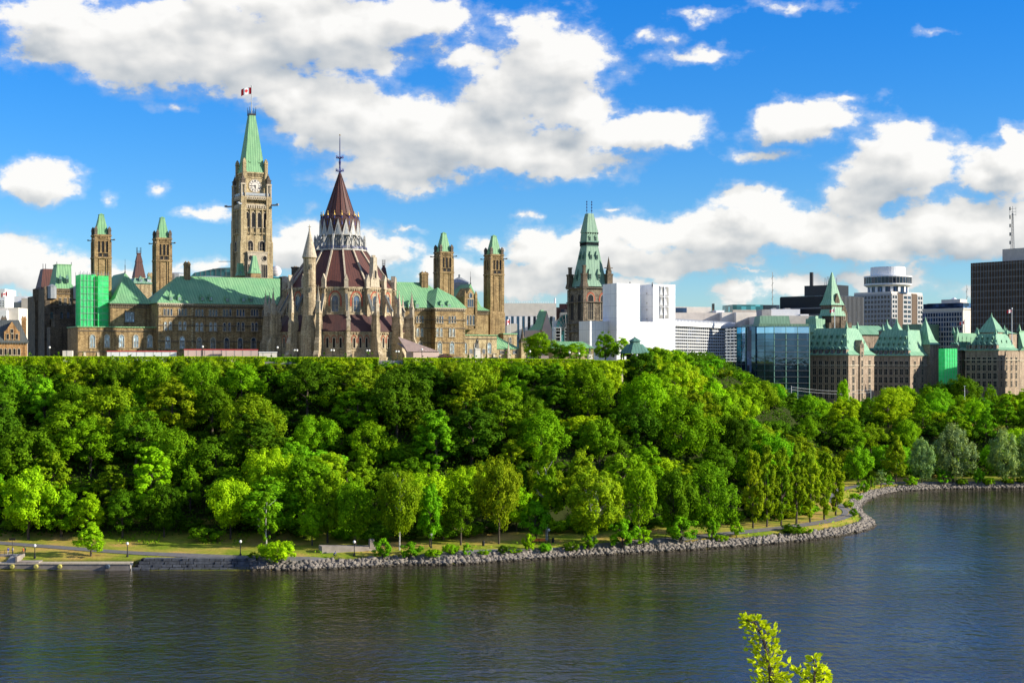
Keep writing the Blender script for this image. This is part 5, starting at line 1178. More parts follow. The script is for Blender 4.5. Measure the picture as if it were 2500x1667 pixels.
# ================= east building group at the far side (lower walls coloured dark for shade, mansard roofs) =================
E = frame_px(r(1,420)[0], 512, 28); 
eb = thing('mansard_building', 'shade-toned stone building with a green mansard and a brown mansard roof beside the netted scaffold', 'building', E)
def e1(x, y, yy=0): px, py = r(1, x, y); X = E.x(px, yy); return X, E.z(py, X, yy)
x1, z1 = e1(690, 840); b = MB(); b.box(0, x1, 0, 16, -2, z1); b.box(x1, e1(760,0)[0], 2, 16, -2, z1*.78)
y_l = E.y(r(1,312)[0], -.0); yb = 16.0
xb0 = E.x(r(1,312)[0], 17); b.box(xb0, 3, 15.5, 30, -2, e1(330,905,17)[1]); b.box(-.7,1.2,-.7,1.2,-2,z1+.6); b.box(x1-1,x1+1,-.7,1.2,-2,z1+.2)
zz = e1(430,1005)[1]
b.box(1.5, x1+3.5, -7, .2, -2, zz*.86); b.box(-1, 9, -13, -6.8, -2, zz*.62)
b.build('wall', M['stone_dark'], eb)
b = MB(); b.box(1.2,x1-1.0,-.12,.4,zz*1.06,z1-.05); b.build('upper_wall', M['stone'], eb)  # lighter stone tone stands in for sunlight on the upper wall
b = MB()
for z in (z1-.5, z1-2.0, zz): b.box(-.2, x1+.2, -.35, .1, z, z+.35)
corbels(b, 1, x1-1, -.1, z1-1.2, .35, .8); b.build('cornice', M['trim_dark'], eb)
b = MB(); zt = e1(600,625,5)[1]; a0, a1 = E.x(r(1,485)[0], 1), E.x(r(1,688)[0], 1); c0, c1 = E.x(r(1,518)[0], 5), E.x(r(1,650)[0], 5); b.frus(a0,a1,1,15,z1-.02,a0+1.1,a1-1.1,2.2,13.8,z1+1.8); b.frus(a0+1.1,a1-1.1,2.2,13.8,z1+1.8,c0,c1,5,11,zt); b.box(c0-.2,c1+.2,4.8,11.2,zt-.05,zt+.3); b.build('green_mansard', M['copper'], eb)
for v in (552, 615): X = e1(v,0,1.5)[0]; dormer(eb, X, 1.6, e1(v,785,1.5)[1], .9, 1.3, 1.8, 'copper_teal', 'copper_teal', 'dark', 'spike')
b = MB(); zb_ = e1(375,835,17)[1]; zt2 = e1(420,660,22)[1]; A0, A1 = E.x(r(1,372)[0], 18), E.x(r(1,520)[0], 18); b.frus(A0,A1,18,29,zb_,A0+1.3,A1-.5,21,26,zt2); b.build('brown_mansard', M['copper_red'], eb)
b = MB()
for k in (A0+1.3, A0+2.2): b.bar((k,21,zt2),(k,21,zt2+1.8),.14)
for k in (c0, c1): b.bar((k,5,zt),(k,5,zt+1.1),.14)
b.build('cresting', M['iron'], eb)
for px_, w_ in ((r(1,472)[0], 1.6), (r(1,705)[0], 1.6), (r(1,355)[0], 2.2)):
    yy = -.2 if px_ > 115 else 17; X = E.x(px_, yy); q = MB(); q.prism(0,0,w_,w_,-3,1.2,8,.39); q.prism(0,0,w_*1.1,.1,1.2,2.0,8,.39); q.build('corner_turret', M['lead'] if w_ < 2 else M['stone_dark'], eb, loc=(X, yy, e1(0,840,0)[1] if w_ < 2 else e1(0,870,17)[1]))
for v in (548, 596, 640): X = e1(v,0)[0]; win(eb, X, -.12, e1(v,985)[1], .9, 2.4, 'rect', gl='dark', frame='trim', tr=1)
for v in (470, 560, 620): X = E.x(r(1,v)[0], -7); win(eb, X, -7, E.z(ry(1,1110), X, -7), 1.2, 2.4, 'arch', gl='glass', frame='trim_dark')
for v in (455, 530, 600): X = E.x(r(1,v)[0], -7); win(eb, X, -7, E.z(ry(1,1330), X, -7), 1.2, 2.4, 'arch', gl='dark', frame='trim_dark')
for k in range(4): q = MB(); q.frus(-.5,.5,-1.2,.2,0,-.4,.4,-.2,.2,zz*.6); q.build('buttress', M['stone_dark'], eb, loc=(1.5+k*4.6, -7, 0))

# ---- ochre house at the edge
O = frame_px(r(1,250)[0], 470, 22); oh = thing('ochre_house', 'ochre sandstone house with grey slate roof and gabled dormer at the picture edge', 'building', O)
def o1(x, y, yy=0): px, py = r(1, x, y); X = O.x(px, yy); return X, O.z(py, X, yy)
xa, zt = o1(-60, 1322); xa -= 6; b = MB(); b.box(xa, 0, 0, 12, -2, zt); b.build('wall', M['orange'], oh)
b = MB(); b.box(xa-.3,.35,-.4,12.3,zt-.35,zt); corbels(b, xa, 0, 0, zt-.75, .3, .8); b.build('cornice', M['slate'], oh)
zr_ = o1(120,1125,5)[1]; xr_ = o1(170,0,5)[0]; b = MB(); b.add([(xa-.3,-.4,zt),(.35,-.4,zt),(.35,12.3,zt),(xa-.3,12.3,zt),(xa,6,zr_),(xr_,4,zr_),(xr_,8,zr_)], [(0,1,5,4),(1,2,6,5),(2,3,4,6),(4,5,6),(3,0,4),(0,3,2,1)]); b.build('roof', M['slate'], oh)
X0, X1 = o1(38,0)[0], o1(180,0)[0]; xm = (X0+X1)/2; zg = o1(0,1225)[1]; za = o1(0,1138)[1]; b = MB(); b.box(X0,X1,-.15,4,zt-.1,zg); b.gable(X0+.4,X1-.4,-.15,4,zg,za); b.build('gable_dormer', M['orange'], oh)
for v in (70,112,153): win(oh, o1(v,0)[0], -.15, o1(v,1300)[1], .85, 1.7, 'rect', gl='dark', frame='trim', tr=0)
win(oh, xm, -.15, o1(0,1240)[1], .9, 1.2, 'rect', gl='dark', frame='trim', tr=0)
for v in (-40,8,50,90,131,172): win(oh, o1(v,0)[0], 0, o1(v,1440)[1], 1.05, 2.1, 'arch', gl='dark', frame='trim', tr=0)
chimney(O, oh, rx(1,218), 5, 1.4, ry(1,1100), ry(1,1280), 'orange'); chimney(O, oh, rx(1,35), 6, 1.6, ry(1,1098), ry(1,1180), 'trim_dark')

def slab(fr, name, label, blocks, cat='building', mats=('wall',), group=None):
    """blocks: (px0, px1, py_top, y0, depth, material, part name)"""
    o = thing(name, label, cat, fr, group)
    for px0, px1, pt, y0, dp, mt, nm in blocks:
        x0, x1 = fr.x(px0, y0), fr.x(px1, y0); t = fr.z(pt, (x0+x1)/2, y0); b = MB(); b.box(x0, x1, y0, y0+dp, -25, t); q = b.build(nm, M[mt], o)
    return o
G1 = frame_px(60, 760, 5); s1 = slab(G1, 'concrete_building', 'plain grey-beige concrete building with stepped top between the ochre house and mansard building', [
 (rx(1,195),rx(1,322),ry(1,925),0,20,'beige','wall'),(rx(1,125),rx(1,196),ry(1,962),2,20,'greyc','wall'),(rx(1,128),rx(1,300),ry(1,908),8,10,'white','roof_plant')])
b = MB(); X = G1.x(rx(1,120),-2); b.box(X, G1.x(rx(1,282),-2), -2, -.1, -20, G1.z(ry(1,1100), X, -2)); b.build('dark_annex', M['curtain_navy'], s1)
G2 = frame_px(20, 690, 3); s2 = slab(G2, 'low_office_block', 'low beige office block behind the ochre house roof', [(-40,rx(1,168),ry(1,1012),0,20,'cream','wall'),(-40,rx(1,60),ry(1,1035),-3,3,'white','wall')])
for v in (10,42,): X = G2.x(rx(1,v),0); win(s2, X, 0, G2.z(ry(1,1090),X,0), 1.6, 2.4, 'rect', gl='dark', frame='white')
G3 = frame_px(0, 900, 0); s3 = slab(G3, 'office_tower', 'white tower top with a strip of windows at the picture edge', [(-60,rx(1,45),ry(1,842),0,20,'white','wall')])
b = MB(); X0, X1 = G3.x(-60,0), G3.x(rx(1,44),0); Z0, Z1 = G3.z(ry(1,1005),0,0), G3.z(ry(1,945),0,0); b.box(X0,X1-.2,-.2,.3,Z0,Z1,1); grid(b, X0, X1-.2, -.2, Z0, Z1, 12, 4, .5, .5, .25, 0); b.build('windows', [M['white'], M['curtain_dark']], s3)
X, Y, _ = W(rx(1,66), 0, 640); flag('flag', 'small maple leaf flag on a pole beside the white tower top, nearest the picture edge', X, Y, GZ, CZ+(HY-ry(1,865))/F*640, .12, 2.6, 1.9, 'small flags on poles')
# teal glass dome roof and radome beyond the long green roof
G4 = frame_px(520, 800, 0); tg = thing('glass_roofed_building', 'distant building with teal glass roof rising behind the long green roof', 'building', G4)
b = MB(); pts = [(rx(2,600),393),(rx(2,650),345),(rx(2,850),305),(rx(2,960),284),(rx(2,1110),278),(rx(2,1120),400)]; xz = [(G4.x(p,0), G4.z(ry(2,q),0,0)) for p,q in pts]; n = len(xz)
b.poly([(xz[0][0],xz[0][1]-12)]+xz+[(xz[-1][0],xz[-1][1]-12)], 0, 30, 0)
for i in range(9): X = xz[0][0]+(xz[-1][0]-xz[0][0])*i/8; zt_ = float(np.interp(X, [q[0] for q in xz[:-1]], [q[1] for q in xz[:-1]])); b.box(X-.15,X+.15,-.2,.1,xz[0][1]-6,zt_,1)
for k in range(4): zq = xz[0][1]+k*4-4; xl_ = float(np.interp(zq, [q[1] for q in xz[:4]], [q[0] for q in xz[:4]])); b.box(xl_,xz[-1][0],-.18,.1,zq,zq+.25,1)
b.build('glass_roof', [M['teal_glass'], M['mullion_g']], tg)
b = MB(); b.box(G4.x(rx(2,1640),0), G4.x(rx(2,1790),0), 0, 12, -20, G4.z(ry(2,392),0,0), 0); b.build('side_hall', M['teal_glass'], tg)
Xr = G4.x(rx(2,1692),4); zc = G4.z(ry(2,322),0,0); b = MB(); b.lathe(Xr,4,[(3.0*math.sin(R(a_))+.01, zc-3.0*math.cos(R(a_))*1.9/1.9) for a_ in range(0,181,15)],18); b.prism(Xr,4,1.4,1.4,zc-9,zc-2,8); b.build('radome', M['rednose'], tg, True)

# ================= old lone tower and the white wrapped building =================
T = frame_px(1448, 640, 27); T6 = lambda x: rx(6, x)
mt = thing('stone_tower', 'dark stone tower with tall green copper mansard spire beside the white wrapped building', 'tower', T)
S6 = F/640*1.0
yA = T.y(T6(352), 0) if False else 12.2
a = 13.4; h = a/2; cx, cy = T.x(T6(527), h), h; cx = T.x(T6(455), 0)+h
def t6(y): return T.z(ry(6, y), cx, 0)
b = MB(); b.box(cx-h, cx+h, 0, a, -2, t6(850))
for sx in (-1,1):
    for sy in (0,1): X, Yc = cx+sx*h, sy*a; b.box(X-1.3*(sx>0)-.4*(sx<0), X+1.3*(sx<0)+.4*(sx>0), Yc-.4 if sy == 0 else Yc-1.3, Yc+1.3 if sy == 0 else Yc+.4, -2, t6(860)); b.box(X-1.9*(sx>0)-.7*(sx<0), X+1.9*(sx<0)+.7*(sx>0), Yc-.7 if sy == 0 else Yc-1.9, Yc+1.9 if sy == 0 else Yc+.7, -2, t6(1180))
b.build('shaft', M['stone_w'], mt)
b = MB()
for y_ in (850, 975, 1165, 1240): b.box(cx-h-.75, cx+h+.75, -.8, a+.8, t6(y_)-.25, t6(y_)+.25)
b.build('string_course', M['trim_dark'], mt)
def hoodp(x, y, z, w, h_, rz=0): hood(mt, x, y, z, w, h_, rz)
for k in (-.24,.24):
    win(mt, cx+k*a, 0, t6(1130), 3.2, t6(905)-t6(1130), 'arch', gl='dark', tr=2); hoodp(cx+k*a, 0, t6(985), 3.4, t6(900)-t6(985)); win(mt, cx-h, h+k*a, t6(1130), 2.6, t6(905)-t6(1130), 'arch', gl='dark', frame='trim_dark', tr=1, rz=R(-90))
for k in (-.28,-.12,.12,.28): win(mt, cx+k*a, 0, t6(1235), 1.2, 2.2, 'rect', gl='dark', frame='trim', tr=0); win(mt, cx+k*a, 0, t6(1310), 1.4, 2.2, 'arch', gl='dark', frame='trim', tr=0)
b = MB(); lv = [(835,h*.92),(790,h*.80),(470,h*.42)]
for (ya,ra),(yb_,rb) in zip(lv, lv[1:]): b.frus(cx-ra,cx+ra,h-ra,h+ra,t6(ya),cx-rb,cx+rb,h-rb,h+rb,t6(yb_))
rb = h*.44; b.frus(cx-rb,cx+rb,h-rb,h+rb,t6(430),cx-rb*.9,cx+rb*.9,h-rb*.9,h+rb*.9,t6(350)); b.frus(cx-rb*.98,cx+rb*.98,h-rb*.98,h+rb*.98,t6(350),cx-rb*.46,cx+rb*.46,h-rb*.46,h+rb*.46,t6(178))
rf = b.build('roof', M['copper_dull'], mt)
b = MB(); b.cb(cx,h,rb*2.06,rb*2.06,t6(472),t6(466)); b.cb(cx,h,rb*1.9,rb*1.9,t6(466),t6(436)); b.cb(cx,h,rb*2.15,rb*2.15,t6(438),t6(428))
for i in range(11): k = -rb+i*rb*.2; b.box(cx+k-.1,cx+k+.1,h-rb*1.03,h-rb*.9,t6(466),t6(436),1); b.box(cx-rb*1.03,cx-rb*.9,h+k-.1,h+k+.1,t6(466),t6(436),1)
for i in range(6): k = -rb+i*rb*.4; b.box(cx+k-.35,cx+k+.0,h-rb*1.0,h-rb*.85,t6(362),t6(350),1)
b.build('belvedere', [M['copper_teal'], M['dark']], mt)
def onr(k, yp): # front-slope depth of the roof at height yp
    t_ = (t6(yp)-t6(790))/(t6(470)-t6(790)); return h-(h*.80+(h*.42-h*.80)*t_)
for k, yp, w_ in ((-.20,775,1.3),(.13,775,1.3),(-.10,592,1.0),(.12,592,1.0)): dormer(rf, cx+k*a, onr(k,yp)-.3, t6(yp), w_, w_*1.9, 2.4, 'copper_dull', 'copper_teal', 'dark', 'spike'); dormer(rf, cx-h+onr(k,yp)-.3, h+k*a, t6(yp), w_, w_*1.9, 2.4, 'copper_dull', 'copper_teal', 'dark', 'spike', rz=R(-90))
for k in (-.5,.5): dormer(rf, cx+k*rb, h-rb-.1, t6(428), 1.0, 1.9, 1.4, 'copper_dull', 'copper_teal', 'dark', 'gable')
b = MB()
for k in (-1,1):
    X = cx+k*rb*.42; b.bar((X,h,t6(180)),(X,h,t6(62)),.16)
    for y_ in (150,122,95,72): b.prism(X,h,.3,.3,t6(y_)-.2,t6(y_)+.2,6)
b.build('finials', M['iron_blue'], mt)
for sx, sy, tp_, w_, sp_ in ((-1,0,650,1.5,0),(1,0,566,1.9,1),(-1,1,657,1.6,0),(1,1,600,1.6,1)):
    X, Yc = cx+sx*h*.92, (0.5 if sy == 0 else a-.5); q = MB(); q.frus(-w_,w_,-w_,w_,t6(845),-w_*.7,w_*.7,-w_*.7,w_*.7,t6(800)); q.cb(0,0,w_*1.4,w_*1.4,t6(800),t6(720)); q.cb(0,0,w_*1.6,w_*1.6,t6(735),t6(722))
    if sp_: q.cb(0,0,w_*1.0,w_*1.0,t6(722),t6(690)); q.cb(0,0,w_*2.0,w_*.5,t6(672),t6(665)); q.prism(0,0,w_*.6,.05,t6(690),t6(tp_),8)
    else: q.cb(0,0,w_*.75,w_*.75,t6(722),t6(tp_)); q.cb(0,0,w_*.95,w_*.95,t6(tp_+12),t6(tp_))
    q.build('corner_turret', M['stone_dark'], mt, loc=(X, Yc, 0))
wb = thing('wrapped_building', 'building fully wrapped in bright white sheeting with two tall shafts', 'building', frame_px(T6(750), 585, 27)); V = frame_px(T6(750), 585, 27)
def v6(x, y, yy=0): X = V.x(T6(x), yy); return X, V.z(ry(6, y), X, yy)
yA = V.y(T6(625), 0); xA = v6(955,0)[0]; b = MB(); b.box(0, xA, 0, yA, -2, v6(850,810)[1]); b.build('tall_shaft', M['tarp'], wb)
xB, xC = v6(1075,0)[0], v6(1272,0)[0]; zB = v6(1175,818)[1]; yB = V.y(T6(958), xB); b = MB(); b.box(xB, xC, 0, yB, -2, zB); b.build('tall_shaft', M['tarp'], wb)
b = MB(); b.box(xA+.02, xB-.02, -.0, yB-.3, -2, v6(1000,1150)[1]); b.box(-8.8, -.02, yA*.55, yA*1.35, -2, v6(625,1140)[1]*1.0); b.build('low_wrap', M['tarp'], wb)
b = MB(); X0, X1 = v6(1130,0)[0], v6(1212,0)[0]                # open tracery bay of the shaft
za, zb2 = v6(1170,832)[1], v6(1170,1120)[1]; b.box(X0, X1, -.08, .05, zb2, za, 1); nb = 3
for i in range(nb):
    q0, q1 = zb2+(za-zb2)*(i+.25)/(nb+.25), zb2+(za-zb2)*(i+1.25)/(nb+.25)
    for s_ in (0,1): A0 = X0+(X1-X0)*(s_*.5+.04); A1 = X0+(X1-X0)*(s_*.5+.46); b.add([(A0,-.14,q0+.3),(A1-.5,-.14,q0+.3),(A0+.3,-.5,q1-.5),(A0,-.14,q1-.4)], [(0,1,2,3)], 0); b.box(A0,A1,-.3,.0,q1-.45,q1-.2,0)
b.box((X0+X1)/2-.2,(X0+X1)/2+.2,-.35,.0,zb2,za,0); b.build('tracery_opening', [M['tarp'], M['greyc']], wb)
b = MB()
for x_, y_ in ((875,800),(1075,805)): X, Z = v6(x_, y_); b.prism(X,.5,.35,.3,Z-1.5,Z+.2,8)
for y_ in (900,985,1045,1128): b.box(xB-.12, xB, yB*.45, yB*.45+.5, v6(1015,y_)[1], v6(1015,y_)[1]+.6)
b.build('site_lamps', M['greyc'], wb)
# things on the far side of the hilltop, left of the old tower
K = frame_px(rx(6,0), 760, 4); s = slab(K, 'courthouse', 'pale long building with tall glazed bays and flat roof behind the hilltop tree', [(rx(5,1290),rx(6,212),ry(6,985),0,30,'cream','wall')])
X0, X1 = K.x(rx(5,1300),0), K.x(rx(6,190),0); Z1 = K.z(ry(5,995),X0,0); b = MB(); b.box(X0, X1, -.3, .2, -8, Z1, 1); nn = 9
for i in range(nn+1): X = X0+(X1-X0)*i/nn; b.box(X-.7,X+.7,-1.0,0,-8,Z1,0)
grid(b, X0, X1, -.3, Z1-14, Z1, nn*3, 5, .15, .15, .12, 2); b.build('glazed_bays', [M['white'], M['curtain_blue'], M['mullion_g']], s)
b = MB(); b.box(K.x(rx(5,1330),-9), K.x(rx(5,1445),-9), -9, -4, -2, K.z(ry(5,1075),0,-9)); b.build('stone_screen', M['cream'], s)
b = MB()
for k in (0,1.2): X = K.x(rx(6,198)+k,3); b.bar((X,3,K.z(ry(6,1015),X,3)),(X,3,K.z(ry(6,940),X,3)),.5)
for k in range(30): X = X0+(X1-X0)*k/29; b.bar((X,.3,K.z(ry(6,985),X,0)),(X,.3,K.z(ry(6,975),X,0)+.3),.1)
b.build('roof_masts', M['white'], s)
X, Y, _ = W(rx(5,1368), 0, 720); flag('flag', 'small pinkish maple leaf flag before the pale glazed building', X, Y, GZ-6, CZ+(HY-ry(5,1022))/F*720, .12, 2.2, 2.6, 'small flags on poles')
K2 = frame_px(rx(6,250), 820, -10); slab(K2, 'brick_block', 'distant red brick block with chimneys beside the old tower', [(rx(6,212),rx(6,352),ry(6,1022),0,25,'red_brick','wall'),(rx(6,238),rx(6,330),ry(6,990),6,12,'red_brick','penthouse'),(rx(6,250),rx(6,356),ry(6,1040),-3,3,'curtain_dark','dark_wing')])
K3 = frame_px(rx(6,285), 745, 0); s = slab(K3, 'grey_block', 'small grey block with ribbon windows in front of the red brick block', [(rx(6,250),rx(6,352),ry(6,1068),0,14,'greyc','wall')]); X0, X1 = K3.x(rx(6,258),0), K3.x(rx(6,350),0); b = MB()
for k in range(3): z = K3.z(ry(6,1090+k*28),0,0); b.box(X0,X1,-.15,.1,z-2.4,z)
b.build('ribbon_windows', M['curtain_dark'], s)
K4 = frame_px(rx(6,80), 600, 27); cg = thing('green_roofed_gatehouse', 'small stone house with steep green gabled roof above the round hilltop tree', 'building', K4)
X0, X1 = K4.x(rx(6,22),0), K4.x(rx(6,165),0); zE = K4.z(ry(6,1225),X0,0); zR = K4.z(ry(6,1100),0,5); b = MB(); b.box(X0+.5,X1,0,10,-2,zE); xm = K4.x(rx(6,125),-.6); b.box(xm-2.2,xm+2.2,-1,4,-2,zE+.2); b.gable(xm-2.2,xm+2.2,-1,5,zE+.2,zE+7.2); b.build('wall', M['pink'], cg)
b = MB(); b.hip(X0+2,X1+.5,-.5,10.5,zE,zR-1,6); b.gable(xm-2.7,xm+2.7,-.7,6,zE+.1,zE+7.9); b.frus(X0+4,X0+7.5,3.5,6.5,zR-.5,X0+5.2,X0+6.4,4.6,5.4,zR+2.6); b.build('roof', M['copper'], cg)
K5 = frame_px(rx(6,290), 690, 0); ag = thing('arched_glass_hall', 'pale building with a curved green glass roof left of the old tower', 'building', K5)
b = MB(); X0, X1 = K5.x(rx(6,190),0), K5.x(rx(6,256),0); b.box(X0,X1,0,10,-2,K5.z(ry(6,1200),X0,0)); b.box(X0-.5,K5.x(rx(6,325),0),4,10,-2,K5.z(ry(6,1140),X0,0)); b.build('wall', M['white'], ag)
for i in range(3):
    for j in range(4): win(ag, X0+2+i*4.2, 0, K5.z(ry(6,1260+j*28),X0,0), 2.2, 3.0, 'rect', gl='dark', frame='white', tr=1)
xc, rr = K5.x(rx(6,300),2), 5.0; zc = K5.z(ry(6,1225),0,0); b = MB(); pts = [(xc+rr*math.cos(R(a_)), zc+rr*1.5*math.sin(R(a_))) for a_ in range(0,181,15)]; b.poly(pts+[(xc-rr,zc-14),(xc+rr,zc-14)], 2, 20, 0)
for q in (1.01, .7, .4): pp = [(xc+rr*q*math.cos(R(a_)), zc+rr*1.5*q*math.sin(R(a_))) for a_ in range(0,181,15)]; b.ring(pp, [(xc+(x-xc)*.96, zc+(z-zc)*.96) for x, z in pp], 1.8, 2.1, 1)
for a_ in range(15,180,20): b.bar((xc,1.9,zc),(xc+rr*math.cos(R(a_)),1.9,zc+rr*1.5*math.sin(R(a_))),.25,1)
b.build('curved_glass_roof', [M['teal_glass'], M['mullion_g']], ag)
K6 = frame_px(rx(6,250), 520, 10); lw = thing('low_green_roof_hall', 'low hall with shallow green copper roof behind the hilltop trees', 'building', K6); X0, X1 = K6.x(rx(6,180),0), K6.x(rx(6,545),0); zE = K6.z(ry(6,1385),X0,0); b = MB(); b.box(X0,X1,0,12,-2,zE); b.build('wall', M['stone_lit'], lw); b = MB(); b.hip(X0-.4,X1+.4,-.5,12.5,zE,K6.z(ry(6,1325),X0,6),3); b.build('roof', M['copper'], lw)
# hilltop pavilion
Pv = frame_px(rx(6,950), 446, 18); pv = thing('pavilion', 'hexagonal look open pavilion with dark teal copper roof and cupola at the crest', 'pavilion', Pv)
x0, x1 = Pv.x(rx(6,830),0), Pv.x(rx(6,1075),0); cx, hw = (x0+x1)/2, (x1-x0)/2; p6 = lambda y: Pv.z(ry(6,y), cx, 3); dd = hw*.8; cy = dd
b = MB()
def hexa(s_, z): return [(cx-hw*s_,cy-dd*s_*.35,z),(cx-hw*s_*.6,cy-dd*s_,z),(cx+hw*s_*.6,cy-dd*s_,z),(cx+hw*s_,cy-dd*s_*.35,z),(cx+hw*s_,cy+dd*s_*.35,z),(cx+hw*s_*.6,cy+dd*s_,z),(cx-hw*s_*.6,cy+dd*s_,z),(cx-hw*s_,cy+dd*s_*.35,z)]
def loft(b, rings, m=0):
    n = len(rings[0]); vs = [p for q in rings for p in q]; fs = [(k*n+i,k*n+(i+1)%n,(k+1)*n+(i+1)%n,(k+1)*n+i) for k in range(len(rings)-1) for i in range(n)]; b.add(vs, fs+[tuple(range(n-1,-1,-1)), tuple(range((len(rings)-1)*n,len(rings)*n))], m)
loft(b, [hexa(1.04,p6(1432)),hexa(1.0,p6(1425)),hexa(.78,p6(1390)),hexa(.52,p6(1350))]); b.build('roof', M['copper_teal'], pv)
b = MB(); loft(b, [hexa(.36,p6(1352)),hexa(.33,p6(1322))]); b.build('lantern', M['copper_teal'], pv); b = MB(); loft(b, [hexa(.44,p6(1324)),hexa(.30,p6(1310)),hexa(.08,p6(1293)),hexa(.02,p6(1284))]); b.build('cupola_roof', M['copper_teal'], pv)
b = MB()
for q in hexa(.9, 0): b.prism(q[0],q[1],.16,.14,-1,p6(1430),8)
for s_ in (-.3,0,.3): b.prism(cx+hw*s_,cy-dd*.9,.14,.12,-1,p6(1430),8)
b.build('posts', M['iron'], pv); b = MB(); loft(b, [hexa(.55,-1),hexa(.55,p6(1440))]); b.build('dark_core', M['dark'], pv)  # near-black block filling the middle of the open pavilion
# arched lookout wall and grey retaining wall in the crest
lk_ = thing('lookout_wall', 'pale curved lookout wall with pointed arches set in the crest foliage', 'retaining wall', frame_px(1482, 416, 0)); LF = frame_px(1482, 416, 0)
b = MB(); x0, x1 = LF.x(1443,0), LF.x(1522,0); zt = LF.z(903,0,0); n = 10; pt_ = lambda t: (x0+(x1-x0)*t, 1.6*(2*t-1)**2)
for i in range(n): A, B_ = pt_(i/n), pt_((i+1)/n); b.add([(*A,-8),(*B_,-8),(*B_,zt),(*A,zt),(A[0],A[1]+4,-8),(B_[0],B_[1]+4,-8),(B_[0],B_[1]+4,zt),(A[0],A[1]+4,zt)], [(0,1,2,3),(3,2,6,7),(5,4,7,6)])
b.build('wall', M['trim'], lk_)
for px in (1458,1484,1496,1508): X = LF.x(px,0); win(lk_, X, 1.6*(2*(X-x0)/(x1-x0)-1)**2, LF.z(928,X,0), 1.15, 2.2, 'arch', gl='dark', frame='trim', tr=0)
rw_ = frame_px(690, 415, 4); b = MB(); X0, X1 = rw_.x(645,0), rw_.x(733,0); zt = rw_.z(883,0,0); b.box(X0,X1,0,2,-6,zt); q = b.build('retaining_wall', M['greyc'], None); q.location = (rw_.ox, rw_.oy, GZ); q.rotation_euler = (0,0,rw_.a); tag(q, 'smooth grey concrete retaining wall in the crest below the pinnacled buttresses', 'retaining wall')
rw2 = frame_px(950, 417, 8); b = MB(); b.box(rw2.x(918,0), rw2.x(985,0), 0, 2, -6, rw2.z(880,0,0)); q = b.build('retaining_wall', M['greyc'], None); q.location = (rw2.ox, rw2.oy, GZ); q.rotation_euler = (0,0,rw2.a); tag(q, 'low pale retaining wall in the crest below the stepped library buttresses', 'retaining wall')
# ================= modern offices and ministry buildings to the right =================
LZ = 20.0
def r7x(x): return rx(7, x)
def r8x(x): return rx(8, x)
Q = frame_px(r7x(42), 760, 60, LZ); wg = thing('gridded_office', 'long white gridded office block with saw-tooth sunshade roof beyond the wrapped building', 'office building', Q)
x1 = Q.x(r7x(800), 0); zt = Q.z(ry(7,762), 0, 0); z0 = Q.z(ry(7,1190), 0, 0); b = MB(); b.box(-6, x1, 0, 40, -3, zt); b.build('glass_wall', M['curtain_dark'], wg)
b = MB(); grid(b, -6, x1, 0, z0-8, zt, 36, 16, .34, .5, .16); b.build('white_grid', M['mullion'], wg)
b = MB(); b.box(-6, x1+1, -1.2, 40, zt, zt+1.0); n = 52
for i in range(n): X = -6+(x1+6)*i/n; b.add([(X,-1.6,zt+1),(X+1.7,-1.6,zt+1),(X+.2,-1.6,zt+3.6),(X,1.5,zt+1),(X+1.7,1.5,zt+1),(X+.2,1.5,zt+3.6)], [(0,1,2),(4,3,5),(0,2,5,3),(2,1,4,5)])
b.build('sunshade', M['white'], wg)
Q2 = frame_px(r7x(200), 830, 12, LZ); wh = slab(Q2, 'flat_roofed_block', 'stacked pale beige plant rooms and blocks behind the white gridded offices', [
 (r7x(45),r7x(650),ry(7,605),0,30,'beige','wall'),(r7x(45),r7x(470),ry(7,535),10,20,'cream','penthouse'),(r7x(45),r7x(180),ry(7,545),6,3,'curtain_navy','louvre'),(r7x(600),r7x(780),ry(7,600),-4,30,'cream','wall'),(r7x(770),r7x(1080),ry(7,600),-8,30,'cream','wall'),(r7x(500),r7x(512),ry(7,495),10,3,'bronze','flue'),(r7x(530),r7x(630),ry(7,575),4,8,'white','vent_box'),(r7x(890),r7x(975),ry(7,695),-9,1,'beige','louvre')])
Q3 = frame_px(r7x(900), 900, 10, LZ); s = slab(Q3, 'teal_office', 'low blue-green glass office top behind the beige blocks', [(r7x(730),r7x(1092),ry(7,508),0,20,'teal_glass','wall'),(r7x(1090),r7x(1290),ry(7,512),3,20,'curtain_dark','wall'),(r7x(730),r7x(1010),ry(7,570),-2,1.5,'beige','wall')])
Q4 = frame_px(r7x(1300), 800, 3, LZ); slab(Q4, 'precast_block', 'pale precast block with white rooftop boxes behind the blue mirror offices', [(r7x(1060),r7x(1710),ry(7,640),0,30,'cream','wall'),(r7x(1185),r7x(1535),ry(7,562),8,16,'white','penthouse'),(r7x(1080),r7x(1190),ry(7,565),7,14,'greyc','penthouse'),(r7x(1540),r7x(1640),ry(7,622),6,10,'white','vent_box'),(r7x(1210),r7x(1250),ry(7,548),9,5,'greyc','vent_box'),(r7x(1350),r7x(1420),ry(7,550),9,5,'greyc','vent_box')])
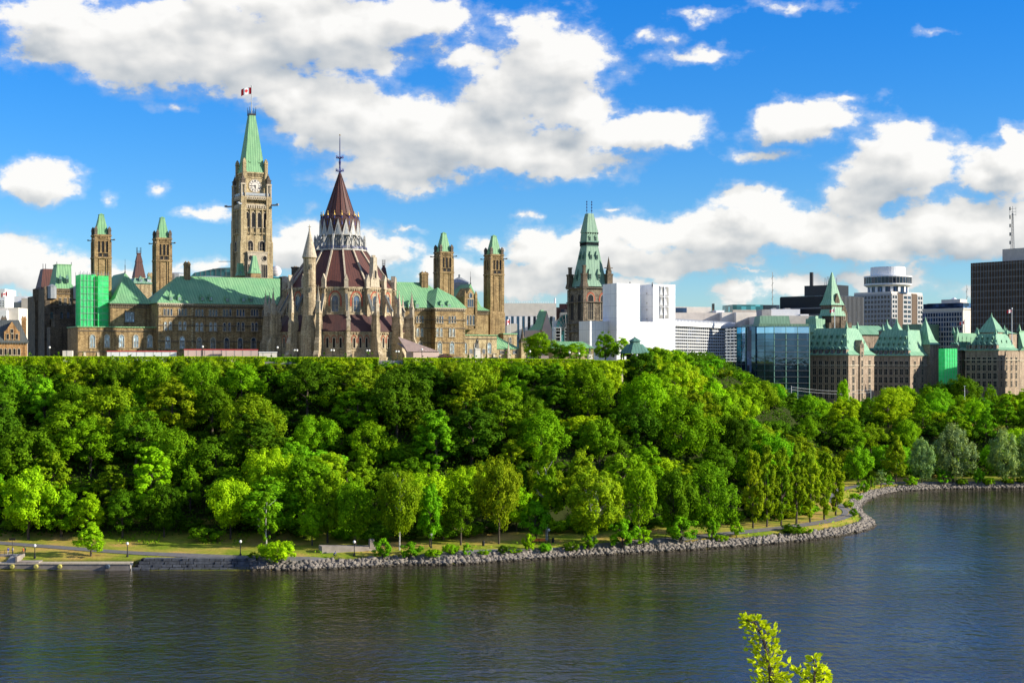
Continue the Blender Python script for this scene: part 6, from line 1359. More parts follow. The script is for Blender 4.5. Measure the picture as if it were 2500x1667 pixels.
# dark slab behind the needle spire
def y_at(fr, px, x): return fr.y(px, x)
Q5 = frame_px(r7x(1960), 900, -42, LZ); dk = thing('dark_slab_office', 'dark slab office block behind the green needle spire', 'office building', Q5)
xL = Q5.x(r7x(1300), 0); zt = Q5.z(ry(7,393), 0, 0); b = MB(); b.box(xL, 0, 0, 34, -3, zt); b.build('wall', M['curtain_dark'], dk)
b = MB(); n = 60
for i in range(n+1): X = xL-xL*i/n; b.box(X-.2,X+.2,-.35,.1,-3,zt-.5)
for i in range(22): b.box(.35,-.1,34*i/21-.25,34*i/21+.25,-3,zt-.5,1)
b.build('fins', [M['black_clad'], M['mullion_g']], dk)
b = MB(); zz = Q5.z(ry(7,560), xL*.5, 0)
for k in range(3):
    for i in range(46): X = xL*.93-xL*.85*i/46; b.box(X,X+.7,-.42,.0,zz-k*4.2,zz-k*4.2+.9)
b.build('window_strip', M['mullion_g'], dk)
b = MB(); b.box(xL*.62, xL*.06, 4, 20, zt, zt+6.5); b.prism(xL*.55,8,1.2,1.2,zt,zt+15,8); b.build('penthouse', M['black_clad'], dk)
b = MB(); random.seed(5)
for k in range(8): X = xL*.28-k*-xL*.02; b.bar((xL*(.28-.03*k),6,zt+6.5),(xL*(.28-.03*k)+random.uniform(-1,1),6,zt+9+random.random()*3),.3)
b.build('roof_aerials', M['lead'], dk)
# blue mirror offices: three faceted bays and the long front
Q6 = frame_px(r7x(1225), 690, 4, LZ); bm = thing('mirror_glass_office', 'dark blue mirror-glass office with green copper plant roof next to the ministry wing', 'office building', Q6)
zt = Q6.z(ry(7,768), 0, 0); x1 = Q6.x(r7x(1645), 0); b = MB()
yb1 = 10; FL = [(-.0,0)]
pA = (0,0); pB = (Q6.x(r7x(1005), 7), 7); pC = (Q6.x(r7x(885), 10), 10); pD = (Q6.x(r7x(780), 14), 14)
def wall_seg(b, A, B, z0, z1, m): b.add([(*A,z0),(*B,z0),(*B,z1),(*A,z1)], [(0,1,2,3)], m)
bodyp = [pD, pC, (pC[0]+1.0, pC[1]-.8), (pB[0]-.4, pB[1]-.8), pB, pA, (x1,0), (x1,40), (pD[0],40)]
n = len(bodyp); b.add([(*p,-3) for p in bodyp]+[(*p,zt) for p in bodyp], [(i,(i+1)%n,n+(i+1)%n,n+i) for i in range(n)]+[tuple(range(n,2*n))], 0)
b.build('mirror_wall', M['curtain_blue'], bm)
b = MB(); segs = [(pD,pC),(pB,pA),(pA,(x1,0))]; zb = Q6.z(ry(7,850),0,0)
def off(A, B, d):
    dx, dy = B[0]-A[0], B[1]-A[1]; L_ = math.hypot(dx, dy); nx_, ny_ = dy/L_*d, -dx/L_*d; return (A[0]+nx_,A[1]+ny_), (B[0]+nx_,B[1]+ny_)
for A, B in segs: A2, B2 = off(A, B, .12); wall_seg(b, A2, B2, zb, zt-.3, 0)
b.build('top_glass_band', M['sky_glass'], bm)
b = MB(); flh = (zt-(-3))/13
for A, B in segs:
    for k in range(13): z = zb-k*flh*.86; A2, B2 = off(A, B, .22); b.bar((*A2,z),(*B2,z),.17,0)
    nn = 3 if A == pA else 2
    for k in range(nn+1): t = k/nn; p = (A[0]+(B[0]-A[0])*t, A[1]+(B[1]-A[1])*t); b.bar((*p,-3),(*p,zt),.35 if A == pA else .28,1)
b.build('frames', [M['mullion_g'], M['copper_teal']], bm)
b = MB(); b.box(pC[0]+.2, pB[0]-.2, pC[1]-2.2, pC[1]+2, -3, zt+.2); b.build('dark_pier', M['curtain_navy'], bm)
b = MB(); b.frus(Q6.x(r7x(1050),8), Q6.x(r7x(1425),8), 8, 22, zt, Q6.x(r7x(1066),8), Q6.x(r7x(1410),8), 9.5, 20, Q6.z(ry(7,640),0,8)); b.build('copper_plant_roof', M['copper_dull'], bm)
b = MB(); b.box(pB[0], x1, .5, 38, zt, zt+1.2); b.build('parapet', M['copper_dull'], bm)

# ---- ministry buildings: stone walls, steep green roofs, rows of dormers
def ministry(nm, label, corner_px, Y, deg, pe, pr, pxl, pxr, rows_l, rows_r, depth_ins=9, base_py=1500, gable=None, zb=LZ, ncl=10, ncr=3, rl=True, group=None, winw=2.0, parent=None):
    fr = frame_px(corner_px, Y, deg, zb); o = parent or thing(nm, label, 'building', fr, group)
    if parent: # second block of the same building
        d = Vector((fr.ox-FR0.ox, fr.oy-FR0.oy)); cc, ss = FR0.c, FR0.s; ox, oy = d.x*cc+d.y*ss, -d.x*ss+d.y*cc
    else: ox = oy = 0
    x1 = fr.x(pxr, 0); y1 = fr.y(pxl, 0); ze_ = fr.z(pe, 0, 0); zr_ = fr.z(pr, depth_ins, depth_ins)
    def bld(b, n_, mt): return b.build(n_, mt, o, loc=(ox, oy, 0))
    b = MB(); b.box(0, x1, 0, y1, -3, ze_); bld(b, 'wall', M['conf'])
    b = MB()
    for z in (ze_-.5, ze_-5.2, 4.5): b.box(-.3, x1+.3, -.3, y1+.3, z, z+.45)
    bld(b, 'string_course', M['trim'])
    b = MB(); g = 1.4; zf = ze_+(zr_-ze_)*.16; ins = min(depth_ins, x1*.42, y1*.42); iy = ins*.55
    b.frus(-.9,x1+.9,-.9,y1+.9,ze_, g,x1-g,g,y1-g,zf); b.frus(g,x1-g,g,y1-g,zf, ins*.8,max(x1-ins*.8,ins+.3),iy,max(y1-iy,ins+.3),zr_)
    for (X, Y_) in ((ins*.8,iy),(ins*.8,y1-iy),(x1-ins*.8,iy)): b.frus(X-.7,X+.7,Y_-.7,Y_+.7,zr_-.2,X-.05,X+.05,Y_-.05,Y_+.05,zr_+3.2)
    rf_ = bld(b, 'roof', M['copper_conf'])
    ww = winw
    for k, (pz, hh_) in enumerate(rows_l):
        z = fr.z(pz, 0, 0)
        for i in range(ncl): yy = y1*(i+.6)/(ncl+.2); q = win(o, ox-.0, oy+yy, z, ww, hh_, 'sash', frame='trim', gl='dark', tr=1, rz=R(-90))
    for k, (pz, hh_) in enumerate(rows_r):
        z = fr.z(pz, 0, 0)
        for i in range(ncr): xx = x1*(i+.6)/(ncr+.2); q = win(o, ox+xx, oy, z, ww*1.1, hh_, 'sash', frame='trim', gl='dark', tr=1)
    # two rows of dormers on each slope, stone gablets at the eaves
    sl_ = (ins*.8-g)/(zr_-zf)
    for row in (.38, .62):
        z = ze_+(zr_-ze_)*row; dd_ = g+(z-zf)*sl_
        for i in range(ncl): yy = y1*(i+.6)/(ncl+.2); 
        for i in range(ncl):
            yy = y1*(i+.6)/(ncl+.2)
            if dd_ < yy < y1-dd_: dormer(o, ox+dd_-.3, oy+yy, z, .9, 1.3, 1.6, 'copper_conf', 'copper_conf', 'dark', 'gable', R(-90))
        for i in range(ncr):
            xx = x1*(i+.6)/(ncr+.2)
            if dd_ < xx < x1-dd_: dormer(o, ox+xx, oy+dd_-.3, z, .9, 1.3, 1.6, 'copper_conf', 'copper_conf', 'dark', 'gable')
    for i in range(ncl): yy = y1*(i+.6)/(ncl+.2); dormer(o, ox-.15, oy+yy, ze_-.2, 1.9, 2.8, 2.4, 'copper_teal', 'conf', 'glass', 'gable', R(-90), 'eaves_gablet')
    if gable:
        gx = fr.x(gable[0], -.6); hw_ = gable[1]; gt = fr.z(gable[2], gx, 0); b = MB(); b.box(gx-hw_,gx+hw_,-.8,4,-3,ze_+ (gt-ze_)*.55); b.gable(gx-hw_*.8,gx+hw_*.8,-.8,4,ze_+(gt-ze_)*.55,gt)
        for s_ in (-1,1): b.frus(gx+s_*hw_*.9-.3,gx+s_*hw_*.9+.3,-1,0,ze_+(gt-ze_)*.5,gx+s_*hw_*.9-.1,gx+s_*hw_*.9+.1,-.6,-.4,ze_+(gt-ze_)*.8)
        bld(b, 'gabled_bay', M['conf'])
        for pz, hh_ in rows_r+[(rows_r[0][0]-24, 2.6), (rows_r[0][0]-46, 2.0)]: win(o, ox+gx, oy-.8, fr.z(pz, gx, 0), 1.7, hh_, 'sash', frame='trim', gl='dark', tr=1)
    return fr, o
def y8(*v): return [(ry(8, q), 3.1) for q in v]
FR0, con = ministry('ministry_building', 'ministry building in buff stone with steep green roofs, lit gables and shaded wings', r8x(395), 700, 48, ry(8,1165), ry(8,968), r8x(35), r8x(585),
    y8(1255,1312,1372,1432,1490), y8(1252,1312,1372,1432,1490), 9, gable=(r8x(494),1.9,ry(8,1055)), ncl=8, ncr=3)
ministry('', '', r8x(850), 745, 48, ry(8,1170), ry(8,982), r8x(535), r8x(1082), y8(1255,1312,1372,1432), y8(1255,1312,1372,1432), 9, gable=(r8x(1050),1.7,ry(8,1065)), ncl=8, ncr=4, parent=con)
# taller cross roofs of the same building
def cross(px, pb, pt, wpx, Y, tip=True):
    fr = frame_px(px, Y, 48, LZ); d = Vector((fr.ox-FR0.ox, fr.oy-FR0.oy)); cc, ss = FR0.c, FR0.s; ox, oy = d.x*cc+d.y*ss, -d.x*ss+d.y*cc; s_ = F/Y; w_ = wpx/s_/1.38; zb = fr.z(pb,0,0); zt_ = fr.z(pt,0,0); b = MB(); h_ = w_/2
    b.box(-h_,h_,-h_,h_,-3,zb); b.build('wall', M['conf'], con, loc=(ox,oy,0)); b = MB(); b.frus(-h_-.6,h_+.6,-h_-.6,h_+.6,zb,-h_*.7,h_*.7,-h_*.7,h_*.7,zb+(zt_-zb)*.2); b.frus(-h_*.7,h_*.7,-h_*.7,h_*.7,zb+(zt_-zb)*.2,-h_*.12,h_*.12,-h_*.12,h_*.12,zt_-1.5)
    b.frus(-.6,.6,-.6,.6,zt_-2.2,-.05,.05,-.05,.05,zt_+1); b.build('pavilion_roof', M['copper_conf'], con, loc=(ox,oy,0))
cross(r8x(752), ry(8,1010), ry(8,905), 46, 770); cross(r8x(963), ry(8,1090), ry(8,898), 66, 765); cross(r8x(680), ry(8,990), ry(8,915), 40, 775)
fl_ = frame_px(r8x(400), 800, 20, LZ); d = Vector((fl_.ox-FR0.ox, fl_.oy-FR0.oy)); ox, oy = d.x*FR0.c+d.y*FR0.s, -d.x*FR0.s+d.y*FR0.c; xe = fl_.x(r8x(735),0); b = MB(); b.hip(-6,xe,-1,16,fl_.z(ry(8,1015),0,0),fl_.z(ry(8,948),0,6),4,flare=1.2); b.build('link_roof', M['copper_conf'], con, loc=(ox,oy,0), rz=R(20-48)); b = MB(); b.box(-5,xe-1,0,15,-3,fl_.z(ry(8,1015),0,0)-.05); b.build('wall', M['conf'], con, loc=(ox,oy,0), rz=R(20-48))
# green scaffold net at its far corner
N_ = frame_px(r8x(1105), 728, 30, LZ); x1 = N_.x(r8x(1197),0); y1 = N_.y(r8x(1084), 0); zt = N_.z(ry(8,1118),0,0); sf2 = thing('scaffold', 'bright green netted scaffold between the two ministry buildings', 'scaffold', N_, 'green netted scaffolds'); b = MB(); b.box(0,x1,0,max(y1,4),0,zt); b.build('debris_net', M['net'], sf2)
b = MB()
for k in range(6): b.bar((x1*k/5,-.2,0),(x1*k/5,-.2,zt+.8),.12)
b.build('scaffold_tubes', M['lead'], sf2)
FR0, jus = ministry('ministry_building', 'far ministry building mostly in shade at the picture edge, steep green roof with turrets', r8x(1500), 740, 48, ry(8,1130), ry(8,1010), r8x(1255), r8x(1652), y8(1225,1282,1342,1402), y8(1225,1282,1342,1402), 8, ncl=6, ncr=4)
con2 = con; con = jus
ministry('', '', r8x(1200), 752, 48, ry(8,1130), ry(8,1005), r8x(1150), r8x(1360), y8(1225,1282), y8(1225,1282,1342,1402), 8, ncl=3, ncr=5, parent=jus)
ministry('', '', r8x(1655), 700, 48, ry(8,1130), ry(8,990), r8x(1652), 2600, [], y8(1225,1282,1342,1402), 6, ncl=0, ncr=4, parent=jus)
cross(r8x(1450), ry(8,1000), ry(8,868), 78, 775); cross(r8x(1545), ry(8,1010), ry(8,960), 60, 775)
# needle-spired stone tower with dormered roof
Nd = frame_px(r8x(275), 790, 30, LZ); nd = thing('spired_tower', 'dark stone tower with slender green needle spire behind the ministry roof', 'tower', Nd)
n8 = lambda y: Nd.z(ry(8,y),0,0); h = 4.1; b = MB(); b.box(-h*1.4,h*1.4,-h,h*1.4,-3,n8(930)); b.box(-h,h,-h,h,-3,n8(800)); b.box(h*.9,h*2.9,-h*.6,h,-3,n8(925)); b.gable(h*.5,h*1.7,-h*1.1,h,n8(860),n8(790)); b.box(h*.5,h*1.7,-h*1.1,h,-3,n8(860)); b.build('shaft', M['stone_dark'], nd)
b = MB(); b.frus(-h*1.15,h*1.15,-h*1.15,h*1.15,n8(800),-h*.85,h*.85,-h*.85,h*.85,n8(760)); b.frus(-h*.85,h*.85,-h*.85,h*.85,n8(760),-.25,.25,-.25,.25,n8(558)); b.frus(-h*1.3,h*1.3,-h*1.2,h,n8(880),-h*.9,h*.9,-h*1.02,h,n8(815)); b.build('roof', M['copper_conf'], nd)
b = MB(); b.gable(-1.6,1.6,-h*1.05,0,n8(765),n8(715)); b.box(-1.6,1.6,-h*1.05,0,n8(800),n8(765)); b.build('gable_dormer', M['stone_dark'], nd); win(nd, h*1.1, -h*1.1, n8(905), 1.6, 4, 'arch', gl='dark', frame='trim')
b = MB(); b.box(-h*3.2,-h*1.6,-2,6,-3,n8(900)); b.frus(-h*3.6,-h*1.4,-3,7,n8(1000),-h*2.8,-h*1.8,0,5,n8(880)); b.build('side_roof', M['copper_conf'], nd)
for px, pt, pb, Yp, g_ in ((r8x(295),825,1000,720,'white'),(r8x(1600),828,1000,720,'white')):
    X, Y, _ = W(px, 0, Yp); flag('flag', 'maple leaf flag on a tall white pole '+('before the needle spire' if px < 2100 else 'on the far shaded ministry roof'), X, Y, CZ+(HY-ry(8,pb))/F*Yp-6, CZ+(HY-ry(8,pt))/F*Yp, .22, 2.4, 1.6, 'small flags on poles', .5)
X, Y, _ = W(r8x(1250), 0, 860); flag('flag', 'maple leaf flag before the pale end wall of the wide hotel', X, Y, CZ+(HY-ry(8,1000))/F*860, CZ+(HY-ry(8,915))/F*860, .2, 2.8, 1.8, 'small flags on poles')
# hotel with round restaurant
H = frame_px(r8x(712), 960, 42, LZ); ho = thing('round_top_hotel', 'white gridded hotel tower topped by a round revolving restaurant', 'hotel', H)
x1, y1 = H.x(r8x(940),0), H.y(r8x(438),0); h8 = lambda y: H.z(ry(8,y),0,0); zt = h8(698); b = MB(); b.box(0,x1,0,y1,-3,zt); b.build('wall', M['cream'], ho)
b = MB(); b.box(-.15,.05,.5,y1-.5,0,zt-2); gridx(b, -.15, .5, y1-.5, 0, zt-2, 11, 22, .8, 1.2, .25, 1); b.build('window_grid', [M['curtain_dark'], M['precast_grey']], ho)
u = x1/5.6; b = MB()
for k, w_ in ((0,1),(2,1.5),(4.6,1)): b.box(k*u+.4,(k+w_)*u-.2,-.15,.05,0,zt-2,0); grid(b,k*u+.4,(k+w_)*u-.2,-.15,0,zt-2,2,22,.8,1.2,.25,1)
b.build('window_grid', [M['curtain_dark'], M['precast_grey']], ho); b = MB()
for k in (1.05,3.6): b.box(k*u,k*u+u*.88,-.5,.0,-3,zt-.8)
b.build('brown_strip', M['brown_panel'], ho)
cxp = H.x(r8x(686), y1*.4); cy = y1*.4; s_ = F/H.Y(cxp, cy); hz = lambda y: H.z(ry(8,y),cxp,cy)
rad = lambda u_: u_/3.016/s_
b = MB(); b.prism(cxp,cy,rad(142),rad(142),zt-1,hz(652),32)
for k in range(16): a_ = 6.283*k/16; b.M = Matrix.Translation((cxp,cy,0)) @ Matrix.Rotation(a_,4,'Z'); b.box(-.9,.9,-rad(146),-rad(138),zt,hz(655),1)
b.M = None; b.build('neck', [M['curtain_navy'], M['white']], ho)
b = MB(); b.prism(cxp,cy,rad(150),rad(172),hz(668),hz(655),40); b.prism(cxp,cy,rad(172),rad(172),hz(655),hz(645),40); b.prism(cxp,cy,rad(173),rad(173),hz(598),hz(588),40); b.prism(cxp,cy,rad(126),rad(124),hz(588),hz(522),40); b.build('white_drum', M['white'], ho, True)
for q in ho.children:
    if q.name.startswith('white_drum'): q.data.shade_flat()
b = MB(); b.prism(cxp,cy,rad(168),rad(168),hz(645),hz(598),40); b.build('restaurant_glass', M['curtain_dark'], ho)
b = MB()
for k in range(40): a_ = 6.283*k/40; b.M = Matrix.Translation((cxp,cy,0)) @ Matrix.Rotation(a_,4,'Z'); b.box(-.12,.12,-rad(170.5),-rad(166),hz(645),hz(598))
b.build('restaurant_frames', M['greyc'], ho)
b = MB(); xq = H.x(r8x(620),-30); b.box(-12,10,-30,-16,-3,h8(905)*.93); q = b.build('annex', M['copper_dull'], ho)
# second hotel
H2 = frame_px(r8x(1240), 930, 40, LZ); h2 = thing('wide_hotel', 'wide hotel with blue-grey gridded face and a pale blank end wall', 'hotel', H2)
x1, y1 = H2.x(r8x(1304),0), H2.y(r8x(943),0); g8 = lambda y: H2.z(ry(8,y),0,0); zt = g8(830); b = MB(); b.box(0,x1,0,y1,-3,zt); b.box(-.6,x1+.6,-.6,y1,zt,zt+.9); b.box(2,x1,2,y1*.95,g8(780),g8(778)); b.box(3,x1+1,4,y1*.6,g8(782),g8(752)); b.build('wall', M['cream'], h2)
b = MB(); b.box(-.1,.1,.5,y1,0,zt-1.5,0); gridx(b,-.1,.5,y1,0,zt-1.5,15,18,.45,.8,.2,1); b.build('window_grid', [M['curtain_navy'], M['precast_grey']], h2)
b = MB(); b.box(.6,x1,.3,y1,zt+.9,g8(782)); b.build('top_glazing', M['curtain_navy'], h2); b = MB(); b.prism(6,y1*.35,2.2,.6,g8(752),g8(738),12); b.build('roof_dish', M['white'], h2)
# black slab tower
BT = frame_px(r8x(1302), 880, -52, LZ); bt = thing('black_tower', 'tall black slab tower with roof plant and lattice mast at the picture edge', 'office tower', BT)
x1 = BT.x(r8x(1302)+230, 0); b8 = lambda y: BT.z(ry(8,y),0,0); zt = b8(490); b = MB(); b.box(0,x1,0,25,-3,zt); b.build('glass_wall', M['tower_glass'], bt)
b = MB(); n = 66
for i in range(n+1): X = x1*i/n; b.box(X-.16,X+.16,-.5,.1,-3,zt,0 if i % 2 else 1)
for k in range(30): z = zt-1-k*3.9; b.box(0,x1,-.22,.1,z-.9,z,0)
b.build('mullions', [M['mullion_g'], M['brown_panel']], bt)
x0 = BT.x(r8x(1530),6); b = MB(); b.box(x0, x1, 6, 20, zt, BT.z(ry(8,388), x0, 6)); b.build('penthouse', M['beige'], bt)
X = BT.x(r8x(1605), 10); z0, z1 = BT.z(ry(8,388),X,10)-1, BT.z(ry(8,72),X,10); b = MB()
for k in range(3): a_ = 2.094*k; b.bar((X+1.2*math.cos(a_),10+1.2*math.sin(a_),z0),(X+.35*math.cos(a_),10+.35*math.sin(a_),z1-4),.22)
for k in range(26):
    t = k/26; rr = 1.2-.85*t; z = z0+(z1-4-z0)*t; zz = z0+(z1-4-z0)*(k+1)/26
    for j in range(3): a_, c_ = 2.094*j, 2.094*(j+1); b.bar((X+rr*math.cos(a_),10+rr*math.sin(a_),z),(X+rr*math.cos(c_),10+rr*math.sin(c_),zz),.12)
b.bar((X,10,z1-5),(X,10,z1),.2)
for k in range(3): b.bar((X-2.2,10,z1-1.5-k*1.8),(X+2.2,10,z1-1.5-k*1.8),.14); b.bar((X-2.2,10,z1-2.2-k*1.8),(X-2.2,10,z1-.6-k*1.8),.14); b.bar((X+2.2,10,z1-2.2-k*1.8),(X+2.2,10,z1-.6-k*1.8),.14)
for k in range(5): b.prism(X-1.6,10,.5,.5,z0+4+k*5,z0+6+k*5,6)
b.build('lattice_mast', M['greyc'], bt)
# thin masts and poles in the town
def mast(px, pt, pb, Y, w_, label): X, Y_, _ = W(px,0,Y); z0, z1 = CZ+(HY-pb)/F*Y, CZ+(HY-pt)/F*Y; b = MB(); b.bar((0,0,0),(0,0,z1-z0),w_,0,w_*.5); [b.bar((-w_*1.3,0,(z1-z0)*k/14),(w_*1.3,0,(z1-z0)*(k+.5)/14),w_*.5) for k in range(14)]; q = b.build('radio_mast', M['greyc']); q.location = (X,Y_,z0); tag(q, label, 'mast', 'thin masts over the town')
mast(r7x(1205), ry(7,120), 900, 1100, .55, 'thin red-grey radio mast standing over the beige roofs'); mast(r8x(1268), ry(8,650), 950, 1100, .5, 'thin mast between the wide hotel and the black tower')
for px, pt, pb, Y, lb_ in ((r7x(188),ry(7,830),ry(7,1180),560,'tall white light pole before the white gridded offices'),(r8x(668),ry(8,1412),ry(8,1490),640,'short light pole before the ministry wing'),(r8x(1252),ry(8,1395),ry(8,1450),640,'light pole against the large dark tree')):
    X, Y_, _ = W(px,0,Y); z0, z1 = CZ+(HY-pb)/F*Y-3, CZ+(HY-pt)/F*Y; b = MB(); b.prism(0,0,.16,.09,0,z1-z0,8); b.cb(0,0,.9,.3,z1-z0,z1-z0+.15); q = b.build('light_pole', M['white']); q.location = (X,Y_,z0); tag(q, lb_, 'light pole')
b = MB(); A = Vector(W(r7x(1430),ry(7,1525),650)); B_ = Vector(W(r8x(560),ry(8,1440),690)); n = 14; pts = [A.lerp(B_, k/n)-Vector((0,0,1.2*math.sin(math.pi*k/n))) for k in range(n+1)]
for p, q in zip(pts, pts[1:]): b.bar(p, q, .09); b.bar(p+Vector((0,0,1.3)), q+Vector((0,0,1.3)), .09)
for p in (A, B_): b.bar(p-Vector((0,0,12)), p+Vector((0,0,1.8)), .25)
tag(b.build('overhead_line', M['lead']), 'pair of thin overhead wires crossing in front of the shaded ministry wing', 'overhead wires')
X, Y_, _ = W(r7x(120),0,590); b = MB(); b.frus(-2.2,2.2,-2,2,0,-1.6,1.6,-1,1,1.2); q = b.build('marquee', M['copper_conf']); q.location = (X,Y_,CZ+(HY-ry(7,1110))/F*590); tag(q, 'small bright green roof peeking above the crest beside the wrapped building', 'roofed shelter')
# ================= lamps, people, benches, cars =================
def lamp(px, pbase, ptop, zg=None, Yv=None, label='', group='globe lamps along the riverside path', two=False):
    if Yv is None: X, Yv = hit(px, pbase); z = hgt(X, Yv)
    else: X = (px-1250)/F*Yv; z = GZ if zg is None else zg
    H_ = CZ+(HY-ptop)/F*Yv-z; o = empty('street_lamp', (X, Yv, z), 0, label, 'street lamp', group); b = MB()
    b.lathe(0,0,[(.28,0),(.26,.35),(.13,.5),(.10,1.2),(.08,H_-.75),(.16,H_-.62),(.10,H_-.55)],10); b.build('post', M['iron'], o)
    for s_ in ((-.35,.35) if two else (0,)):
        g_ = MB(); g_.lathe(s_,0,[(.08+.0,H_-.62),(.24,H_-.5),(.33,H_-.32),(.30,H_-.12),(.12,H_+.02),(.01,H_+.05)],12); g_.build('lamp_globe', M['globe'], o, True)
        if two: a_ = MB(); a_.bar((0,0,H_-.8),(s_,0,H_-.6),.08); a_.build('arm', M['iron'], o)
    return o
for px, pb, pt, lb_ in ((85,1363,1328,'dark path lamp beside the quay steps'),(311,1360,1323,'path lamp at the start of the dark block wall'),(587,1357,1318,'path lamp above the far end of the block wall'),(865,1357,1319,'path lamp in front of the low stone wall'),(1053,1338,1301,'path lamp by the fresh shrubs past the low wall'),(1340,1324,1290,'path lamp right of the orange benches')):
    lamp(px, pb, pt, label=lb_)
HL = 'globe lamps on the hilltop terrace'
for px, pt, lb_, two in ((rx(1,452),ry(1,1365),'terrace lamp before the dark mansard building',0),(rx(2,757),ry(2,1275),'terrace lamp at the pinkish hoarding below the long roof',0),(rx(2,1712),ry(2,1285),'terrace lamp where the hoarding ends',0),(rx(4,168),ry(4,1440),'cluster lamp below the pinnacled buttresses',1),(rx(4,410),ry(4,1440),'cluster lamp before the front bay of the round library',1),(rx(4,645),ry(4,1442),'cluster lamp before the lit bay of the library',1),(rx(4,838),ry(4,1448),'cluster lamp at the last stepped buttress',1),
    (rx(5,403),ry(5,1345),'terrace lamp before the pink canopy',0),(rx(5,1253),ry(5,1425),'terrace lamp below the low western lodge',0),(rx(5,1585),ry(5,1368),'terrace lamp before the round hilltop tree',0),(rx(6,330),ry(6,1415),'terrace lamp between hilltop trees',0),(rx(6,415),ry(6,1425),'terrace lamp before the light green hilltop tree',0),(rx(6,930),ry(6,1440),'terrace lamp under the pavilion eaves',0)):
    lamp(px, 880, pt, Yv=436, label=lb_, group=HL, two=bool(two))
# people
def person(name, X, Y, z, label, shirt, trousers, pose='stand', rz=0.0, s=1.0, group=None):
    hip = Vector((0,0,.92)); J = {'pelvis':hip,'chest':Vector((0,0,1.32)),'neck':Vector((0,0,1.50)),'head':Vector((0,-.02,1.62)),'top':Vector((0,0,1.74))}
    for sd_, k in (('l',-1),('r',1)):
        J['sh'+sd_] = Vector((k*.19,0,1.42)); J['el'+sd_] = Vector((k*.26,.02,1.14)); J['wr'+sd_] = Vector((k*.24,-.10,.90)); J['hp'+sd_] = Vector((k*.10,0,.90)); J['kn'+sd_] = Vector((k*.12,-.03+.02*k,.50)); J['an'+sd_] = Vector((k*.12,.02+.05*k,.09)); J['to'+sd_] = Vector((k*.13,-.15+.05*k,.04))
    if pose == 'ride':
        J['chest'] = Vector((0,-.28,1.28)); J['neck'] = Vector((0,-.38,1.42)); J['head'] = Vector((0,-.45,1.54)); J['top'] = Vector((0,-.46,1.66))
        for sd_, k in (('l',-1),('r',1)): J['sh'+sd_] = Vector((k*.18,-.34,1.34)); J['el'+sd_] = Vector((k*.22,-.5,1.14)); J['wr'+sd_] = Vector((k*.2,-.68,1.02)); J['kn'+sd_] = Vector((k*.1,-.36,.72-.12*k)); J['an'+sd_] = Vector((k*.1,-.16-.1*k,.42-.16*k)); J['to'+sd_] = Vector((k*.1,-.32-.1*k,.38-.16*k))
    if pose == 'talk': J['wrr'] = Vector((.14,-.30,1.20)); J['elr'] = Vector((.27,-.08,1.15))
    order = list(J); rad = {'pelvis':.15,'chest':.17,'neck':.065,'head':.10,'top':.085,'sh':.075,'el':.05,'wr':.035,'hp':.10,'kn':.07,'an':.045,'to':.04}
    E_ = [('pelvis','chest'),('chest','neck'),('neck','head'),('head','top')]+[(a+s_, b_+s_) for s_ in 'lr' for a, b_ in (('sh','el'),('el','wr'),('hp','kn'),('kn','an'),('an','to'))]+[('chest','sh'+s_) for s_ in 'lr']+[('pelvis','hp'+s_) for s_ in 'lr']
    me = bpy.data.meshes.new('person'); me.from_pydata([tuple(J[k]*s) for k in order], [(order.index(a), order.index(b_)) for a, b_ in E_], []); o = bpy.data.objects.new('person', me); col.objects.link(o)
    m1 = o.modifiers.new('skin', 'SKIN'); 
    for i, k in enumerate(order): rr = rad.get(k, rad.get(k[:2], .06))*s; me.skin_vertices[0].data[i].radius = (rr, rr*.8)
    me.skin_vertices[0].data[order.index('pelvis')].use_root = True
    o.modifiers.new('sub', 'SUBSURF').levels = 1
    dg = bpy.context.evaluated_depsgraph_get(); ev = bpy.data.meshes.new_from_object(o.evaluated_get(dg)); o.modifiers.clear(); o.data = ev
    for mt_ in (trousers, shirt, 'skin', 'cl_dark'): ev.materials.append(M[mt_])
    for p in ev.polygons:
        c = p.center/s; p.material_index = 2 if (c.z > 1.46 or abs(c.x) > .215 and c.z < 1.22) else (1 if c.z > .93 else 0)
        if pose == 'ride' and p.material_index == 0 and c.z < .9 and c.z > .5: p.material_index = 0
        p.use_smooth = True
    o.location = (X, Y, z); o.rotation_euler = (0,0,rz); tag(o, label, 'person', group)
    h_ = MB(); hd = J['head']*s; h_.lathe(hd.x,hd.y+.01,[(.02,hd.z+.13*s),(.09*s,hd.z+.10*s),(.115*s,hd.z+.03*s),(.11*s,hd.z-.02)],10); h_.build('hair', M['cl_dark'], o, True); return o
PG = 'people by the quay steps'
Xq, Yq = gnd(21, 1352, 2.6); zq = 2.45
for px, lb_, sh, tr_, po, rz in ((20,'person in blue top standing by the quay railing, farthest from the steps','cl_blue','cl_white','talk',.6),(31,'person in pale top and dark trousers at the head of the quay steps','cl_white','cl_dark','stand',-.5),(57,'person in orange top by the quay steps handrail','cl_orange','skin','stand',.3),(61,'person in green top half behind the one in orange','cl_green','cl_dark','stand',-.3)):
    Y_ = Yq+(.8 if px == 61 else 0); person('person', (px-1250)/F*Y_, Y_, hgt((px-1250)/F*Y_, Y_)-.02, lb_, sh, tr_, po, rz, group=PG)
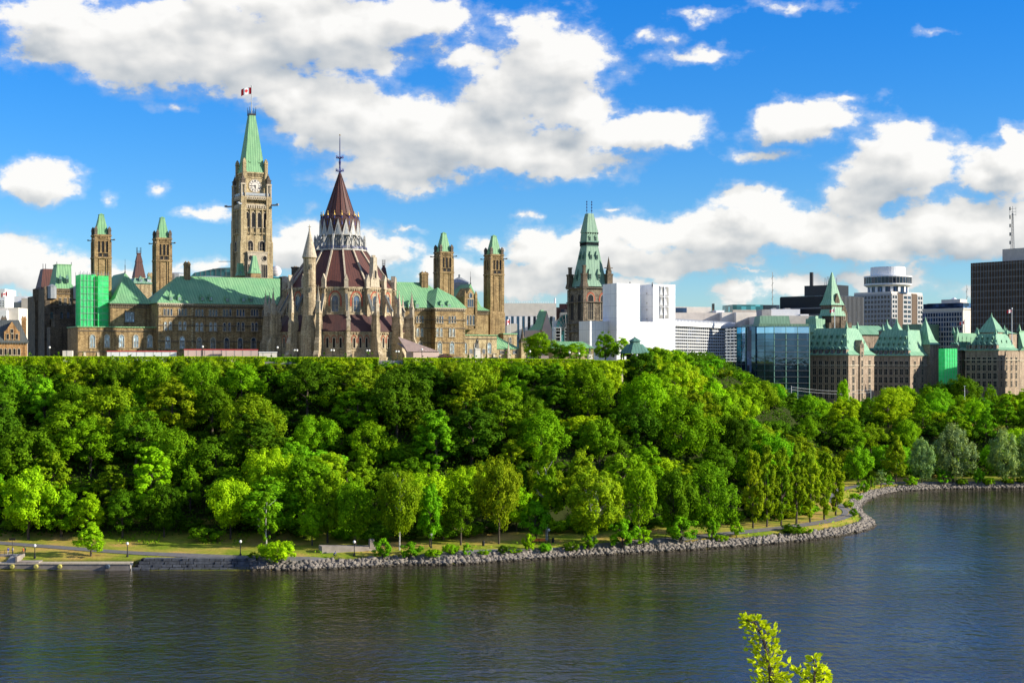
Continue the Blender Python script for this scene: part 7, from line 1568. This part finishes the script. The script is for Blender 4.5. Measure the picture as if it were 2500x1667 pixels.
# quay steps, landing and railing
Xs0, Ys0 = (31-1250)/F*(Yq-1.2), Yq-1.2; Xs1 = (57-1250)/F*(Yq-1.2); st = empty('quay_steps', (0,0,0), 0, 'grey concrete steps going down to the quay beside the railing', 'steps'); b = MB()
for k in range(7): b.box(Xs0, Xs1, Ys0-k*.75-.75, Ys0-k*.75, 1.0, 2.75-k*.2)
b.build('treads', M['greyc'], st); b = MB(); b.box(Xs1, Xs1+.35, Ys0-5.2, Ys0, 1, 2.9); b.box(Xs1+.36, Xs1+5, Ys0-5.2, Ys0-1.2, .9, 1.75); b.box(Xs0-11, Xs0-.02, Ys0-.4, Ys0+1.6, 1.5, 2.62); b.build('landing', M['quay'], st)
rl_ = empty('railing', (0,0,0), 0, 'thin dark metal railing along the landing above the quay', 'railing'); b = MB()
for k in range(14): x = Xs0-11+k*.85; b.bar((x,Ys0-.3,2.6),(x,Ys0-.3,3.7),.06)
b.bar((Xs0-11,Ys0-.3,3.7),(Xs0,Ys0-.3,3.7),.07); b.bar((Xs0-11,Ys0-.3,3.2),(Xs0,Ys0-.3,3.2),.05)
for k in range(6): x = Xs0+.3+k*.45; b.bar((Xs1+.2,Ys0-k*.9,2.8-k*.2),(Xs1+.2,Ys0-k*.9,3.9-k*.2),.06)
b.bar((Xs1+.2,Ys0,3.9),(Xs1+.2,Ys0-4.6,2.9),.07); b.build('rails', M['iron'], rl_)
b = MB(); xx, yy = gnd(30, 1340, 2.6); b.bar((0,0,0),(0,0,1.9),.08); b.box(-.7,.7,-.05,.05,1.75,2.25); q = b.build('notice_board', M['iron']); q.location = (xx, yy, hgt(xx,yy)); tag(q, 'small dark notice board on a post behind the people', 'notice board')
xx, yy = gnd(321, 1362, 2.6); b = MB(); b.bar((0,0,0),(0,0,1.8),.08); b.box(-.3,.3,-.05,.02,1.3,1.8); q = b.build('path_sign', M['lead']); q.location = (xx, yy, hgt(xx,yy)); tag(q, 'little grey sign post at the end of the block wall', 'sign')
# cyclist
xx, yy = gnd(817, 1350, 2.9); zz = hgt(xx, yy)+.12; bk = empty('bicycle', (xx, yy, zz), R(90), 'bicycle ridden along the path before the low stone wall', 'bicycle')
for yv in (-.52, .52): q = MB(); n = 18; q.M = Matrix.Translation((0,yv,.34)) @ Matrix.Rotation(R(90),4,'Y'); [q.bar((.33*math.cos(6.283*i/n),.33*math.sin(6.283*i/n),0),(.33*math.cos(6.283*(i+1)/n),.33*math.sin(6.283*(i+1)/n),0),.045) for i in range(n)]; [q.bar((0,0,0),(.32*math.cos(6.283*i/8),.32*math.sin(6.283*i/8),0),.012) for i in range(8)]; q.build('wheel', M['rubber'], bk)
q = MB(); [q.bar(a_, b_, .04) for a_, b_ in (((0,.52,.34),(0,.05,.3)),((0,.05,.3),(0,.18,.82)),((0,.18,.78),(0,-.38,.82)),((0,-.38,.85),(0,.05,.3)),((0,-.38,.85),(0,-.52,.34)),((0,.52,.34),(0,.18,.78)),((0,-.38,.85),(0,-.40,1.0)),((-.24,-.42,1.0),(.24,-.42,1.0)))]; q.box(-.07,.07,.08,.32,.84,.9); q.build('bicycle_frame', M['cl_dark'], bk)
person('person', xx-.25, yy, zz, 'cyclist in blue top leaning over the handlebars before the low stone wall', 'cl_blue', 'cl_dark', 'ride', R(90))
# low stone wall beside the path
b = MB(); A = gnd(783,1348,2.9); B_ = gnd(920,1340,3.0); A = (A[0], A[1]+2.2); B_ = (B_[0], B_[1]+2.0); d = math.atan2(B_[1]-A[1], B_[0]-A[0]); L_ = math.hypot(B_[0]-A[0], B_[1]-A[1]); b.add([(0,0,-1),(L_,0,-1),(L_,0,.8),(0,0,1.5),(0,3,-1),(L_,3,-1),(L_,3,.8),(0,3,1.5)], [(0,1,2,3),(1,5,6,2),(5,4,7,6),(4,0,3,7),(3,2,6,7)]); b.box(L_-1.8,L_-.8,-.1,1,.6,2.6)
q = b.build('stone_wall', M['quay']); q.location = (A[0], A[1], hgt(*A)); q.rotation_euler = (0,0,d); tag(q, 'low grey retaining wall behind the cyclist beside the path', 'retaining wall')
# benches
for i, px in enumerate((1307, 1324)):
    xx, yy = hit(px, 1325); o = empty('park_bench', (xx, yy, hgt(xx,yy)), .1, ('first' if i == 0 else 'second')+' orange wooden bench beside the path, '+('nearer the yellowish tree' if i == 0 else 'nearer the lamp'), 'bench', 'pair of orange benches')
    b = MB(); [b.box(-.82,.82,-.3+k*.16,-.18+k*.16,.44,.5) for k in range(4)]; b.build('seat', M['bench'], o); b = MB(); [b.box(-.82,.82,.32,.37,.42+k*.19,.60+k*.19) for k in range(3)]; b.build('backrest', M['bench'], o)
    for k in (-.7,.7): b = MB(); b.box(k-.05,k+.05,-.28,-.2,0,.46); b.box(k-.05,k+.05,.30,.38,0,1.0); b.box(k-.05,k+.05,-.28,.38,.4,.45); b.build('leg', M['iron'], o)
for px, pb in ((1180,1332),(1350,1325)): xx, yy = hit(px, pb); b = MB(); b.prism(0,0,.28,.32,0,.95,12); b.prism(0,0,.34,.2,.95,1.15,12); q = b.build('litter_bin', M['iron']); q.location = (xx,yy,hgt(xx,yy)); tag(q, 'black litter bin '+('before the dark thin tree' if px < 1300 else 'beyond the orange benches'), 'litter bin')
# ---- things along the terrace
TY = 432.0
def terr(px0, px1, pt, dy, depth, mat, name, label, cat, cap=None):
    fr = frame_px(px0, TY+dy, 12); x1 = fr.x(px1, 0); zt = fr.z(pt, x1/2, 0); o = thing(name, label, cat, fr); b = MB(); b.box(0, x1, 0, depth, -.5, zt); b.build('panels', M[mat], o)
    if cap: b = MB(); b.box(-.1,x1+.1,-.12,depth+.1,zt-.02,zt+.22); b.build('coping', M[cap], o)
    b = MB(); [b.box(k,k+.08,-.06,0,-.5,zt-.05) for k in np.arange(1.2, x1, 2.4)]; b.build('joints', M['greyc'], o); return o
terr(rx(1,975), rx(2,420), ry(1,1412), 0, 2.5, 'white', 'site_trailer', 'long white site trailer with red roof line behind the crest hedge', 'site cabin', 'signred')
terr(rx(2,520), rx(2,1010), ry(2,1328), 3, 1, 'pink', 'hoarding', 'pinkish hoarding below the middle of the long green roof', 'hoarding', 'signred'); terr(rx(2,1005), rx(2,1462), ry(2,1330), 1, 3, 'pink', 'site_cabin', 'pale pinkish cabin below the dark end of the long wall', 'site cabin', 'signred')
terr(rx(2,1475), rx(2,1705), ry(2,1362), 0, 1, 'cream', 'hoarding', 'low cream hoarding left of the library', 'hoarding', 'white'); terr(rx(1,570), rx(1,660), ry(1,1403), 0, 3, 'cream', 'site_cabin', 'small cream cabin before the dark mansard building', 'site cabin')
fr = frame_px(rx(5,310), 446, 20); pc = thing('entrance_canopy', 'pink-walled entrance with sloping brownish roof beside the last library buttress', 'entrance building', fr); x1 = fr.x(rx(5,590),0); z0 = fr.z(ry(5,1380),0,0); b = MB(); b.box(0,x1,0,8,-.5,z0); b.build('wall', M['pink'], pc); b = MB(); b.add([(-2,-.3,z0),(x1+.2,-.3,z0),(x1,8.2,z0),(-4,8.2,z0+5),(-3.5,5,z0+4.6)],[(0,1,2,3,4),(0,4,3,2,1)]); b.add([(-2,-.3,z0+.02),(x1+.2,-.3,z0+.02),(-3.5,6,fr.z(ry(5,1285),-3,5))],[(0,1,2)]); b.add([(x1+.2,-.3,z0+.02),(x1,8.2,z0+.02),(-3.5,6,fr.z(ry(5,1285),-3,5))],[(0,1,2)]); b.build('roof', M['pink'], pc)
fr = frame_px(rx(5,600), 440, 15); kb = thing('timber_kiosk', 'dark timber shelter with low gabled roof before the western wall', 'shelter', fr); x1 = fr.x(rx(5,745),0); zz = fr.z(ry(5,1440),0,0); b = MB(); b.box(.3,x1-.3,0,4,-.3,zz); b.build('wall', M['cl_dark'], kb); b = MB(); b.gable(-.3,x1+.3,-.5,4.5,zz,fr.z(ry(5,1405),0,0)); b.build('roof', M['copper_red'], kb)
def car(px, pt, Y, paint, label, rz=0.0):
    X = (px-1250)/F*Y; o = empty('parked_car', (X,Y,GZ), rz, label, 'car', 'cars parked on the terrace'); b = MB(); b.frus(-2.2,2.2,-.9,.9,.3,-2.15,2.15,-.86,.86,.85); b.frus(-1.5,1.6,-.8,.8,.85,-.95,1.15,-.68,.68,1.45); b.build('body', M[paint], o); b = MB(); b.frus(-1.35,1.45,-.83,.83,.9,-.95,1.12,-.72,.72,1.38); b.build('windows', M['curtain_dark'], o)
    for sx in (-1.4,1.4):
        for sy in (-.85,.85): q = MB(); q.M = Matrix.Translation((sx,sy,.33)) @ Matrix.Rotation(R(90),4,'X'); q.prism(0,0,.33,.33,-.1,.1,16); q.build('wheel', M['rubber'], o)
for px, pn, lb_ in ((rx(5,515),'carpaint','dark blue car by the pink entrance'),(rx(5,790),'carpaint2','silver car beside the timber shelter'),(rx(5,1180),'carpaint','dark car below the last pointed annex window'),(rx(2,1365),'cl_dark','black vehicle before the pale pinkish cabin')): car(px, 0, 428, pn, lb_, R(12))
# statues
def statue(px, pb, pm, pt, Y, wpx, label, cross_=False):
    X = (px-1250)/F*Y; s_ = F/Y; w_ = wpx/s_; zb = GZ; zm = CZ+(HY-pm)/s_; zt = CZ+(HY-pt)/s_; o = empty('statue', (X,Y,zb), .3, label, 'statue', 'bronze statues on stone pedestals'); b = MB(); b.cb(0,0,w_*1.5,w_*1.5,-.4,.6); b.frus(-w_*.62,w_*.62,-w_*.62,w_*.62,.6,-w_*.5,w_*.5,-w_*.5,w_*.5,zm-zb-.3); b.cb(0,0,w_*1.15,w_*1.15,zm-zb-.35,zm-zb); b.build('pedestal', M['cream'], o)
    k = (zt-zm)/1.76; p = person('person', 0,0,0, 'x', 'bronze', 'bronze', 'talk', .4, k); p.name = 'figure'; p.parent = o; p.location = (0,0,zm-zb)
    for kk in ('label','category','group'):
        if kk in p.keys(): del p[kk]
    for i in range(len(p.data.materials)): p.data.materials[i] = M['bronze']
    for ch in p.children: ch.data.materials[0] = M['bronze']; ch.name = 'head_top'
    cp = MB(); cp.frus(-.32*k,.32*k,-.12*k,.2*k,.15*k,-.2*k,.2*k,-.02*k,.16*k,1.42*k); cp.build('cloak', M['bronze'], p)
statue(rx(5,1008), 880, ry(5,1345), ry(5,1232), 440, 12, 'bronze statue on tall pale pedestal before the low western annex'); statue(rx(6,512), 880, ry(6,1440), ry(6,1375), 436, 9, 'bronze statue on pedestal at the base of the white wrapped building')
b = MB(); b.box(-1.1,1.1,-.1,.1,.3,1.9); b.box(-.9,-.8,-.05,.05,-.3,.3); b.box(.8,.9,-.05,.05,-.3,.3); q = b.build('terrace_sign', M['pink']); q.location = ((rx(6,110)-1250)/F*430, 430, GZ); tag(q, 'blank pink sign board below the round hilltop tree', 'sign')
# ---- leafy tips close to the viewer
def sprig(px_pts, Y, label, seed, lw=1.0, side=0.10):
    g = random.Random(seed); P_ = [Vector(W(a, b_, Y)) for a, b_ in px_pts]; base = Vector((P_[-1].x+.02, Y, hgt(P_[-1].x, Y))); P_.append(base); o = empty('leafy_branch', tuple(base), 0, label, 'branch', 'leafy shoots of the shrub on the near bank'); st_ = MB(); lf = MB()
    for i, (p, q) in enumerate(zip(P_, P_[1:])): st_.bar(p-base, q-base, .006+.0025*i, 0, .008+.0025*i, 6)
    for i, (p, q) in enumerate(zip(P_[:-1], P_[1:])):
        L_ = (q-p).length; n = int(L_/(.0032 if lw > 1 else .0055)) if i < len(P_)-2 else int(min(L_,.8)/.012)
        for k in range(n):
            t = k/max(1,n); 
            if i == len(P_)-2: t = t*min(1, .8/L_)
            c = p.lerp(q, t); a_ = k*2.4+g.uniform(-.4,.4); w_ = side*lw*(.35+.65*min(1, (i+t)/2.0))*g.uniform(.35,1.15); d_ = Vector((math.cos(a_), math.sin(a_)*.8, g.uniform(-.15,.75))).normalized(); s0 = c+d_*w_*.35; s1 = c+d_*w_
            st_.bar(c-base, s1-base, .0025, 0, .0015, 4)
            for m_ in range(3):
                at = s0.lerp(s1, g.uniform(.2,1.05)); ld = (d_+Vector((g.uniform(-.7,.7),g.uniform(-.7,.7),g.uniform(-.4,.7)))).normalized(); sd_ = ld.cross(Vector((g.uniform(-1,1),g.uniform(-1,1),g.uniform(-.4,1)))).normalized(); nn_ = ld.cross(sd_); ln = g.uniform(.026,.050); wd_ = ln*.27
                vs = [at-base, at+ld*ln*.3+sd_*wd_+nn_*ln*.06-base, at+ld*ln*.7+sd_*wd_*.8+nn_*ln*.05-base, at+ld*ln-nn_*ln*.08-base, at+ld*ln*.7-sd_*wd_*.8+nn_*ln*.05-base, at+ld*ln*.3-sd_*wd_+nn_*ln*.06-base, at+ld*ln*.35-base, at+ld*ln*.7-nn_*ln*.02-base]
                lf.add(vs, [(0,1,6),(1,2,7,6),(2,3,7),(0,6,5),(6,7,4,5),(7,3,4)])
    st_.build('stem', M['bark'], o); c = lf.build('leaves', M['leaf'], o); c.color = (.42,.55,.015,1)
sprig([(1822,1512),(1842,1520),(1862,1552),(1872,1594),(1880,1640),(1885,1700),(1890,1790)], 9.0, 'tall bright yellow-green leafy shoot rising into view above the water', 4, 1.05, .11)
sprig([(1862,1600),(1885,1640),(1900,1700)], 9.1, 'short side shoot against the tall yellow-green one', 9, .8, .10)
sprig([(1984,1604),(1990,1622),(1988,1650),(1990,1700)], 8.8, 'smaller green leafy shoot near the lower edge of the view', 6, .75, .10)
sprig([(1942,1634),(1965,1650),(1985,1680),(1990,1720)], 8.9, 'lowest sparse shoot leaning away from the tall one', 7, .6, .10)
sprig([(2005,1625),(2012,1660),(2000,1720)], 8.85, 'little leafy tip beside the smaller green shoot', 8, .6, .09)
# ================= sky, sun, camera =================
SUN_EL, SUN_AZ = 22.0, 10.0     # height; angle behind the picture's right-hand direction
sd = Vector((math.cos(R(SUN_EL))*math.cos(R(SUN_AZ)), -math.cos(R(SUN_EL))*math.sin(R(SUN_AZ)), math.sin(R(SUN_EL))))
L = bpy.data.lights.new('sun', 'SUN'); L.energy = 5.0; L.angle = R(.5); L.color = (1, .93, .80)
so = bpy.data.objects.new('sun', L); col.objects.link(so); so.rotation_euler = (-sd).to_track_quat('-Z', 'Y').to_euler(); so.location = (300, 0, 300)
wd = bpy.data.worlds.new('World'); sc.world = wd; wd.use_nodes = True; nt = wd.node_tree
for n_ in list(nt.nodes): nt.nodes.remove(n_)
out = N(nt, 'ShaderNodeOutputWorld'); bg = N(nt, 'ShaderNodeBackground'); nt.links.new(bg.outputs[0], out.inputs[0])
sky = N(nt, 'ShaderNodeTexSky', sky_type='NISHITA'); sky.sun_disc = False; sky.sun_elevation = R(SUN_EL); sky.sun_rotation = R(90+SUN_AZ)
sky.altitude = 50; sky.air_density = 1.0; sky.dust_density = .0; sky.ozone_density = 5
# clouds: (x, y, half width, half height) in hundredths of the frame seen from here, turned into compass angles
CL = [(478,100,470,118,1),(150,50,140,60,.55),(800,60,340,120,1),(640,205,140,60,.8),(1050,40,210,60,.5),(1365,155,175,125,1),(1240,250,150,80,1),(880,290,250,100,1),
 (1070,350,290,95,1),(1290,375,260,75,1),(1150,300,250,70,1),(700,255,130,65,.95),(1430,260,110,60,.9),(1560,320,190,50,.9),(1660,290,90,32,.7),(960,415,220,55,.9),(1130,140,140,30,.3),(1570,90,90,30,.4),(1700,130,140,26,.4),(1720,30,70,28,.4),(1950,8,120,18,.3),
 (1950,300,150,55,.7),(2060,240,80,18,.4),(1880,380,90,22,.4),(2200,410,170,95,1),(2120,470,120,70,.9),(2450,410,130,75,.9),(2500,350,80,50,.6),
 (1750,570,330,75,1),(2050,570,360,80,1),(2350,545,260,85,1),(1400,610,210,65,.9),(1600,640,260,50,.8),(2500,520,150,80,1),(1830,500,160,40,.7),
 (80,450,110,58,1),(375,455,44,20,.7),(270,485,32,30,.35),(490,522,75,18,.5),(60,650,150,70,1),(220,680,120,55,.9),(455,650,90,24,.7),(1285,528,30,16,.7),
 (770,502,34,20,.6),(745,600,110,75,.9),(910,625,95,70,.9),(980,565,60,10,.3),(1190,600,70,28,.8),(1150,680,160,55,.9),(1300,680,150,60,.9),(1060,660,60,40,.7),
 (1800,712,90,34,.8),(1950,705,120,38,.8),(2150,690,150,40,.6),(1500,700,140,30,.6),(450,255,70,16,.3),(2260,620,90,14,.4),(2400,700,120,30,.5),(1820,665,110,10,.4),(1500,505,40,6,.2),(2290,80,60,14,.1),(700,440,60,20,.0)]
grp = bpy.data.node_groups.new('cloud_field', 'ShaderNodeTree')
grp.interface.new_socket('P', in_out='INPUT', socket_type='NodeSocketVector'); grp.interface.new_socket('Detail', in_out='INPUT', socket_type='NodeSocketFloat'); grp.interface.new_socket('Field', in_out='OUTPUT', socket_type='NodeSocketFloat')
gi = N(grp, 'NodeGroupInput'); go = N(grp, 'NodeGroupOutput'); p0 = gi.outputs[0]
wn = noise(grp, p0, .55, 4, .55, True)
p1 = vmath(grp, 'ADD', p0, vmath(grp, 'MULTIPLY', vmath(grp, 'SUBTRACT', wn, (.5,.5,.5)), (1.5, .9, 0)))
wn2 = noise(grp, p0, 2.1, 3, .6, True); p1 = vmath(grp, 'ADD', p1, vmath(grp, 'MULTIPLY', vmath(grp, 'SUBTRACT', wn2, (.5,.5,.5)), (.55, .40, 0)))
acc = None
for cx, cy, rx_, ry_, wgt in CL:
    if wgt <= 0: continue
    az = math.atan((cx-1250)/F); U = az*36; V = (HY-cy)/F*math.cos(az)*36
    q = vmath(grp, 'MULTIPLY_ADD', p1, (100/rx_, 100/ry_, 0), (-U*100/rx_, -V*100/ry_, 0))
    e = math_(grp, 'MULTIPLY_ADD', vmath(grp, 'LENGTH', q), -1.0, 1.0)     # 1 in the middle, 0 on the rim
    sz_ = min(1.0, max(.42, min(rx_, ry_*1.6)/75)); e = math_(grp, 'MULTIPLY_ADD', e, sz_, (wgt-1)*.30)
    if acc is None: acc = e
    else:
        n_ = N(grp, 'ShaderNodeMath', operation='SMOOTH_MAX'); grp.links.new(acc, n_.inputs[0]); grp.links.new(e, n_.inputs[1]); n_.inputs[2].default_value = .22; acc = n_.outputs[0]
acc = math_(grp, 'MAXIMUM', acc, -1.2)
# the rest of the sky, outside the picture, is dotted with the same kind of cloud
sp = N(grp, 'ShaderNodeSeparateXYZ'); grp.links.new(p0, sp.inputs[0])
far_ = math_(grp, 'GREATER_THAN', math_(grp, 'ABSOLUTE', sp.outputs[0]), 15.5)
hi_ = math_(grp, 'GREATER_THAN', sp.outputs[1], 9.6)
g2 = math_(grp, 'MULTIPLY_ADD', noise(grp, p0, .13, 3, .5), 3.2, -1.65)
acc = math_(grp, 'MAXIMUM', acc, math_(grp, 'SUBTRACT', g2, math_(grp, 'MULTIPLY', math_(grp, 'SUBTRACT', 1.0, math_(grp, 'MAXIMUM', far_, hi_)), 9)))
nn = noise(grp, vmath(grp, 'MULTIPLY', p0, (.8, 1.25, 1)), .75, 10, .62)
grp.links.new(gi.outputs[1], nn.node.inputs['Detail'])
fld = math_(grp, 'ADD', math_(grp, 'MINIMUM', acc, .75), math_(grp, 'MULTIPLY_ADD', nn, 2.1, -1.03))
grp.links.new(fld, go.inputs[0])
tc = N(nt, 'ShaderNodeTexCoord'); sp = N(nt, 'ShaderNodeSeparateXYZ'); nt.links.new(tc.outputs['Generated'], sp.inputs[0])
az = math_(nt, 'MULTIPLY', math_(nt, 'ARCTAN2', sp.outputs[0], sp.outputs[1]), 36)
hyp = math_(nt, 'SQRT', math_(nt, 'ADD', math_(nt, 'MULTIPLY', sp.outputs[0], sp.outputs[0]), math_(nt, 'MULTIPLY', sp.outputs[1], sp.outputs[1])))
el = math_(nt, 'MULTIPLY', math_(nt, 'DIVIDE', sp.outputs[2], math_(nt, 'MAXIMUM', hyp, .02)), 36)
cbv = N(nt, 'ShaderNodeCombineXYZ'); nt.links.new(az, cbv.inputs[0]); nt.links.new(el, cbv.inputs[1]); pv = cbv.outputs[0]
def fieldn(v, det):
    g_ = N(nt, 'ShaderNodeGroup', node_tree=grp); nt.links.new(v, g_.inputs[0]); g_.inputs[1].default_value = det; return g_.outputs[0]
f0 = fieldn(pv, 10); fs_ = fieldn(pv, 2.5); f1 = fieldn(vmath(nt, 'ADD', pv, (.40, .75, 0)), 2.5); f2 = fieldn(vmath(nt, 'ADD', pv, (.10, .13, 0)), 7)
alpha = N(nt, 'ShaderNodeMapRange', interpolation_type='SMOOTHSTEP'); nt.links.new(f0, alpha.inputs[0]); alpha.inputs[1].default_value = .0; alpha.inputs[2].default_value = .32
wisp = N(nt, 'ShaderNodeMapRange', interpolation_type='SMOOTHSTEP'); nt.links.new(f0, wisp.inputs[0]); wisp.inputs[1].default_value = -.22; wisp.inputs[2].default_value = .25; wisp.inputs[4].default_value = .32
lit = math_(nt, 'ADD', math_(nt, 'SUBTRACT', fs_, f1), math_(nt, 'MULTIPLY', math_(nt, 'SUBTRACT', f0, f2), .26))                                   # denser towards the sun: in the cloud's own shade
thick = N(nt, 'ShaderNodeMapRange'); nt.links.new(f0, thick.inputs[0]); thick.inputs[1].default_value = .2; thick.inputs[2].default_value = 1.0; thick.inputs[3].default_value = .20; thick.inputs[4].default_value = -.17
br = math_(nt, 'ADD', math_(nt, 'MULTIPLY_ADD', lit, .80, .50), thick.outputs[0], clamp=True)
ccol = ramp(nt, br, [(.0, (.43,.48,.53)), (.28, (.58,.61,.63)), (.55, (.74,.745,.735)), (.78, (.88,.87,.84)), (1.0, (1.0,.985,.95))])
skc = N(nt, 'ShaderNodeHueSaturation'); skc.inputs['Saturation'].default_value = 1.32; nt.links.new(sky.outputs[0], skc.inputs['Color'])
SKYK = .092
hz_ = ramp(nt, math_(nt, 'DIVIDE', el, 12.0), [(.0, (.86,.97,1.08)), (.35, (.80,.98,1.22)), (.8, (.80,1.03,1.38))])
sk = vmath(nt, 'MULTIPLY', mix(nt, 1.0, skc.outputs[0], hz_, 'MULTIPLY'), (SKYK,)*3)
ck = vmath(nt, 'MULTIPLY', ccol, (.66, .66, .66))
al = math_(nt, 'MULTIPLY', math_(nt, 'MAXIMUM', alpha.outputs[0], wisp.outputs[0]), .97)
nt.links.new(mix(nt, al, sk, ck), bg.inputs[0]); bg.inputs[1].default_value = 1.0
wd.cycles.sampling_method = 'MANUAL'; wd.cycles.sample_map_resolution = 512
cd = bpy.data.cameras.new('camera'); cam = bpy.data.objects.new('camera', cd); col.objects.link(cam); sc.camera = cam
cam.location = (0, 0, CZ); cam.rotation_euler = (R(90), 0, 0); cd.sensor_width = 36; cd.lens = 36*F/2500
cd.shift_y = (HY-833.5)/2500; cd.clip_start = .5; cd.clip_end = 30000
sc.view_settings.view_transform = 'Standard'; sc.view_settings.look = 'None'; sc.view_settings.exposure = 0.62; sc.view_settings.gamma = 1
sc.cycles.max_bounces = 5; sc.cycles.diffuse_bounces = 1; sc.cycles.glossy_bounces = 3; sc.cycles.transmission_bounces = 3; sc.cycles.transparent_max_bounces = 6
sc.cycles.caustics_reflective = False; sc.cycles.caustics_refractive = False; sc.cycles.use_denoising = True; sc.cycles.sample_clamp_indirect = 4
